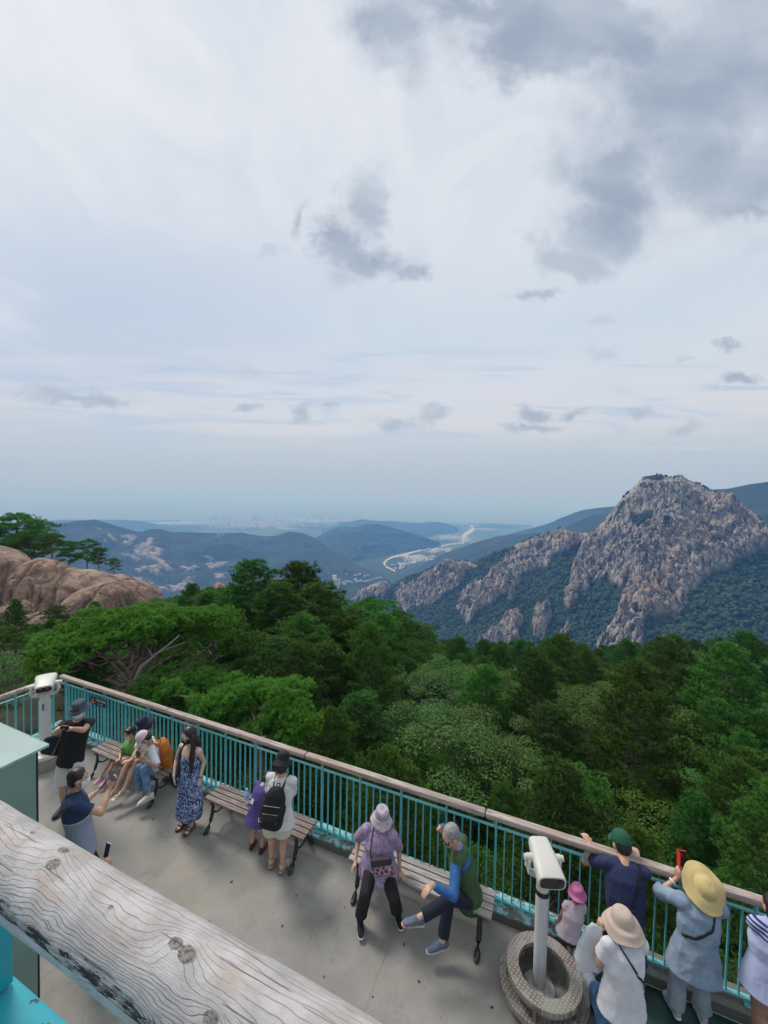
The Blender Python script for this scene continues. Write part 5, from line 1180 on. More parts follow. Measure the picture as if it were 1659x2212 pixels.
# ================================================================== PEOPLE
def rvec(h): h = R(h); return np.array([math.cos(h), -math.sin(h), 0])
def fvec(h): h = R(h); return np.array([math.sin(h), math.cos(h), 0])
def un(v): v = np.asarray(v, float); return v/max(1e-9, np.linalg.norm(v))
def ik(a, b, l1, l2, pole):
    d = b-a; D = np.linalg.norm(d); u = d/max(D, 1e-6)
    if D > (l1+l2)*.995: D2 = (l1+l2)*.995; b = a+u*D2; D = D2
    x = (l1*l1-l2*l2+D*D)/(2*D); h = math.sqrt(max(l1*l1-x*x, 1e-6)); p = np.asarray(pole)-a; p = p-u*(p@u); return a+u*x+un(p)*h, b
class Skin:
    """closed solids that overlap; voxel-remeshed into one smooth surface"""
    def __init__(s): s.bm = bmesh.new()
    def _rings(s, rings):
        n = len(rings[0]); R_ = [[s.bm.verts.new(p) for p in r] for r in rings]
        for a, b in zip(R_[:-1], R_[1:]):
            for k in range(n): s.bm.faces.new((a[k], a[(k+1) % n], b[(k+1) % n], b[k]))
        s.bm.faces.new(R_[0][::-1]); s.bm.faces.new(R_[-1]); return s
    def cap(s, p0, p1, r0, r1=None, flat=False, n=14):
        r1 = r0 if r1 is None else r1; p0, p1 = np.asarray(p0, float), np.asarray(p1, float); d = un(p1-p0); a = un(np.cross(d, [0, 0, 1.] if abs(d[2]) < .9 else [1., 0, 0])); b = np.cross(d, a)
        st = [(p0, r0), (p1, r1)] if flat else [(p0-d*r0*.98, r0*.2), (p0-d*r0*.8, r0*.6), (p0-d*r0*.45, r0*.89), (p0, r0), (p1, r1), (p1+d*r1*.45, r1*.89), (p1+d*r1*.8, r1*.6), (p1+d*r1*.98, r1*.2)]
        return s._rings([[c+(a*math.cos(k*math.tau/n)+b*math.sin(k*math.tau/n))*r for k in range(n)] for c, r in st])
    def chain(s, pts, rads, flat=False):
        for i in range(len(pts)-1): s.cap(pts[i], pts[i+1], rads[i], rads[i+1], flat)
        return s
    def loft(s, rings, lat, n=24, e=1.0):
        """rings: (centre, half width, half depth)"""
        C = [np.asarray(r[0], float) for r in rings]; out = []
        for i, (c, rx, ry) in enumerate(rings):
            t = un(C[min(i+1, len(C)-1)]-C[max(i-1, 0)]); L = un(lat-t*(lat@t)); f = np.cross(t, L)
            out.append([C[i]+L*math.copysign(abs(math.cos(k*math.tau/n))**e, math.cos(k*math.tau/n))*rx+f*math.copysign(abs(math.sin(k*math.tau/n))**e, math.sin(k*math.tau/n))*ry for k in range(n)])
        return s._rings(out)
    def ell(s, c, r, M=None, sub=3):
        M3 = np.eye(3) if M is None else M; bm2 = bmesh.new(); bmesh.ops.create_icosphere(bm2, subdivisions=sub, radius=1); V = np.array([v.co[:] for v in bm2.verts])*np.asarray(r); V = V@M3.T+np.asarray(c)
        vs = [s.bm.verts.new(v) for v in V]
        for f in bm2.faces: s.bm.faces.new([vs[v.index] for v in f.verts])
        bm2.free(); return s
    def build(s, name, m, parent, vox=.011, smooth=4, wr=0, wf=9, wdir=(1, 1, .35), sf=.5, seed=0):
        off = np.array(parent.location) if parent is not None else np.zeros(3)
        if parent is not None and parent.parent is not None: off = np.array(parent.parent.location)
        bmesh.ops.translate(s.bm, vec=Vector(-off), verts=s.bm.verts); bmesh.ops.recalc_face_normals(s.bm, faces=s.bm.faces)
        me = bpy.data.meshes.new(name); s.bm.to_mesh(me); s.bm.free(); o = bpy.data.objects.new(name, me); COL.objects.link(o)
        r = o.modifiers.new('r', 'REMESH'); r.mode = 'VOXEL'; r.voxel_size = vox; r.adaptivity = 0
        if smooth: q = o.modifiers.new('s', 'SMOOTH'); q.factor = sf; q.iterations = smooth
        dg = bpy.context.evaluated_depsgraph_get(); m2 = bpy.data.meshes.new_from_object(o.evaluated_get(dg)); bpy.data.objects.remove(o); bpy.data.meshes.remove(me)
        n = len(m2.vertices); V = np.empty(n*3, np.float32); m2.vertices.foreach_get('co', V); V = V.reshape(-1, 3)
        if wr:
            N = np.empty(n*3, np.float32); m2.vertex_normals.foreach_get('vector', N); N = N.reshape(-1, 3)
            k = (fbm((V+seed*1.7)*np.array(wdir)*wf+fbm(V*4+seed, 2)[:, None]*1.3, 3, .55, True)-.6)*2*wr+(fbm(V*wf*2.4+seed, 3)-.5)*wr*.7; V = V+N*k[:, None]; m2.vertices.foreach_set('co', V.astype(np.float32).ravel())
        m2.name = name; m2.polygons.foreach_set('use_smooth', np.ones(len(m2.polygons), bool)); m2.update(); m2.materials.clear()
        return link(name, m2, parent, m)

def cloth(name, c, c2=None, scale=30, rough=.85, fn2=None):
    def fn(t, b):
        O = objc(t); col = (*c, 1)
        if c2 is not None: col = t.mix(t.mr(t.noise(O, scale, 4, .6), .4, .6), col, (*c2, 1))
        if fn2: col = fn2(t, O, col)
        t.put(b.inputs['Base Color'], col); bump(t, b, t.m('ADD', t.noise(O, 320, 2, .6), t.noise(O, 26, 3, .6)), .35, .004)
    return mat(name, fn, c, rough)
def m_skin(t, b):
    O = objc(t); t.put(b.inputs['Base Color'], t.mix(t.mr(t.noise(O, 9, 4, .6), .3, .7), (.50, .285, .19, 1), (.60, .37, .26, 1)))
    b.inputs['Subsurface Weight'].default_value = .12; b.inputs['Subsurface Radius'].default_value = (.012, .005, .003); b.inputs['Subsurface Scale'].default_value = 1.0
M_skin = mat('skin', m_skin, (.5, .3, .2), .5); M_skinl = simple('light_skin', (.62, .42, .32), (.68, .48, .38), 8, .5)
M_skind = simple('tan_skin', (.36, .19, .12), (.46, .26, .175), 8, .5)
M_hair = simple('black_hair', (.010, .008, .008), (.022, .017, .015), 90, .38, .5, 160); M_hairb = simple('dark_brown_hair', (.018, .011, .009), (.035, .020, .015), 90, .38, .5, 160); M_hairg = simple('grey_hair', (.17, .17, .18), (.36, .36, .37), 60, .5, .6, 120)
M_eyew = simple('eye_white', (.7, .7, .7), None, 1, .3); M_pup = simple('dark_iris', (.015, .01, .008), None, 1, .2)
M_mask = cloth('white_mask', (.74, .75, .78)); M_maskb = cloth('black_mask', (.012, .012, .013)); M_maskp = cloth('pink_mask', (.74, .62, .64))
M_sole = simple('white_sole', (.62, .61, .58), None, 1, .7)

class Person:
    def __init__(s, base, label, H, head, neck, pelvis, facing, look=None, hipf=None, sex='m', skin=M_skin, hands=True, child=False):
        """base: world point on the floor; joints: world points; facing: heading of the shoulders in degrees (0 away from camera)"""
        s.root = empty('person', base); tag(s.root, label, 'person'); s.H = H; s.k = H/1.70; s.skin = skin; s.sex = sex
        s.head, s.neck, s.pel = map(lambda v: np.asarray(v, float), (head, neck, pelvis)); s.face = facing; s.hipf = facing if hipf is None else hipf
        s.lat = rvec(facing); s.hlat = rvec(s.hipf); lk = look if look is not None else (facing, 0, 0); s.look = lk
        hf = fvec(lk[0])*math.cos(R(lk[1]))+np.array([0, 0, math.sin(R(lk[1]))]); hr = rvec(lk[0]); hu = np.cross(hr, hf)
        if len(lk) > 2 and lk[2]: c, q = math.cos(R(lk[2])), math.sin(R(lk[2])); hr, hu = hr*c+hu*q, hu*c-hr*q
        s.hf, s.hr, s.hu = hf, hr, hu; s.HM = np.stack([hr, hf, hu], 1); s.hk = H**.45*1.70**-.45*(1.0 if not child else 1.0)
        s.body = Skin(); s.arms = {}; s.legs = {}; s.build_core()
    def hp(s, x, y, z): return s.head+s.HM@(np.array([x, y, z])*s.hk)     # head space -> world
    def build_core(s):
        k = s.k; B = s.body; w = .93 if s.sex == 'f' else 1.0; up = un(s.neck-s.pel); s.up = up; L = np.linalg.norm(s.neck-s.pel)
        s.sh = {-1: s.neck-s.lat*.178*k*w-up*.045*k, 1: s.neck+s.lat*.178*k*w-up*.045*k}; s.hip = {-1: s.pel-s.hlat*.085*k, 1: s.pel+s.hlat*.085*k}
        lat2 = un(s.lat+s.hlat)
        s.tor = [(s.pel-up*.07*k, .145, .095), (s.pel+up*.02*k, .160*(1.04 if s.sex == 'f' else 1), .112), (s.pel+up*L*.35, .132*w, .098), (s.pel+up*L*.62, .152*w, .115), (s.pel+up*L*.82, .158*w, .108), (s.pel+up*L*.93, .135*w, .075), (s.pel+up*L*1.0, .06, .055)]
        s.tor = [(c, a*k, b*k) for c, a, b in s.tor]; B.loft(s.tor, lat2)
        B.cap(s.sh[-1], s.sh[1], .052*k); nb = s.neck+up*.01*k; B.cap(nb-up*.03*k, s.hp(0, -.012, -.06), .056*k, .052*k)
        h = s.hk; B.ell(s.hp(0, -.008, .028), (.077*h, .094*h, .092*h), s.HM); B.ell(s.hp(0, .018, -.035), (.060*h, .074*h, .078*h), s.HM); B.cap(s.hp(0, .05, -.082), s.hp(0, .068, -.088), .024*h, .02*h)
        B.cap(s.hp(0, .086, .012), s.hp(0, .106, -.024), .0085*h, .0135*h); B.cap(s.hp(-.02, .086, -.058), s.hp(.02, .086, -.058), .0085*h)
        for q in (-1, 1): B.ell(s.hp(q*.079, -.004, -.005), (.012*h, .022*h, .034*h), s.HM); B.ell(s.hp(q*.036, .074, -.018), (.022*h, .018*h, .022*h), s.HM); B.cap(s.hp(q*.014, .083, .030), s.hp(q*.05, .072, .030), .010*h, .008*h)
    def arm(s, side, wrist, pole, hdir=None, palm=None, curl=.35, ul=.285, fl=.245, spread=1.0, rk=1.0, hand=True):
        k = s.k; a = s.sh[side]; e, w_ = ik(a, np.asarray(wrist, float), ul*k, fl*k, pole); s.arms[side] = (a, e, w_); B = s.body; r = k*rk*(.88 if s.sex == 'f' else 1)
        B.chain([a, a+(e-a)*.5, e], [.050*r, .044*r, .037*r]); B.chain([e, e+(w_-e)*.35, w_], [.038*r, .038*r, .025*r])
        if hand: s.hand(w_, un(hdir if hdir is not None else w_-e), palm if palm is not None else -s.lat*side, side, curl, k*(.92 if s.sex == 'f' else 1), spread)
        return s
    def hand(s, w_, d, palm, side, curl, k, spread):
        B = s.body; n = un(palm-d*(palm@d)); l = np.cross(d, n)*1.0; th = l*side   # thumb side
        # palm
        for q in (-1.5, -.5, .5, 1.5): B.cap(w_+l*q*.008*k, w_+d*.082*k+l*q*.0185*k, .0125*k, .0105*k)
        for i, (q, L) in enumerate(zip((1.5, .5, -.5, -1.5), (.070, .078, .072, .058))):
            q = q*side; p = w_+d*.085*k+l*q*.0195*k*spread; dd = d; c = curl*R(62)
            for seg, rr in ((.46, .0088), (.30, .0080), (.24, .0070)):
                ang = c; dd = un(dd*math.cos(ang)+n*math.sin(ang)); p2 = p+dd*L*seg*k*1.02; B.cap(p, p2, rr*k, (rr-.0006)*k, n=8); p = p2; n_ = n
        t0 = w_+d*.022*k+th*.020*k; t1 = t0+un(d*.75+th*.75+n*.25)*.040*k; t2 = t1+un(d*.95+th*.25+n*.35)*.030*k; B.cap(t0, t1, .0135*k, .011*k); B.cap(t1, t2, .010*k, .0085*k)
    def leg(s, side, ankle, pole, tl=.41, sl=.40, toe=None, rk=1.0):
        k = s.k; a = s.hip[side]
        if s.pel[2] > .40*s.H: q = np.linalg.norm(np.asarray(ankle)-a)*1.004/k; tl, sl = q*.505, q*.495
        kn, an = ik(a, np.asarray(ankle, float), tl*k, sl*k, pole); s.legs[side] = (a, kn, an); B = s.body; r = k*rk*(.95 if s.sex == 'f' else 1)
        B.chain([a, a+(kn-a)*.5, kn], [.080*r, .068*r, .050*r]); B.chain([kn, kn+(an-kn)*.28, an], [.048*r, .053*r, .032*r])
        td = un(toe if toe is not None else fvec(s.hipf)); s.toes = getattr(s, 'toes', {}); s.toes[side] = td
        B.cap(an-td*.025*k+np.array([0, 0, -.035*k]), an+td*.10*k+np.array([0, 0, -.055*k]), .030*k, .026*k); B.cap(an, an+td*.06*k+np.array([0, 0, -.04*k]), .034*k, .030*k)
        l = np.cross(td, [0, 0, 1.])
        for i in range(5): q = (i-2)*.0165*k; B.cap(an+td*.10*k+l*q+np.array([0, 0, -.058*k]), an+td*(.150-abs(i-1.5)*.010)*k+l*q+np.array([0, 0, -.064*k]), .0115*k, .010*k, n=8)
        return s
    def finish(s, vox=.0085): s.body.build('body', s.skin, s.root, vox, 3, sf=.4); return s
    # ---- head things
    def eyes(s):
        for q in (-1, 1):
            e = Skin(); e.ell(s.hp(q*.033, .088, .004), (.013*s.hk, .008*s.hk, .0065*s.hk), s.HM); o = e.build('eye', M_eyew, s.root, .003, 1)
            e = Skin(); e.ell(s.hp(q*.033, .0955, .004), (.0058*s.hk, .003*s.hk, .0058*s.hk), s.HM, 2); o2 = e.build('iris', M_pup, o, .0022, 0) if False else None
            bw = Skin(); bw.cap(s.hp(q*.018, .094, .026), s.hp(q*.052, .082, .026), .0042*s.hk, .003*s.hk); bw.build('eyebrow', M_hair, s.root, .0028, 1)
            pu = Skin(); pu.ell(s.hp(q*.033, .0945, .004), (.006*s.hk, .004*s.hk, .006*s.hk), s.HM, 2); pu.build('iris', M_pup, s.root, .0022, 0)
        return s
    def hair(s, m=M_hair, kind='short', extra=None, under=False):
        h = s.hk; q = Skin()
        if under: q.ell(s.hp(0, -.022, .018), (.083*h, .091*h, .078*h), s.HM)
        else: q.ell(s.hp(0, -.022, .042), (.086*h, .096*h, .090*h), s.HM)
        if kind == 'short': q.ell(s.hp(0, -.045, .0), (.080*h, .066*h, .085*h), s.HM)
        if kind == 'bob': q.ell(s.hp(0, -.038, -.03), (.088*h, .068*h, .088*h), s.HM)
        if kind == 'tail': q.ell(s.hp(0, -.04, .0), (.082*h, .07*h, .085*h), s.HM); q.chain([s.hp(.04, -.09, .02), s.hp(.07, -.12, -.03), s.hp(.075, -.115, -.10)], [.022*h, .026*h, .01*h])
        if kind == 'long':
            q.ell(s.hp(0, -.04, -.01), (.090*h, .072*h, .10*h), s.HM)
            for qx, ln, yy in ((-1, .50, .03), (1, .50, .02), (-.8, .46, -.06), (.8, .46, -.06), (0, .46, -.08)):
                p0 = s.hp(qx*.078, yy*.3-.02, .0); p1 = s.hp(qx*.098, yy*.9-.01, -.14); p2 = s.neck+s.lat*qx*.115*s.k+fvec(s.face)*(yy*1.6+.03)*s.k-s.up*.12*s.k; p3 = p2-s.up*(ln-.25)*s.k+fvec(s.face)*.015
                q.chain([p0, p1, p2, p3], [.034*h, .038*h, .042*h, .016*h])
        if extra: extra(q)
        q.build('hair', m, s.root, .008, 2, wr=.004, wf=40, wdir=(1, 1, .2)); return s
    def mask(s, m=M_mask):
        h = s.hk; V = []; na, nz = 17, 13
        for j in range(nz):
            z = .004-.100*j/(nz-1)
            for i in range(na):
                a = R(-72+144*i/(na-1)); ca, sa = math.cos(a), math.sin(a); r = .085-.013*abs((z+.03)/.06)**2; nose = .015*math.exp(-((a)/.38)**2)*math.exp(-((z+.035)/.045)**2)
                top = .012*(1-ca)**1.0 if j == 0 else 0; V.append(s.hp(sa*(r*.88+.002), .011+ca*(r+.003)+nose, z-top*(1 if j < 2 else 0)+(.012*(1-ca) if j == nz-1 else 0))-np.array(s.root.location))
        o = link('face_mask', npmesh('face_mask', V, grid_faces(nz, na), True), s.root, m); sd = o.modifiers.new('t', 'SOLIDIFY'); sd.thickness = .003; sd.offset = 1
        st = MB()
        for q in (-1, 1):
            P_ = [s.hp(q*.074, .035, -.012), s.hp(q*.086, .0, .005), s.hp(q*.084, -.02, -.01), s.hp(q*.072, .03, -.06)]; st.tube([Vector(p)-s.root.location for p in P_], .002, 6)
        st.build('ear_loop', m, o); return s
    def hat(s, m, kind='bucket', R1=.155, drop=.045, crown=.095, tilt=0, name='hat', band=None, rim=None, wav=.012, dz=0, dy=0):
        h = s.hk; V = []; nn = 56
        if kind == 'bucket': prof = [(.0, crown+.062), (.05, crown+.060), (.078, crown+.050), (.088, crown+.030), (.094, .062), (.099, .050), (.102, .046), (R1*.85, .046-drop*.6), (R1, .046-drop)]
        if kind == 'sun': prof = [(.0, crown+.055), (.045, crown+.056), (.075, crown+.040), (.092, crown+.0), (.098, .060), (.103, .048), (.14, .044), (R1*.8, .036-drop*.5), (R1, .036-drop)]
        if kind == 'cap': prof = [(.0, .150), (.045, .144), (.074, .124), (.092, .092), (.099, .058), (.100, .038)]
        T = np.eye(3)
        if tilt: c, q = math.cos(R(tilt)), math.sin(R(tilt)); T = np.array([[1, 0, 0], [0, c, -q], [0, q, c]])
        for r, z in prof:
            for i in range(nn):
                a = i*math.tau/nn; wv = wav*math.sin(3*a+1)*max(0, (r-.1)/.06)+wav*.6*math.sin(5*a+r*9)*max(0, (r-.1)/.06)
                x, y = r*math.cos(a)*.93, r*math.sin(a)*1.03
                if kind == 'cap' and r >= .086 and math.sin(a) > 0: z2 = z
                p = T@np.array([x, y-.012+dy, z+wv+dz]); V.append(s.hp(*p)-np.array(s.root.location))
        nr = len(prof); i = np.arange(nr*nn).reshape(nr, nn); j = np.roll(i, -1, 1); F = np.stack([i[:-1], i[1:], j[1:], j[:-1]], -1).reshape(-1, 4)
        o = link(name, npmesh(name, V, F, True), s.root, m); q = o.modifiers.new('t', 'SOLIDIFY'); q.thickness = .004; q.offset = 0; q = o.modifiers.new('s', 'SUBSURF'); q.levels = 1; q.render_levels = 1
        if kind == 'cap':
            V = []; nv, nu = 9, 17; yv = 1
            for jj in range(nv):
                for ii in range(nu):
                    a = R(20+140*ii/(nu-1)); r = 1+.0; t_ = jj/(nv-1); x = math.cos(a)*.092; y0 = math.sin(a)*.103; y = y0+t_*(.075*math.sin(a)**.6+.004); V.append(s.hp(*(T@np.array([x*(1+.05*t_), y-.012, .047-.018*t_-abs(x)*.35*t_+(.0)])))-np.array(s.root.location))
            o2 = link('visor', npmesh('visor', V, grid_faces(nv, nu), True), o, m); q = o2.modifiers.new('t', 'SOLIDIFY'); q.thickness = .004
        if band is not None:
            bd = MB(); r = .1005
            pts = [Vector(s.hp(*(T@np.array([r*.93*math.cos(a), r*1.03*math.sin(a)-.012+dy, .056+dz]))))-s.root.location for a in np.linspace(0, math.tau, 41)]
            bd.tube(pts, .007, 6, False).build('hat_band', band, o, True)
        return s
    # ---- clothes
    def top(s, m, sleeve=.5, hem=0, loose=1.0, flare=1.0, name='shirt', neckline=.93, sl_loose=1.0, wr=.006, collar=None, seed=1, long_to=None, shr=.058):
        k = s.k; q = Skin(); lat2 = un(s.lat+s.hlat); L = s.neck-s.pel; a = .014*k; u = s.up; dn = np.array([0, 0, -1.])
        rings = [(s.pel-u*hem*k, (.165*flare*loose)*k+a, (.118*flare*loose)*k+a), (s.pel+L*.10, (.158*(1+(flare-1)*.6)*loose)*k+a, .112*loose*k+a), (s.pel+L*.38, (.143*loose)*k+a, .106*loose*k+a), (s.pel+L*.62, .158*loose*k+a, .119*loose*k+a), (s.pel+L*.84, .166*k+a, .110*k+a), (s.pel+L*neckline, .150*k+a*.6, .080*k+a*.6), (s.pel+L*(neckline+.065), .072*k, .062*k+.003)]
        q.loft(rings, lat2, 28); q.cap(s.sh[-1], s.sh[1], shr*k+.004)
        if sleeve:
            for sd, (a_, e, w_) in s.arms.items():
                r = k*(.88 if s.sex == 'f' else 1)*sl_loose
                if sleeve <= 1: q.cap(a_, a_+(e-a_)*sleeve, .056*k*.9+.006, .058*r, True); q.ell(a_, (.054*k,)*3)
                else:
                    q.chain([a_, e], [.058*r, .050*r]); f = sleeve-1; q.cap(e, e+(w_-e)*f, .049*r, (.049-.014*f)*r, True); q.ell(a_, (.054*k,)*3)
        o = q.build(name, m, s.root, .010, 3, wr, 7, seed=seed)
        if collar is not None:
            c = Skin(); c.loft([(s.neck-u*.02*k, .088*k, .078*k), (s.neck+u*.018*k, .072*k, .066*k), (s.neck+u*.028*k, .066*k, .060*k)], s.lat); c.build('collar', collar, o, .008, 1)
        return o
    def bottoms(s, m, length=1.0, width=1.0, name='trousers', flare=1.0, wr=.006, seed=2, waist=.05):
        """length 1 = to the knee, 2 = to the ankle"""
        k = s.k; q = Skin(); u = s.up; q.loft([(s.pel-np.array([0, 0, .10*k])*.6, .150*k, .105*k), (s.pel, .172*k, .122*k), (s.pel+u*waist*k, .160*k, .115*k), (s.pel+u*(waist+.05)*k, .148*k, .108*k)], un(s.lat+s.hlat))
        for sd, (a, kn, an) in s.legs.items():
            r = k*width; q.ell(a, (.095*k,)*3)
            if length <= 1: q.cap(a, a+(kn-a)*length, .095*r, .088*r*flare, True)
            else: q.chain([a, a+(kn-a)*.5, kn], [.094*r, .082*r, .066*r]); f = length-1; q.cap(kn, kn+(an-kn)*f, .066*r, .056*r*flare, True); q.ell(kn, (.066*r,)*3)
        return q.build(name, m, s.root, .010, 3, wr, 8, seed=seed)
    def shoe(s, side, m, kind='shoe', sole=M_sole, strap=None):
        k = s.k; a, kn, an = s.legs[side]; td = s.toes[side]; l = un(np.cross(td, [0, 0, 1.])); z = np.array([0, 0, 1.]); g = an-z*.072*k
        if abs(td[2]) > .05: z = un(np.cross(l, td)); g = an-z*.072*k
        q = Skin(); q.loft([(g-td*.068*k+z*.004, .026*k, .012*k), (g-td*.05*k, .036*k, .013*k), (g+td*.02*k, .036*k, .012*k), (g+td*.11*k, .046*k, .012*k), (g+td*.165*k, .040*k, .011*k), (g+td*.188*k, .020*k, .009*k)], l, 18)
        so = q.build('sole', sole, s.root, .0055, 1)
        if kind == 'shoe':
            q = Skin(); q.loft([(g-td*.062*k+z*.035*k, .024*k, .030*k), (g-td*.04*k+z*.045*k, .037*k, .046*k), (g+td*.02*k+z*.048*k, .040*k, .046*k), (g+td*.08*k+z*.032*k, .043*k, .034*k), (g+td*.14*k+z*.02*k, .042*k, .024*k), (g+td*.175*k+z*.014*k, .026*k, .014*k)], l, 20)
            q.cap(an-z*.03*k, an+z*.004*k, .044*k, .044*k, True); return q.build('shoe', m, s.root, .006, 2)
        q = Skin()
        for y0, h_ in ((.115, .038), (.075, .052)):
            pts = [g+td*y0*k+l*math.cos(t)*.044*k+z*(.004+math.sin(t)*h_)*k for t in np.linspace(0, math.pi, 9)]; q.chain(pts, [.009*k]*9)
        pts = [an-z*.012*k+td*math.cos(t)*.040*k+l*math.sin(t)*.038*k for t in np.linspace(0, math.tau, 13)]; q.chain(pts, [.007*k]*13)
        return q.build('sandal_strap', m, s.root, .006, 1)
def strap(pts, parent, m, name='strap', rad=.013, flat=.35):
    P_ = [Vector(np.asarray(p)-np.array(parent.location)) for p in pts]; out = []
    for i in range(len(P_)-1):
        for t in np.linspace(0, 1, 5)[:-1]: out.append(P_[i].lerp(P_[i+1], float(t)))
    out.append(P_[-1]); return MB().tube(out, rad, 8, True, flat).build(name, m, parent, True)
def strap_on(target, pts, parent, m, name='strap', rad=.012, flat=.4, off=.006, n=10, fixed=()):
    """a strap lying on the cloth of target (same parent frame)"""
    P_ = [Vector(np.asarray(p)-np.array(parent.location)) for p in pts]; d = Vector(parent.location)-Vector(target.parent.location if target.parent else (0, 0, 0)); out = []
    for i in range(len(P_)-1):
        for t in np.linspace(0, 1, n)[:-1]: out.append(P_[i].lerp(P_[i+1], float(t)))
    out.append(P_[-1]); V = np.empty(len(target.data.vertices)*3, np.float32); target.data.vertices.foreach_get('co', V); F = [tuple(p.vertices) for p in target.data.polygons]
    b = BVHTree.FromPolygons([Vector(v) for v in V.reshape(-1, 3)], F); res = []
    for p in out:
        c, nn, _, _ = b.find_nearest(p+d); res.append(c+nn*off-d)
    return MB().tube(res, rad, 8, True, flat).build(name, m, parent, True)
def J(x, y, D): v = ray(x, y); return np.array([v[0]/v[1]*D, D, CAMZ+v[2]/v[1]*D])
UP = np.array([0, 0, 1.])
M_phone = mat('phone_black', None, (.012, .013, .016), .12); M_strapb = simple('black_webbing', (.012, .012, .014), None, 1, .7)
def thing_box(name, label, cat, c, dims, M3, m, screen=None, bev=.006, extra=None):
    o = empty(name, Vector(c)); tag(o, label, cat); M = Matrix(M3.tolist()).to_4x4()
    MB().box((0, 0, 0), dims, M, bev=bev).build('case', m, o)
    if screen is not None: MB().box(M @ Vector((0, screen*(dims[1]/2+.001), 0)), (dims[0]*.9, .002, dims[2]*.92), M).build('screen', M_phone, o)
    return o
def frame(f, up=UP): f = un(f); r = un(np.cross(f, up)); u = np.cross(r, f); return np.stack([r, f, u], 1)
# ------------------------------------------------------------------ who is on the terrace
def gb_(x, y, D=None):
    p = at(x, y, 0); return (p.x, p.y, 0)
M_blk = cloth('black_jersey', (.010, .010, .011)); M_lgrey = cloth('light_grey_twill', (.48, .47, .48)); M_hatblue = cloth('slate_blue_cotton', (.06, .085, .115)); M_navy = cloth('navy_canvas', (.012, .018, .04))
M_white = M_white; M_offw = cloth('off_white_cotton', (.66, .65, .62)); M_whitec = cloth('white_cotton', (.70, .71, .76)); M_pinkc = cloth('pale_pink_cotton', (.66, .52, .58)); M_cream_c = cloth('cream_cotton', (.64, .60, .52))
M_leather = simple('brown_leather', (.22, .09, .045), None, 1, .5)
# 1 man in black filming
p = gb_(143, 1752); D = p[1]
P1 = Person(p, 'man in black t-shirt, slate bucket hat and white mask holding up a small camera', 1.74, J(171, 1533, D-.02), J(168, 1556, D+.02), J(152, 1642, D+.02), 168, (172, -14, 0), 178)
P1.arm(1, J(133, 1573, D-.40), J(96, 1600, D-.1), J(150, 1570, D-.42)-J(124, 1573, D-.38), UP*-1, .55)
P1.arm(-1, J(156, 1574, D-.42), J(205, 1600, D-.15), J(132, 1571, D-.46)-J(156, 1574, D-.42), UP*-1, .55)
P1.leg(1, Vector(p)+Vector((-.04, .0, .09)), np.array(p)+[0, -2, .5], toe=fvec(185)); P1.leg(-1, np.array(p)+[.24, .05, .09], np.array(p)+[.3, -2, .5], toe=fvec(165)); P1.finish()
P1.hair(under=True); P1.mask(); P1.hat(M_hatblue, 'bucket', .150, .045, .085, 4, 'bucket_hat')
gsn = MB()
for q in (-1, 1): gsn.sph(Vector(P1.hp(q*.036, .098, .072))-P1.root.location, (.030, .014, .018))
gsn.build('sunglasses', M_lens, P1.root, True)
P1.top(M_blk, .55, .04, 1.06, 1.0, 't_shirt'); P1.bottoms(cloth('pale_twill', (.64, .61, .63)), .98, 1.05, 'shorts', 1.12)
for q in (1, -1): P1.shoe(q, simple('dark_trainer', (.02, .022, .03), None, 1, .6), sole=M_black)
strap([P1.sh[1]+UP*.06*1-fvec(168)*-.0+P1.lat*-.05, P1.sh[1]*.5+P1.pel*.5+P1.lat*.08+fvec(168)*.14, P1.pel+P1.lat*.22+UP*.14+fvec(168)*.05], P1.root, M_leather, 'bag_strap', .014)
c = J(140, 1572, D-.46); thing_box('camera', 'small black camera held out by the man in black', 'camera', c, (.105, .035, .065), frame(fvec(175)), M_black)
o = empty('tote_bag', Vector(J(118, 1605, D-.02))); tag(o, 'navy cloth shoulder bag hanging at the hip of the man in black', 'bag')
q = Skin(); q.loft([(J(127, 1590, D), .06, .03), (J(121, 1600, D), .15, .05), (J(115, 1614, D), .17, .07), (J(111, 1628, D), .15, .05)], rvec(168), 24); q.build('bag', M_navy, o, .010, 4, .010, 8)
# 2 man in two-tone polo photographing
D = 4.62; p = (float(J(186, 1800, D)[0]), D, 0)
def polo(t, O, col):
    sp_ = t.new('ShaderNodeSeparateXYZ'); t.put(sp_.inputs[0], O); z = t.m('ADD', sp_.outputs[2], t.m('MULTIPLY', sp_.outputs[0], -.06)); c = t.mix(t.mr(z, 1.215, 1.225), (.27, .31, .40, 1), (.022, .045, .105, 1)); return t.mix(t.m('MULTIPLY', t.mr(z, 1.205, 1.208), t.mr(z, 1.222, 1.219)), c, (.55, .58, .62, 1))
P2 = Person(p, 'man in two-tone navy and grey polo shirt photographing with a purple phone case', 1.74, J(170, 1682, D), J(158, 1712, D-.02), J(176, 1822, D), 48, (62, -4, 0), 40)
P2.arm(1, J(237, 1702, D+.12), J(232, 1790, D-.15), UP*.9+fvec(60)*.4, fvec(-40), .75); P2.arm(-1, J(214, 1706, D+.42), J(230, 1800, D+.5), fvec(60)*.8+UP*.6, fvec(100), .7)
P2.leg(-1, np.array(p)+[-.02, .16, .09], np.array(p)+[1.5, 1.5, .5]); P2.leg(1, np.array(p)+[.08, -.12, .09], np.array(p)+[1.5, 1.3, .5]); P2.finish(); P2.hair(); P2.mask()
P2.top(cloth('two_tone_polo', (.3, .35, .4), fn2=polo), .62, .10, 1.05, 1.0, 'polo_shirt', collar=cloth('navy_collar', (.022, .045, .105))); P2.bottoms(M_blk, 1.0, 1.0, 'shorts')
for q in (1, -1): P2.shoe(q, M_blk)
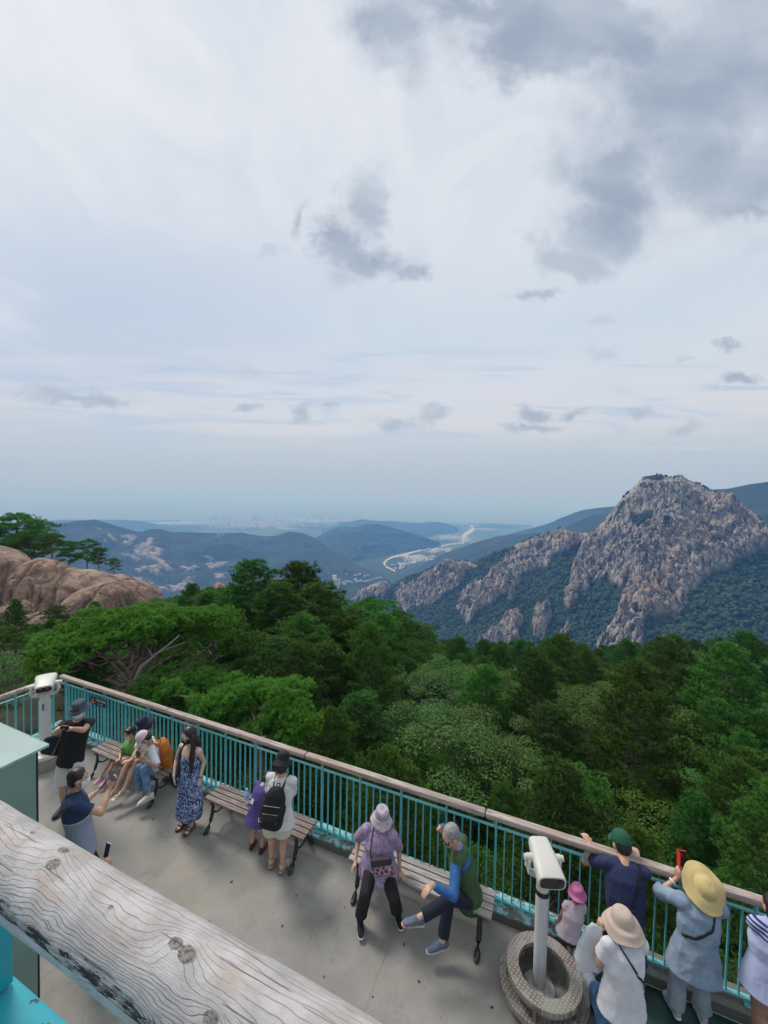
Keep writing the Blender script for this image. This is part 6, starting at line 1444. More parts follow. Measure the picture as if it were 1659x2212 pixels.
thing_box('phone_case', 'purple folding phone case held up by the man in the polo shirt', 'phone case', J(227, 1689, D+.40), (.085, .016, .15), frame(fvec(78)*.85-UP*.45), cloth('purple_leather', (.13, .12, .33)), 1)
thing_box('phone', 'dark phone with pale edge in the raised fist of the polo shirt man', 'phone', J(243, 1676, D+.16), (.07, .010, .145), frame(fvec(70)*.6+UP*.8, fvec(120)), M_phone)
# 3 hidden person whose hands hold a phone above the log
D = 4.02; p = (float(J(187, 1900, D)[0]), D, 0)
P3 = Person(p, 'person hidden behind the log rail, only both hands and a raised phone showing', 1.34, J(182, 1876, D), J(184, 1902, D), J(190, 2000, D), 20, (20, -25, 0), sex='f')
P3.arm(1, J(236, 1872, D+.25), J(260, 1990, D+.1), UP, fvec(-60), .6); P3.arm(-1, J(222, 1868, D+.27), J(205, 1990, D+.2), UP+rvec(20)*.3, fvec(80), .6)
P3.leg(-1, np.array(p)+[-.08, .0, .08], np.array(p)+[0, 1.5, .4]); P3.leg(1, np.array(p)+[.08, 0, .08], np.array(p)+[0, 1.5, .4]); P3.finish(); P3.hair(); P3.top(M_whitec, .6, .05); P3.bottoms(M_navy, 1.7)
thing_box('phone', 'black phone with lilac edge held up above the log rail', 'phone', J(232, 1837, D+.29), (.072, .010, .15), frame(fvec(200)*.95+UP*.25), simple('lilac_edge', (.5, .42, .62), None, 1, .4), 1)
# 4-6 family on the left bench
M_greenb = cloth('apple_green_linen', (.14, .36, .09)); M_pinks = cloth('pink_shorts', (.68, .36, .52))
bn = fvec(203); bu = rvec(203)       # bench sitters look towards the terrace
def seat(u, n, z=.46): return np.array(UNW(u, n, z))
pz = seat(7.0, 4.60, .56); D = pz[1]
P4 = Person((pz[0], pz[1], 0), 'little girl in apple green blouse and pink mask sitting on the left bench', 1.12, J(280, 1584, D-.08), J(283, 1603, D-.05), J(274, 1643, D), 205, (222, -22, 0), 212, 'f', child=True)
P4.arm(1, J(259, 1639, D-.28), J(255, 1620, D), bn, -UP, .5); P4.arm(-1, J(270, 1640, D-.32), J(300, 1640, D-.1), un(-P4.lat*-1+bn*.2), -UP, .5)
P4.leg(1, pz+bn*.30+bu*.02-UP*.44, pz+bn*2+UP*2, toe=bn); P4.leg(-1, pz+bn*.30-bu*.12-UP*.44, pz+bn*2+UP*2, toe=bn); P4.finish(.0075); P4.eyes(); P4.hair(M_hair, 'tail'); P4.mask(M_maskp)
P4.top(M_greenb, .7, .05, 1.15, 1.15, 'blouse', sl_loose=1.35); P4.bottoms(M_pinks, .75, 1.0, 'shorts'); 
for q in (1, -1): P4.shoe(q, M_pinks)
cl = Skin(); cl.cap(P4.hp(-.03, .02, .124), P4.hp(-.055, -.01, .11), .008); cl.build('hair_clip', M_offw, P4.root, .003, 1)
pz = seat(6.52, 4.66, .58); D = pz[1]
P5 = Person((pz[0], pz[1], 0), 'woman in black bucket hat and cream top with bare knees on the left bench', 1.64, J(312, 1566, D-.02), J(318, 1592, D+.02), J(312, 1650, D), 215, (235, -28, 0), 218, 'f')
kn1, kn2 = J(257, 1653, D-.34), J(268, 1664, D-.42)
P5.leg(1, J(250, 1706, D-.52), J(250, 1560, D-.6), toe=fvec(222)); P5.leg(-1, J(268, 1706, D-.62), J(270, 1560, D-.7), toe=fvec(215))
P5.arm(1, J(282, 1645, D-.42), J(300, 1660, D-.1), fvec(235), -UP, .15); P5.arm(-1, J(300, 1633, D-.38), J(345, 1660, D-.1), fvec(240), -UP, .6); P5.finish(); P5.hair(M_hair, 'bob', under=True); P5.mask()
P5.hat(M_navy, 'bucket', .170, .075, .09, -6, 'bucket_hat'); P5.top(M_cream_c, .9, .02, 1.12, 1.05, 'blouse', sl_loose=1.25); P5.bottoms(cloth('beige_linen', (.42, .34, .25)), .62, 1.18, 'shorts', 1.15)
for q in (1, -1): P5.shoe(q, M_cream_c, 'sandal', simple('cream_sole', (.6, .55, .47), None, 1, .6))
pz = seat(6.02, 4.60, .57); D = pz[1]; jeans = cloth('blue_denim', (.10, .19, .34), (.17, .28, .44), 14)
P6 = Person((pz[0], pz[1], 0), 'woman in pale pink cap, white shirt and blue jeans bent over her phone', 1.62, J(312, 1596, D-.28), J(326, 1604, D-.12), J(334, 1672, D), 240, (236, -48, 0), 236, 'f')
P6.leg(-1, J(322, 1717, D-.42), J(270, 1660, D-.8), toe=fvec(232)*.96-UP*.15); P6.leg(1, J(298, 1714, D-.30), J(262, 1640, D-.5), toe=fvec(225))
P6.arm(1, J(304, 1634, D-.46), J(320, 1690, D-.4), fvec(250), UP*.7+fvec(240)*-.5, .5); P6.arm(-1, J(316, 1644, D-.50), J(352, 1672, D-.35), fvec(250)*.5+UP*.6, fvec(150), .5); P6.finish(); P6.eyes(); P6.hair(M_hair, 'short', under=True); P6.mask()
P6.hat(M_pinkc, 'cap', name='baseball_cap'); P6.top(M_whitec, .95, .04, 1.1, 1.1, 'shirt', sl_loose=1.3, collar=M_whitec); P6.bottoms(jeans, 1.85, .96, 'jeans')
for q in (1, -1): P6.shoe(q, M_offw)
thing_box('phone', 'grey phone held low by the woman in the pink cap', 'phone', J(298, 1630, D-.50), (.15, .012, .075), frame(fvec(60)*.6+UP*.8, fvec(60)), simple('grey_case', (.10, .10, .12), None, 1, .5), 1)
M_orange = cloth('orange_nylon', (.50, .14, .02), (.58, .19, .03), 10); M_dgrey = cloth('dark_grey_nylon', (.03, .03, .035))
def backpack(label, top, bot, fwd, lat, w, d, m, m2, sh, pers, pockets=True, straps=True, name='backpack'):
    """fwd points from the wearer's back outwards"""
    top, bot = np.asarray(top), np.asarray(bot); L = np.linalg.norm(top-bot); u = un(top-bot); o = empty(name, Vector(bot)); tag(o, label, 'backpack'); q = Skin(); c = lambda t: bot+u*L*t
    q.loft([(c(0)+fwd*d*.35, w*.42, d*.42), (c(.04)+fwd*d*.4, w*.48, d*.5), (c(.45)+fwd*d*.42, w*.5, d*.55), (c(.80)+fwd*d*.36, w*.42, d*.44), (c(.95)+fwd*d*.28, w*.28, d*.3), (c(1.0)+fwd*d*.25, w*.14, d*.18)], lat, 26, .75); q.build('pack', m, o, .009, 3, .006, 7)
    if pockets:
        q = Skin(); q.loft([(c(.05)+fwd*d*.85, w*.36, d*.18), (c(.30)+fwd*d*.92, w*.38, d*.22), (c(.42)+fwd*d*.85, w*.34, d*.14)], lat, 20, .7); q.build('front_pocket', m2, o, .008, 2, .003, 7)
        for t in (.26, .45, .66 if m2 is m else .45): MB().tube([Vector(c(t)+fwd*d*(1.06 if t < .4 else .97)+lat*x*w*.34-Vector(bot)) for x in (-1, -.3, .3, 1)], .0035, 6).build('zip', M_zip, o)
    MB().tube([Vector(c(.96)+fwd*d*.2+lat*.03-bot), Vector(c(1.08)+fwd*d*.15+lat*.018-bot), Vector(c(1.08)+fwd*d*.15-lat*.018-bot), Vector(c(.96)+fwd*d*.2-lat*.03-bot)], .007, 8).build('grab_handle', m2, o, True)
    if straps:
        for sd in (-1, 1):
            a = sh[sd]; f = -fwd; pts = [c(.9)+lat*sd*w*.2+fwd*.03, a+u*.065-lat*sd*.07, a+f*.085-lat*sd*.06-u*.05, a+f*.10-lat*sd*.05-u*.22, c(.25)+lat*sd*w*.44]
            P_ = [Vector(np.asarray(x)-bot) for x in pts]; cs = []
            for i in range(len(P_)-1):
                for t in np.linspace(0, 1, 5)[:-1]: cs.append(P_[i].lerp(P_[i+1], float(t)))
            cs.append(P_[-1]); MB().tube(cs, .024, 8, True, .4).build('shoulder_strap', m, o, True)
    return o
M_zip = simple('pale_zip', (.45, .42, .36), None, 1, .4, metal=.3)
bk = -fvec(240)
backpack('orange and dark grey backpack worn by the woman in the pink cap', P6.neck-P6.up*.0+bk*.10, P6.pel+bk*.13+P6.up*.03, un(bk+UP*.05), rvec(240), .33, .19, M_orange, M_dgrey, P6.sh, P6)
# 7 woman in long blue dress
p = gb_(409, 1788); D = p[1]
P7 = Person(p, 'young woman with long dark hair in a long blue patterned dress and black mask', 1.62, J(408, 1588, D-.03), J(411, 1611, D+.0), J(410, 1684, D+.02), 200, (222, -20, 4), 196, 'f', M_skinl)
P7.arm(1, J(376, 1678, D-.06), J(370, 1640, D+.4), -UP, fvec(60), .25); P7.arm(-1, J(431, 1684, D-.04), J(460, 1645, D+.3), -UP, fvec(300), .3)
P7.leg(1, np.array(gb_(402, 1780))+UP*.09, np.array(p)+[0, -2, .5], toe=fvec(208)); P7.leg(-1, np.array(gb_(415, 1789))+UP*.09, np.array(p)+[0, -2, .5], toe=fvec(192)); P7.finish(); P7.eyes(); P7.hair(M_hairb, 'long'); P7.mask(M_maskb)
def leafpat(t, O, col):
    n = t.noise(O, 9, 2, .5, 0, 'Color'); q = t.v('ADD', O, t.v('SCALE', n, sc=.10)); a = t.m('ABSOLUTE', t.m('SUBTRACT', t.noise(q, 20, 2, .5, 1.2), .5)); b2 = t.noise(q, 11, 3, .5, 2.0)
    c = t.mix(t.mr(a, .045, .03), (.020, .055, .20, 1), (.50, .58, .75, 1)); c = t.mix(t.mr(b2, .56, .60), c, (.012, .025, .095, 1)); return t.mix(t.mr(b2, .40, .36, 0, .8), c, (.10, .20, .46, 1))
Md = cloth('blue_leaf_print', (.05, .1, .3), fn2=leafpat)
q = Skin(); k = P7.k; u = P7.up; L = P7.neck-P7.pel; hem = np.array([p[0], p[1], .20])
q.loft([(hem+[-.01, 0, 0], .20, .16), (hem+[0, 0, .2], .205, .165), (hem*.5+P7.pel*.5, .195, .155), (P7.pel, .178, .135), (P7.pel+L*.3, .146, .112), (P7.pel+L*.55, .150, .122), (P7.pel+L*.70, .150, .118), (P7.pel+L*.78, .138, .100)], rvec(198), 32); q.build('dress', Md, P7.root, .010, 3, .014, 8, (1, 1, .16), seed=4)
for sd in (-1, 1): strap([P7.pel+L*.76+P7.lat*sd*.085+fvec(200)*.095, P7.sh[sd]+UP*.058-P7.lat*sd*.035, P7.pel+L*.76+P7.lat*sd*.08-fvec(200)*.09], P7.root, Md, 'shoulder_strap', .009)
for sd in (1, -1): P7.shoe(sd, simple('brown_straps', (.10, .028, .022), None, 1, .5), 'sandal', simple('brown_sole', (.10, .035, .028), None, 1, .6))
wt = Skin(); w_ = P7.arms[-1]; wt.cap(w_[2]+(w_[1]-w_[2])*.10-P7.lat*.0, w_[2]+(w_[1]-w_[2])*.16, .031, .031, True); wt.build('watch', M_strapb, P7.root, .004, 1)
o = empty('flat_bag', Vector(J(388, 1652, D+.05))); tag(o, 'flat black bag hanging behind the arm of the woman in the blue dress', 'bag')
q = Skin(); q.loft([(J(393, 1632, D), .03, .02), (J(388, 1645, D), .10, .03), (J(385, 1664, D), .11, .035), (J(381, 1677, D), .05, .02)], rvec(240), 20, .8); q.build('bag', M_strapb, o, .009, 2); strap([J(393, 1632, D), P7.sh[1]+UP*.06], o, M_strapb, 'strap', .008)
# 8 boy in purple
pp = gb_(553, 1836); D = pp[1]; M_purple = cloth('purple_jersey', (.075, .055, .22))
P8 = Person(pp, 'child in purple t-shirt and black shorts bending towards the middle bench', 1.26, J(579, 1684, D+.22), J(567, 1697, D+.12), J(554, 1768, D), 40, (40, -60, 0), 20, 'm', child=True)
P8.arm(1, J(580, 1745, D+.25), J(575, 1760, D), -UP+fvec(20), fvec(-60), .4); P8.arm(-1, J(556, 1745, D+.3), J(535, 1750, D+.1), -UP+fvec(30), fvec(60), .4)
P8.leg(-1, np.array(gb_(544, 1832))+UP*.07, np.array(pp)+[0, 2, .4], toe=fvec(8)); P8.leg(1, np.array(gb_(565, 1841))+UP*.07, np.array(pp)+[0, 2, .4], toe=fvec(18)); P8.finish(.0075); P8.hair()
P8.top(M_purple, .8, .10, 1.16, 1.18, 't_shirt', sl_loose=1.3); P8.bottoms(M_blk, .80, 1.05, 'shorts')
for q in (1, -1): P8.shoe(q, simple('red_black_trainer', (.02, .02, .02), (.30, .02, .02), 14, .5), sole=M_black)
thing = MB().box((0, 0, 0), (.05, .004, .06)); 
lb = thing.build('shirt_label', M_offw, P8.root); lb.location = Vector(P8.neck-P8.up*.13-fvec(38)*.135)-P8.root.location; lb.rotation_euler = (R(-25), 0, R(-38))
# 9 woman with black backpack, from behind
p = gb_(598, 1884); D = p[1]
P9 = Person(p, 'woman in white blouse, white shorts and black bucket hat standing at the middle bench', 1.63, J(610, 1649, D+.06), J(609, 1676, D+.02), J(599, 1768, D+.0), 12, (8, -22, 0), 4, 'f')
P9.arm(1, J(620, 1752, D+.38), J(650, 1745, D+.1), fvec(-20)-UP*.3, fvec(-80), .4); P9.arm(-1, J(588, 1752, D+.40), J(566, 1745, D+.1), fvec(25)-UP*.3, fvec(80), .4)
P9.leg(-1, np.array(gb_(586, 1872))+UP*.10, np.array(p)+[0, 2, .5], toe=fvec(2)); P9.leg(1, np.array(gb_(610, 1883))+UP*.10, np.array(p)+[0, 2, .5], toe=fvec(22)); P9.finish(); P9.hair(M_hairb, 'bob', under=True); P9.hat(M_blk, 'bucket', .150, .055, .085, 0, 'bucket_hat')
P9.top(M_offw, .98, .05, 1.08, 1.38, 'blouse', sl_loose=1.3, wr=.010, seed=9); P9.bottoms(M_cream_c, .62, 1.18, 'shorts', 1.22, wr=.008, seed=3)
for q in (1, -1): P9.shoe(q, M_cream_c, 'sandal', simple('tan_sole', (.42, .28, .19), None, 1, .6))
bk = -fvec(8); backpack('black backpack with pale zips on the woman in white', P9.neck-UP*.05+bk*.10, P9.pel+bk*.16+UP*.09, bk, rvec(8), .31, .17, M_blk, M_blk, P9.sh, P9)
# 10 older woman seated
pz = seat(1.93, 4.52, .56); D = 4.74
def paisley(t, O, col):
    q = t.v('ADD', O, t.v('SCALE', t.noise(O, 14, 3, .6, 0, 'Color'), sc=.09)); c = t.ramp(t.noise(q, 17, 4, .7, 1.5), [(.30, (.035, .04, .17)), (.42, (.22, .19, .42)), (.50, (.46, .34, .46)), (.57, (.28, .12, .16)), (.66, (.52, .46, .60)), (.75, (.10, .10, .30))]); return c
Mp = cloth('lilac_paisley', (.3, .25, .45), fn2=paisley)
P10 = Person((pz[0], pz[1], 0), 'older woman in lilac patterned blouse and dusty pink bucket hat leaning on her hands', 1.56, J(825, 1772, D+.02), J(819, 1790, D+.03), J(818, 1872, D), 196, (152, -12, 0), 200, 'f')
P10.arm(1, J(768, 1858, D+.02), J(756, 1830, D+.3), fvec(205)-UP*.5, fvec(140)-UP, .1, spread=1.25); P10.arm(-1, J(863, 1880, D-.02), J(885, 1840, D+.25), fvec(140)*.9-UP*.25, -UP, .1, spread=1.25)
P10.leg(1, J(778, 1984, 4.52), J(794, 1890, D-1.2), .33, .36, toe=fvec(172)); P10.leg(-1, J(857, 1968, 4.62), J(848, 1880, D-1.1), .33, .36, toe=fvec(160)); P10.finish(); P10.hair(M_hair, 'short', under=True); P10.mask()
def hatpat(t, O, col): return t.mix(t.mr(t.noise(O, 40, 3, .6), .5, .62), t.mix(t.mr(t.noise(O, 9, 2), .45, .55), (.38, .34, .40, 1), (.52, .44, .48, 1)), (.36, .22, .27, 1))
P10.hat(cloth('dusty_pink_print', (.5, .4, .45), fn2=hatpat), 'bucket', .150, .060, .11, 2, 'bucket_hat', band=M_lgrey)
P10T = P10.top(Mp, 1.05, .10, 1.24, 1.30, 'blouse', sl_loose=1.55, wr=.011, collar=Mp, seed=10); P10.bottoms(M_blk, 1.86, 1.12, 'trousers', 1.25)
for q in (1, -1): P10.shoe(q, M_blk, sole=M_sole)
o = empty('crossbody_bag', Vector(J(826, 1872, D-.24))); tag(o, 'dark crossbody bag with maroon and pink pattern on the older woman', 'bag')
def bagpat(t, O, col):
    sp_ = t.new('ShaderNodeSeparateXYZ'); t.put(sp_.inputs[0], O); z = t.m('ADD', sp_.outputs[2], t.m('MULTIPLY', sp_.outputs[0], -.35)); v = t.vor(O, 24, 'DISTANCE_TO_EDGE'); lo = t.mix(t.mr(v, .10, .05), (.14, .05, .075, 1), (.50, .36, .42, 1)); c = t.mix(t.mr(z, .025, .03), lo, (.035, .03, .04, 1)); return t.mix(t.mr(z, -.075, -.08), c, (.14, .02, .04, 1))
M3 = frame(fvec(192)+UP*.12); MB().box((0, 0, 0), (.25, .06, .18), Matrix.Rotation(R(18), 4, fvec(192)) @ Matrix(M3.tolist()).to_4x4(), bev=.014).build('bag', cloth('maroon_pattern', (.2, .1, .12), fn2=bagpat), o, True)
strap_on(P10T, [P10.neck*.35+P10.pel*.65+fvec(196)*.19+P10.lat*.02, P10.neck*.5+P10.pel*.5+fvec(196)*.19+P10.lat*.07, P10.sh[1]+fvec(196)*.09-P10.lat*.09+UP*.02, P10.sh[1]+UP*.075-P10.lat*.09], o, M_strapb, 'strap', .010)
# 11 older man in green vest
pz = seat(.86, 4.56, .56); D = pz[1]; M_bluk = cloth('blue_knit', (.022, .10, .28), (.03, .13, .34), 12); M_vest = cloth('moss_green_vest', (.030, .075, .025), (.05, .11, .04), 9); M_navyt = cloth('navy_trousers', (.008, .012, .028))
P11 = Person((pz[0], pz[1], 0), 'older grey-haired man in green vest and blue sleeves sitting cross-legged', 1.68, J(974, 1806, D-.10), J(990, 1832, D-.04), J(1012, 1930, D), 292, (245, -24, 0), 250, 'm')
P11.leg(-1, J(906, 1982, D-.42), J(935, 1850, D-.8), toe=un(fvec(262)+UP*.12), tl=.43); P11.leg(1, J(956, 2034, D-.34), J(930, 1900, D-.5), toe=fvec(258))
P11.arm(-1, J(934, 1912, D-.42), J(985, 1940, D-.45), fvec(240)-UP*.35, -UP+fvec(260)*.2, .35, rk=1.05); P11.arm(1, J(957, 1797, D+.12), J(1000, 1800, D+.5), fvec(265)*.6+UP*.6, fvec(150), .95); P11.finish(); P11.hair(M_hairg)
P11.top(M_bluk, 1.93, .02, .90, 1.0, 'sweater', sl_loose=1.06, collar=M_bluk); P11.top(M_vest, 0, .06, 1.20, 1.06, 'vest', neckline=.95, wr=.007, seed=12, shr=.066)
P11.bottoms(M_navyt, 1.90, 1.02, 'trousers', 1.1)
M_tr = simple('blue_grey_mesh', (.07, .10, .17), (.13, .16, .22), 60, .7); M_os = simple('orange_sole', (.62, .24, .12), (.6, .55, .5), 8, .6)
for q in (1, -1): P11.shoe(q, M_tr, sole=M_os)
e = Skin(); e.cap(P11.hp(-.02, .092, .006), P11.hp(-.058, .078, .006), .016, .014); e.cap(P11.hp(.02, .092, .006), P11.hp(.058, .078, .006), .016, .014); e.build('glasses', M_lens, P11.root, .003, 1)
# 12 man in green cap leaning on the rail
D = 4.12; hd = 20; p = (float(J(1345, 2150, 4.0)[0]), 4.0, 0)
P12 = Person(p, 'man in dark green cap and navy t-shirt leaning on the handrail with both arms raised', 1.76, J(1342, 1824, D+.16), J(1349, 1862, D+.05), J(1352, 2052, D-.10), hd, (-4, -16, 0), 14, 'm')
P12.arm(-1, J(1274, 1826, 4.36), J(1284, 1960, D+.25), fvec(10)*.7+UP*.35-P12.lat*.2, -UP, .55); P12.arm(1, J(1379, 1858, 4.22), J(1400, 1990, D+.15), fvec(10)*.7+UP*.35, -UP, .55)
P12.leg(-1, np.array(at(1293, 2196, 0))+UP*.10, np.array(p)+[0, 2, .5], toe=fvec(5)); P12.leg(1, np.array(at(1384, 2160, 0))+UP*.10, np.array(p)+[0, 2, .5], toe=fvec(20)); P12.finish(); P12.hair(under=True)
P12.hat(cloth('bottle_green_twill', (.012, .085, .050)), 'cap', name='baseball_cap'); M_navts = cloth('navy_tshirt', (.022, .030, .088)); P12T = P12.top(M_navts, .62, .07, 1.06, 1.0, 't_shirt', sl_loose=1.12, wr=.010, seed=15)
P12.bottoms(cloth('grey_blue_trousers', (.20, .22, .27), (.26, .28, .33), 10), 1.92, 1.06, 'trousers', 1.15, wr=.010)
for q in (1, -1): P12.shoe(q, M_blk)
strap_on(P12T, [P12.sh[1]*.7+P12.neck*.3+UP*.035, P12.neck*.72+P12.pel*.28-fvec(hd)*.150+P12.lat*.075, P12.neck*.45+P12.pel*.55-fvec(hd)*.145-P12.lat*.02, P12.neck*.18+P12.pel*.82-fvec(hd)*.145-P12.lat*.11], P12.root, M_strapb, 'bag_strap', .022)
# 13 toddler
D = 4.30; p = (float(J(1242, 2060, D)[0]), D, 0)
P13 = Person(p, 'toddler in bright pink sun hat, pale pink t-shirt and denim shorts', .90, J(1247, 1932, D+.02), J(1243, 1951, D), J(1229, 2015, D), 10, (30, -8, 0), 5, 'f', M_skind, child=True)
P13.arm(-1, J(1204, 1992, D+.04), J(1195, 1980, D-.2), -UP+fvec(-30), fvec(60), .5, ul=.25, fl=.21); P13.arm(1, J(1256, 2004, D+.04), J(1275, 1990, D-.1), -UP, fvec(-60), .5, ul=.25, fl=.21)
P13.leg(-1, np.array(p)+[-.06, .02, .055], np.array(p)+[0, 2, .3], toe=fvec(0)); P13.leg(1, np.array(p)+[.04, -.02, .055], np.array(p)+[0, 2, .3], toe=fvec(20)); P13.finish(.007); P13.hair(under=True)
M_pk = cloth('bright_pink', (.62, .16, .36), (.68, .22, .42), 20); P13.hat(M_pk, 'bucket', .140, .03, .085, 8, 'sun_hat'); P13.top(cloth('pale_pink_tee', (.72, .58, .64)), .42, .05, 1.3, 1.2, 't_shirt', sl_loose=1.35); P13.bottoms(cloth('child_denim', (.11, .20, .35)), .60, 1.1, 'shorts', 1.2)
for q in (1, -1): P13.shoe(q, M_whitec)
strap([P13.hp(-.02, -.085, -.02), P13.hp(-.02, -.10, -.10), P13.hp(-.035, -.105, -.16)], P13.root, M_pk, 'hat_ribbon', .009)
# 14 woman in beige hat with plastic bag
D = 3.42; p = (float(J(1345, 2200, D)[0]), D, 0)
P14 = Person(p, 'woman in beige felt sun hat and white blouse, back to the camera', 1.56, J(1343, 1996, D+.06), J(1350, 2030, D), J(1343, 2168, D-.02), -2, (-25, -14, 6), 2, 'f')
P14.arm(-1, J(1297, 2012, D+.20), J(1288, 2085, D+.08), UP+fvec(10)*.2, fvec(60), .75); P14.arm(1, J(1324, 1998, D+.30), J(1390, 2060, D+.25), UP*.6-P14.lat*.6, fvec(-60), .6)
P14.leg(-1, np.array(p)+[-.10, 0, .09], np.array(p)+[0, 2, .5]); P14.leg(1, np.array(p)+[.10, 0, .09], np.array(p)+[0, 2, .5]); P14.finish(); P14.hair(M_hair, 'short', under=True); P14.mask()
P14.hat(cloth('beige_felt', (.52, .40, .33)), 'sun', .178, .060, .10, 14, 'sun_hat', wav=.012); P14T = P14.top(cloth('white_blouse', (.60, .58, .62), (.68, .67, .70), 6), .55, .06, 1.08, 1.16, 'blouse', sl_loose=1.35, wr=.012, seed=22); P14.bottoms(cloth('mid_denim', (.035, .09, .20), (.07, .15, .30), 9), 1.9, 1.1, 'jeans', 1.1)
for q in (1, -1): P14.shoe(q, M_whitec)
strap_on(P14T, [P14.neck-P14.lat*.10+UP*.02, P14.neck*.8+P14.pel*.2-fvec(-2)*.165+P14.lat*.01, P14.neck*.55+P14.pel*.45-fvec(-2)*.165+P14.lat*.13, P14.neck*.35+P14.pel*.65+P14.lat*.19], P14.root, M_strapb, 'bag_strap', .009)
o = empty('plastic_bag', Vector(J(1277, 2050, D+.2))); tag(o, 'white translucent plastic bag hanging from the wrist of the woman in the beige hat', 'bag'); Dz = D+.16
q = Skin(); q.loft([(J(1290, 2000, Dz), .05, .02), (J(1283, 2012, Dz), .080, .022), (J(1275, 2040, Dz), .095, .035), (J(1272, 2072, Dz), .120, .045), (J(1276, 2092, Dz), .118, .038)], rvec(5), 26, .6); q.build('bag', mat('milky_plastic', None, (.70, .72, .75), .35, Alpha=.93), o, .009, 2, .013, 8)
strap([J(1283, 2008, Dz), J(1290, 1994, Dz+.02), J(1302, 2008, Dz)], o, mat('bag_handle', None, (.7, .7, .72), .4), 'handle', .010)
def flowers(t, O, col): return t.ramp(t.noise(O, 30, 2, .6, 1.), [(.45, (.012, .012, .02)), (.58, (.02, .02, .03)), (.62, (.40, .02, .02)), (.66, (.02, .02, .03)), (.72, (.55, .52, .52))])
q = Skin(); o = empty('pouch', Vector(J(1312, 2025, D+.35))); tag(o, 'dark patterned cloth pouch between the two people at the railing', 'pouch'); Dz = D+.36; q.loft([(J(1309, 1998, Dz), .03, .02), (J(1312, 2010, Dz), .07, .03), (J(1314, 2034, Dz), .075, .035), (J(1315, 2048, Dz), .03, .02)], rvec(0), 20); q.build('pouch_bag', cloth('dark_print', (.02, .02, .03), fn2=flowers), o, .008, 2, .006, 9)
# 15 woman in straw hat
D = 3.72; p = (float(J(1486, 2200, D)[0]), D, 0)
P15 = Person(p, 'woman in wide yellow straw hat and pale denim tunic photographing over the railing', 1.58, J(1518, 1914, D+.04), J(1516, 1946, D), J(1500, 2074, D-.02), 14, (2, 6, 0), 14, 'f')
P15.arm(-1, J(1463, 1897, D+.26), J(1430, 1975, D+.05), UP, fvec(70), .55); P15.arm(1, J(1490, 1886, D+.30), J(1560, 1960, D+.25), UP-P15.lat*.4, fvec(-60), .6)
P15.leg(-1, np.array(at(1458, 2192, 0))+UP*.095, np.array(p)+[0, 2, .5], toe=fvec(5)); P15.leg(1, np.array(at(1516, 2206, 0))+UP*.095, np.array(p)+[0, 2, .5], toe=fvec(15)); P15.finish(); P15.hair(M_hair, 'bob', under=True)
M_straw = simple('woven_straw', (.52, .38, .15), (.62, .48, .22), 160, .7, .5, 220); P15.hat(M_straw, 'sun', .205, .028, .085, 36, 'straw_hat', wav=.010, dz=-.005)
M_chm = cloth('pale_chambray', (.20, .27, .36), (.27, .34, .43), 7); P15T = P15.top(M_chm, 1.25, .12, 1.12, 1.28, 'tunic', sl_loose=1.4, wr=.016, seed=31); P15.bottoms(cloth('blue_grey_slacks', (.27, .31, .36), (.33, .37, .42), 8), 1.95, 1.12, 'trousers', 1.3, wr=.012, seed=5)
for q in (1, -1): P15.shoe(q, simple('beige_slipon', (.5, .45, .40), None, 1, .7))
strap_on(P15T, [P15.sh[1]*.55+P15.neck*.45+UP*.03, P15.neck*.75+P15.pel*.25-fvec(14)*.19+P15.lat*.04, P15.neck*.55+P15.pel*.45-fvec(14)*.195-P15.lat*.08, P15.neck*.48+P15.pel*.52-fvec(14)*.10-P15.lat*.215], P15.root, M_strapb, 'bag_strap', .014)
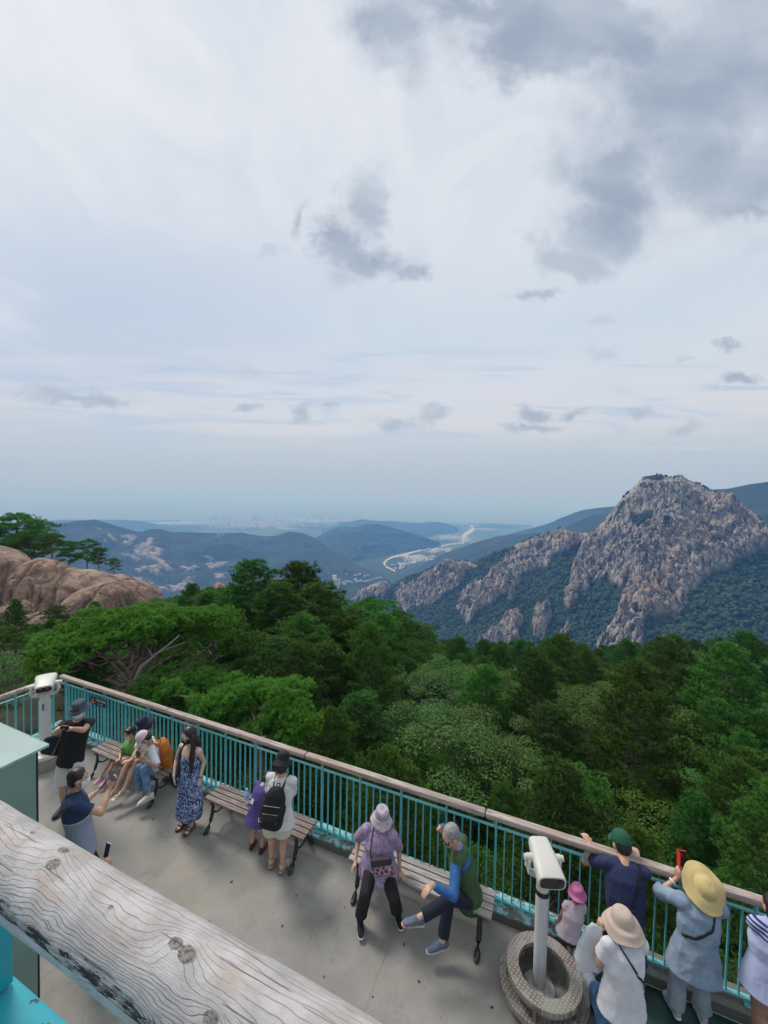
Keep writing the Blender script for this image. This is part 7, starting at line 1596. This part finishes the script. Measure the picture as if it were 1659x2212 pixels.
br = Skin(); a = P15.arms[-1]; br.cap(a[2]+(a[1]-a[2])*.22, a[2]+(a[1]-a[2])*.30, .036, .037, True); br.build('bracelet', M_whitec, P15.root, .005, 1)
o = thing_box('phone', 'phone in a red folding case held up by the woman in the straw hat', 'phone', J(1474, 1853, D+.30), (.075, .012, .150), frame(fvec(195)+UP*.1), simple('red_leather', (.60, .03, .02), None, 1, .5), 1)
MB().box((-.0, 0, 0), (.004, .080, .155), Matrix((frame(fvec(195)+UP*.1)).tolist()).to_4x4(), bev=.001).build('case_flap', simple('red_leather_flap', (.62, .035, .02), None, 1, .5), o).location = tuple(frame(fvec(195))@np.array([.045, .03, 0]))
# 16 person cut by the right edge
D = 3.42; p = (float(J(1684, 2200, D)[0]), D, 0)
def stripes(t, O, col):
    sp_ = t.new('ShaderNodeSeparateXYZ'); t.put(sp_.inputs[0], O); z = t.m('ADD', sp_.outputs[2], t.m('MULTIPLY', sp_.outputs[0], .5)); s = t.m('FRACT', t.m('MULTIPLY', z, 28)); m_ = t.m('MULTIPLY', t.mr(z, 1.12, 1.13), t.mr(z, 1.27, 1.26)); return t.mix(t.m('MULTIPLY', m_, t.mr(s, .45, .55)), (.46, .50, .72, 1), (.03, .03, .12, 1))
P16 = Person(p, 'person in pale lilac top with navy stripes, cut off by the right edge', 1.60, J(1673, 1962, D+.05), J(1674, 1992, D), J(1670, 2110, D), 10, (10, -8, 0), 10, 'f', M_skind)
P16.arm(-1, J(1655, 2010, D+.32), J(1640, 2070, D+.1), fvec(20), fvec(80), .4); P16.arm(1, J(1740, 2060, D+.1), J(1760, 2040, D-.1), -UP, fvec(-60), .4)
P16.leg(-1, np.array(p)+[-.13, 0, .09], np.array(p)+[-.1, 2, .5], rk=1.25); P16.leg(1, np.array(p)+[.10, 0, .09], np.array(p)+[.1, 2, .5], rk=1.25); P16.finish(); P16.hair(M_hair, 'bob'); P16.top(cloth('lilac_stripe', (.5, .5, .7), fn2=stripes), .6, .12, 1.20, 1.30, 'tunic', sl_loose=1.3); P16.bottoms(M_navy, .35, 1.0, 'shorts')
for q in (1, -1): P16.shoe(q, M_whitec)
